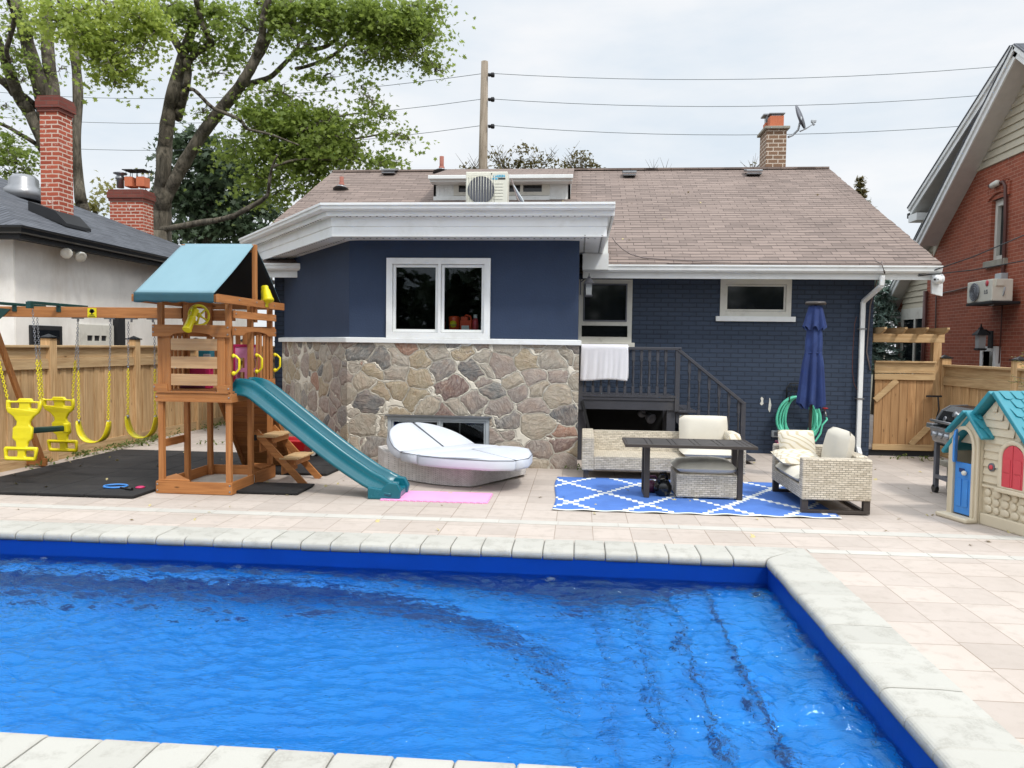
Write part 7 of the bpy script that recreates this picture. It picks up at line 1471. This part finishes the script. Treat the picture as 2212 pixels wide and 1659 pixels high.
# roofs
def roof_pl(s0, z0, s1, z1, o0, o1, th_, nm, par=PH, shingles=True):
    mb = MB(); d = Vector((s1-s0, z1-z0)).normalized(); n_ = Vector((-d.y, d.x)); n_ = n_ if n_.y > 0 else -n_
    pl = [(s0,z0),(s1,z1),(s1+n_.x*th_,z1+n_.y*th_),(s0+n_.x*th_,z0+n_.y*th_)]; pprism(pl, o0, o1, mb); r_ = mb.build(nm, 'tealroof', par, bevel=.012, seg=2)
    if shingles:
        mb = MB(); L_ = (Vector((s1,z1))-Vector((s0,z0))).length; rows_ = int(L_/.11); W_ = abs(o1-o0); cols = max(2, int(W_/.12))
        for i in range(rows_):
            for k in range(cols):
                u0_ = (i+.08)*L_/rows_; u1_ = u0_+L_/rows_*.92; o_a = min(o0,o1)+.02+(k+.5*(i%2))*W_/cols; o_b = o_a+W_/cols*.9
                if o_b > max(o0,o1)-.02: continue
                def Q(u, o_, h_): p_ = Vector((s0,z0))+d*u+n_*(th_+h_); return ph(p_.x, o_, p_.y)
                mid2 = (o_a+o_b)/2
                mb.add([Q(u0_,o_a+.015,.012),Q(u0_-.012,mid2,.012),Q(u0_,o_b-.015,.012),Q(u1_,o_b,.004),Q(u1_,o_a,.004),Q(u0_,o_a+.015,0),Q(u0_-.012,mid2,0),Q(u0_,o_b-.015,0)], [(0,1,2,3,4),(0,5,6,1),(1,6,7,2)])
        mb.build('shingle_relief', 'tealroof', r_)
    return r_
eL = SC_-.72; roof_pl(SC_+.74, PKZ-SLO*.74, SC_, PKZ, .04, -1.1, .045, 'roof_slope'); roof_pl(SC_-.62, PKZ-SLO*.62, SC_, PKZ, .04, -1.1, .045, 'roof_slope', shingles=False)
pc, pz = .30, 1.13; roof_pl(pc+.235, pz-.26, pc, pz, op+.07, -.06, .035, 'porch_roof'); roof_pl(pc-.25, pz-.24, pc, pz, op+.07, -.06, .035, 'porch_roof', shingles=False)
# ------------------------------------------------------------------ trees
T1 = thing('silver_maple', 'big silver maple with forked trunk behind the second brick chimney', 'tree', F(345,500,23).xy.to_3d())
mb = MB(); g_ = F(347,500,23)
mb.tube([(g_.x,g_.y,0),(g_.x,g_.y,g_.z*.6),g_], [.42,.36,.31], 12)
limb(mb, [(347,505,22),(346,450,23),(352,400,18),(355,330,16),(364,250,15),(380,180,14),(398,110,11),(420,50,9),(436,-10,7)], 23, -.4, n=12)
mb.build('trunk', 'bark', T1)
def L1(pts, dY=0., Y=23): m_ = MB(); limb(m_, pts, Y, dY, n=8); m_.build('limb', 'bark', T1)
L1([(352,440,15),(366,412,14),(398,352,14),(438,288,13),(478,236,12),(513,194,12),(540,150,11),(558,110,10),(567,70,8),(570,30,7),(590,-25,6)], -1)
L1([(385,255,9),(392,225,9),(404,180,8),(404,140,9),(392,115,8),(372,78,8),(352,68,6),(335,40,4)], -.8); L1([(404,138,8),(425,112,8),(452,98,8),(455,88,7),(440,60,6),(428,20,6),(420,-20,5)], -1.2)
L1([(403,193,5),(418,194,4),(433,207,4),(450,225,4),(467,237,4),(495,248,4),(520,260,4),(530,275,4),(543,281,3),(583,290,3),(615,302,2),(645,313,1.5)], -1.5, 22.5)
L1([(342,497,8),(365,493,7),(400,487,7),(440,480,7),(467,476,6),(505,466,6),(535,450,6),(562,435,5),(578,420,4),(582,392,3.5),(588,360,2.5),(600,335,1.5)], -2.5)
L1([(548,140,8),(572,100,8),(590,55,7),(606,25,6),(640,-10,5)], .6); L1([(520,184,7),(548,178,6),(583,167,6),(612,140,5),(643,110,5),(675,107,5),(702,101,4.5),(722,88,4),(738,68,4),(760,30,3),(780,-10,2)], .5); L1([(640,148,4),(660,144,4),(700,130,4),(722,118,4),(745,98,3.5),(778,60,2.5)], 1.2); L1([(643,110,4),(648,80,3),(672,40,2.5),(690,0,2)], .2)
L1([(640,290,2.5),(680,270,2.5),(720,255,2),(780,245,1.5),(840,258,1)], 1., 22); L1([(648,300,2.5),(700,290,2.5),(760,300,2),(830,288,1.5)], .6, 22); L1([(590,360,3),(640,345,2.5),(700,345,2),(780,345,1.5)], 1., 21.5); L1([(745,98,3),(800,90,2),(860,100,1.5),(910,120,1)], .8, 23.5)
CB = [(360,14,42,26),(420,38,38,26),(472,62,32,38),(484,18,50,24),(424,88,34,18),(500,108,30,28),(452,132,24,14),(622,60,52,44),(600,20,42,26),(684,46,52,40),(662,98,40,22),(560,8,44,16),(474,160,30,10),(540,60,30,20),
 (760,36,62,42),(822,56,60,46),(880,46,50,42),(852,108,46,28),(792,112,42,22),(916,76,34,30),(930,132,26,16),(742,132,40,14),(894,14,46,22),(700,166,40,12),(930,10,20,22),(700,10,60,24),(944,152,18,8),(900,110,30,22),
 (600,205,48,24),(562,238,48,24),(652,228,44,26),(700,250,44,30),(642,290,66,34),(562,308,48,36),(498,300,18,16),(700,318,58,36),(762,330,50,26),(622,358,66,36),(562,378,44,30),(682,372,50,24),(772,268,38,14),(800,214,20,18),(826,248,22,14),(850,290,44,9),(884,300,24,6),(820,352,38,13),(600,420,42,16),(648,408,38,12),(730,290,40,18),(440,238,24,11),(530,196,26,12),(780,190,16,10),(850,352,20,8),(585,330,60,30),(520,330,22,18),(640,250,70,40),(640,330,70,40),(720,300,50,30),(600,270,60,30),(820,50,60,40),(870,80,50,36),(690,30,60,30),(400,30,40,24),(560,260,50,24)]
pts = crown_points(CB, 22.6, 17, .26, .9, .17); print('T1', len(pts)); leaf_mesh('crown', 'leaf_mid', T1, pts, .14, LEAF, .75)
def twigs(par, bl, Y, n=4):
    mb = MB(); r_ = random.Random(9)
    for b in bl:
        c = F(b[0]+r_.uniform(-.3,.3)*b[2], b[1]+r_.uniform(-.2,.5)*b[3], Y+r_.uniform(-.5,.5))
        for k in range(n):
            e_ = F(b[0]+r_.uniform(-1,1)*b[2]*.95, b[1]+r_.uniform(-1,1)*b[3]*.95, Y+r_.uniform(-1,1)); m_ = c.lerp(e_,.5)+Vector((r_.uniform(-.12,.12),0,r_.uniform(-.05,.15))); mb.tube([c, m_, e_], [.022,.013,.005], 4)
            for q in range(3): t = r_.uniform(.3,.95); s_ = m_.lerp(e_, t); mb.tube([s_, s_+Vector((r_.uniform(-.35,.35), r_.uniform(-.2,.2), r_.uniform(-.25,.2)))], [.008,.003], 3)
    return stuff(mb.build('twigs', 'bark', par))
twigs(T1, CB, 22.6)
T2 = thing('maple_tree', 'many stemmed maple rising behind the tall brick chimney on the left', 'tree', F(120,440,24).xy.to_3d())
mb = MB(); g_ = F(118,470,24); mb.tube([(g_.x,g_.y,0), g_], [.5,.42], 12); limb(mb, [(118,470,30),(116,380,26),(112,300,20),(112,200,16),(104,120,13),(101,50,12),(98,-20,11)], 24, 0, n=12); mb.build('trunk', 'bark', T2)
def L2(pts, dY=0., Y=24): m_ = MB(); limb(m_, pts, Y, dY, n=9); m_.build('limb', 'bark', T2)
L2([(186,470,14),(174,430,12),(168,370,10),(165,300,9.5),(168,200,10.5),(161,117,10),(148,55,9),(132,0,9),(118,-50,8)], .5); L2([(108,330,20),(98,250,17),(88,190,16),(64,110,15),(46,40,14),(28,-20,12)], -.5)
L2([(108,340,16),(84,285,14),(62,240,13),(44,215,12),(30,180,12),(16,145,11),(4,110,10),(-14,60,8)], -1.); L2([(100,350,7),(85,318,6),(64,302,5),(43,290,5),(20,276,4),(-8,264,4)], -.6); L2([(30,200,10),(12,180,9),(-14,160,8)], -.4)
L2([(24,135,5),(14,112,5),(22,80,5),(31,42,5),(24,18,4),(14,-12,4)], -2., 22); L2([(85,235,7),(70,222,7),(50,205,6)], -.2)
CB2 = [(20,58,34,28),(45,112,30,26),(26,22,26,18),(30,155,18,12),(66,70,20,24),(14,292,26,18),(40,342,36,26),(14,330,26,26),(60,368,16,8),(18,232,18,10),(60,130,18,14),(48,175,10,8),(136,150,14,8),(28,370,30,12)]
pts = crown_points(CB2, 23, 15, .26, .9, .17); leaf_mesh('crown', 'leaf_mid', T2, pts, .125, LEAF, .7)
T3 = thing('maple_tree', 'bright sunlit maple bough hanging over the bungalow roof from the upper left', 'tree', F(210,440,21).xy.to_3d())
mb = MB(); g_ = F(205,455,27); limb(mb, [(215,-30,5),(214,10,4),(224,60,3.5),(238,110,2.5),(246,150,1.5)], 20.5, -.4, n=7); mb.build('bough', 'bark', T3); mb = MB(); limb(mb, [(215,-30,5),(190,10,4),(160,40,3),(125,52,2)], 20.5, -.2, n=7); limb(mb, [(216,-10,4),(250,30,3.5),(290,60,2.5),(310,90,2)], 20.5, .3, n=7); mb.build('bough', 'bark', T3)
CB3 = [(124,44,44,28),(186,62,56,38),(256,60,56,44),(300,24,52,36),(248,122,50,30),(206,92,40,26),(276,148,36,20),(232,162,26,12),(116,14,36,18),(330,60,24,24),(160,20,44,24),(240,16,50,22),(300,100,30,20),(90,55,20,12),(205,125,20,12),(250,178,12,6)]
pts = crown_points(CB3, 20.2, 19, .26, .8, .17); leaf_mesh('crown', 'leaf_bright', T3, pts, .13, LEAF, .8)
twigs(T2, CB2, 23); twigs(T3, CB3, 20.2, 3)
T4 = thing('dark_maple', 'dense dark green tree behind the forked silver maple', 'tree', F(450,520,31).xy.to_3d()); g_ = F(450,480,31); mb = MB(); mb.tube([(g_.x,g_.y,0),(g_.x,g_.y,g_.z),(g_.x+.3,g_.y,g_.z+2)], [.35,.28,.12], 9); mb.build('trunk', 'bark', T4)
CB4 = [(400,346,46,38),(440,332,58,46),(500,380,58,56),(424,430,66,56),(500,466,60,44),(384,500,44,24),(560,440,44,44),(402,296,12,20),(400,280,5,10),(380,400,34,50),(600,470,40,24),(470,510,70,20),(470,400,60,60),(540,500,60,20),(440,480,60,40)]
pts = crown_points(CB4, 31, 11, .42, .8, .24); leaf_mesh('crown', 'leaf_dark', T4, pts, .27, LEAF, .8)
T5 = thing('yellowing_tree', 'small yellow green tree seen between the two red brick chimneys', 'tree', F(205,460,32).xy.to_3d()); g_ = F(205,440,32); mb = MB(); mb.tube([(g_.x,g_.y,0),(g_.x,g_.y,g_.z)], [.2,.1], 8); mb.build('trunk', 'bark', T5)
pts = crown_points([(206,436,28,24),(238,400,18,12),(192,450,20,22),(222,420,24,16),(325,402,8,14),(309,372,6,8)], 32, 7, .36, .8, .22); leaf_mesh('crown', 'leaf_yellow', T5, pts, .22, LEAF, .7)
for (nm, lab, bl, Y, mat, tw) in (('hedge_maple', 'loose brown green tree crown just left of the wooden pole above the ridge', [(1012,362,20,9),(1000,366,14,6),(1030,368,16,6)], 34, 'leaf_olive', 3), ('hedge_maple', 'thin half bare tree crown in the middle above the ridge, right of the pole', [(1066,338,14,9),(1078,356,24,10),(1106,368,40,6),(1144,322,20,12),(1160,340,24,14),(1150,362,40,10),(1186,346,16,14),(1130,350,16,10),(1066,322,8,5)], 36, 'leaf_olive', 14), ('hedge_maple', 'rounded leafy tree crown on the right end of the row above the ridge', [(1246,338,24,12),(1262,352,28,14),(1238,360,22,12),(1280,362,20,8),(1222,352,10,8)], 38, 'leaf_olive', 6), ('treetop', 'tiny green treetop peeping over the ridge near the middle right', [(1442,367,8,5),(1410,371,5,2)], 38, 'leaf_yellow', 1), ('treetop', 'tiny olive treetop beside the tan brick chimney', [(1632,362,10,6)], 36, 'leaf_olive', 1)):
    cx_ = sum(b[0] for b in bl)/len(bl); o = thing(nm, lab, 'tree', F(cx_,380,Y).xy.to_3d()); g_ = F(cx_,385,Y); mb = MB(); mb.tube([(g_.x,g_.y,0), g_], [.2,.12], 8)
    for k in range(tw+2):
        b = random.choice(bl); e0_ = F(b[0]+random.uniform(-1,1)*b[2]*1.3, b[1]-b[3]*random.uniform(-.3,1.6), Y+random.uniform(-.8,.8)); m_ = g_.lerp(e0_,.5)+Vector((random.uniform(-.3,.3),0,-.2)); mb.tube([g_, m_, e0_], [.06,.03,.008], 5)
        for q in range(5): t = random.uniform(.4,.95); s_ = (m_.lerp(e0_, (t-.4)/.6)); mb.tube([s_, s_+Vector((random.uniform(-.6,.6), random.uniform(-.3,.3), random.uniform(.1,.8)))], [.014,.004], 4)
    mb.build('trunk', 'bark', o); pts = crown_points(bl, Y, 6, .24, .8, .17); leaf_mesh('crown', mat, o, pts, .19, OVAL, .5)
def spruce(nm, lab, x, ytop, ybase, Y, halfw, mat='needle', seed=1):
    tp_ = F(x, ytop, Y); bs = F(x, ybase, Y); o = thing(nm, lab, 'tree', (tp_.x, tp_.y, 0)); mb = MB(); mb.tube([(tp_.x,tp_.y,0), tp_], [.16,.02], 8); P = []; r_ = random.Random(seed); h = tp_.z-bs.z; w = halfw*Y/FL
    zz = 0.
    while zz < h:
        rr = w*(zz/h)**.85+.05; n_ = 9
        for k in range(n_):
            a_ = 2*math.pi*k/n_+r_.random()*.6; L_ = rr*r_.uniform(.75,1.1); z = tp_.z-zz; e_ = Vector((tp_.x+L_*math.cos(a_), tp_.y+L_*math.sin(a_), z-L_*.35)); mb.tube([(tp_.x,tp_.y,z), e_], [.02,.006], 4)
            for q in range(int(60*L_)+6):
                t = r_.random()**.7; c = Vector((tp_.x,tp_.y,z)).lerp(e_, t); P.append((c.x+r_.gauss(0,.06), c.y+r_.gauss(0,.06), c.z+r_.gauss(0,.04)))
        zz += .17+.05*r_.random()
    mb.build('trunk', 'bark', o); leaf_mesh('crown', mat, o, np.array(P), .24, NEED, .3)
spruce('spruce_tree', 'blue green spruce behind the garden gate between the two houses', 1905, 560, 800, 22, 62, seed=3); spruce('spruce_tree', 'small spruce top poking above the right slope of the brown roof', 1858, 388, 470, 30, 30, 'leaf_olive', seed=5)
# tree belt added unseen behind the viewer: darkens window panes and house walls
P = []
for i in range(26):
    c = np.array([-24+i*1.9+RNG.normal(0,.5), -15+RNG.normal(0,1.), 2.7+RNG.normal(0,.4)]); v = RNG.normal(size=(420,3)); v /= np.linalg.norm(v,axis=1)[:,None]; P.append(c+v*np.array([1.9,1.3,2.7])*(RNG.random((420,1))**.33))
o = stuff(leaf_mesh('added_tree_belt', 'leaf_dark', None, np.concatenate(P), .85, OVAL, .5, org=(0,-15,0))); o['label'] = 'dense dark belt of trees added out of view behind the viewer'; o['category'] = 'trees'
# ------------------------------------------------------------------ weeds, fallen leaves
P = []
for i in range(60):
    y = RNG.uniform(9.6, 20); x = -7.52+abs(RNG.normal(0,.12)); n_ = int(RNG.integers(6,30)); P.append(np.array([x,y,.02])+RNG.normal(size=(n_,3))*np.array([.08,.1,.03])+np.array([0,0,.03]))
for (x, y) in ((-4.2,12.0),(-3.9,11.75),(-4.5,12.4),(5.2,12.9),(5.6,12.8),(5.8,11.9),(5.9,11.2),(-.05,10.9),(-2.7,10.95),(-6.3,12.6),(-6.9,12.4)): P.append(np.array([x,y,.04])+RNG.normal(size=(26,3))*np.array([.11,.08,.025]))
o = stuff(leaf_mesh('weeds', 'weed', None, np.clip(np.concatenate(P), (-9,0,.012), (9,30,.3)), .06, OVAL, -.3, org=(0,10,0))); o['label'] = 'small weeds growing along the fence foot and paving joints'; o['category'] = 'weeds'
c = np.stack([RNG.uniform(-7.3,6,140), RNG.uniform(7.0,13,140), np.full(140,.012)], 1); rub = (c[:,0] < -4.9)&(c[:,1] > 8)&(c[:,1] < 11.5); c[rub,2] = .048
c = c[~((c[:,0] > -3.4)&(c[:,0] < 0)&(c[:,1] > 10.9))]; c = np.concatenate([c, np.stack([RNG.uniform(-5.5,5,22), RNG.uniform(12.8,17,22), np.zeros(22)],1)]); c[-22:,2] = [zroof(y)+.015 for y in c[-22:,1]]
o = stuff(leaf_mesh('fallen_leaves', 'greyleaf', None, c, .05, LEAF, 0., org=(0,10,0))); o['label'] = 'scattered dry fallen leaves on the paving and roofs'; o['category'] = 'leaves'
# feathery sprigs by the right fence
p = F(2214,800,8.9); SP = thing('shrub_sprigs', 'yellow green feathery sprigs at the right edge above the playhouse', 'shrub', (p.x+.1,p.y,0)); mb = MB(); P = []
for (x, y) in ((2190,770),(2184,812),(2178,824),(2200,835),(2205,760)):
    q = F(x, y, 8.9); b_ = Vector((p.x+.25,p.y,p.z-.2)); mb.tube([b_, b_.lerp(q,.5)+Vector((0,0,.03)), q], [.006,.004,.002], 5)
    for k in range(26): t = .35+.65*k/26; c_ = b_.lerp(q,t); P.append((c_.x+random.gauss(0,.012), c_.y+random.gauss(0,.02), c_.z+random.gauss(0,.014)))
mb.tube([(p.x+.25,p.y,0),(p.x+.25,p.y,p.z-.2)], .012, 6); mb.build('stem', 'bark', SP); leaf_mesh('foliage', 'leaf_yellow', SP, np.array(P), .05, NEED, .2)
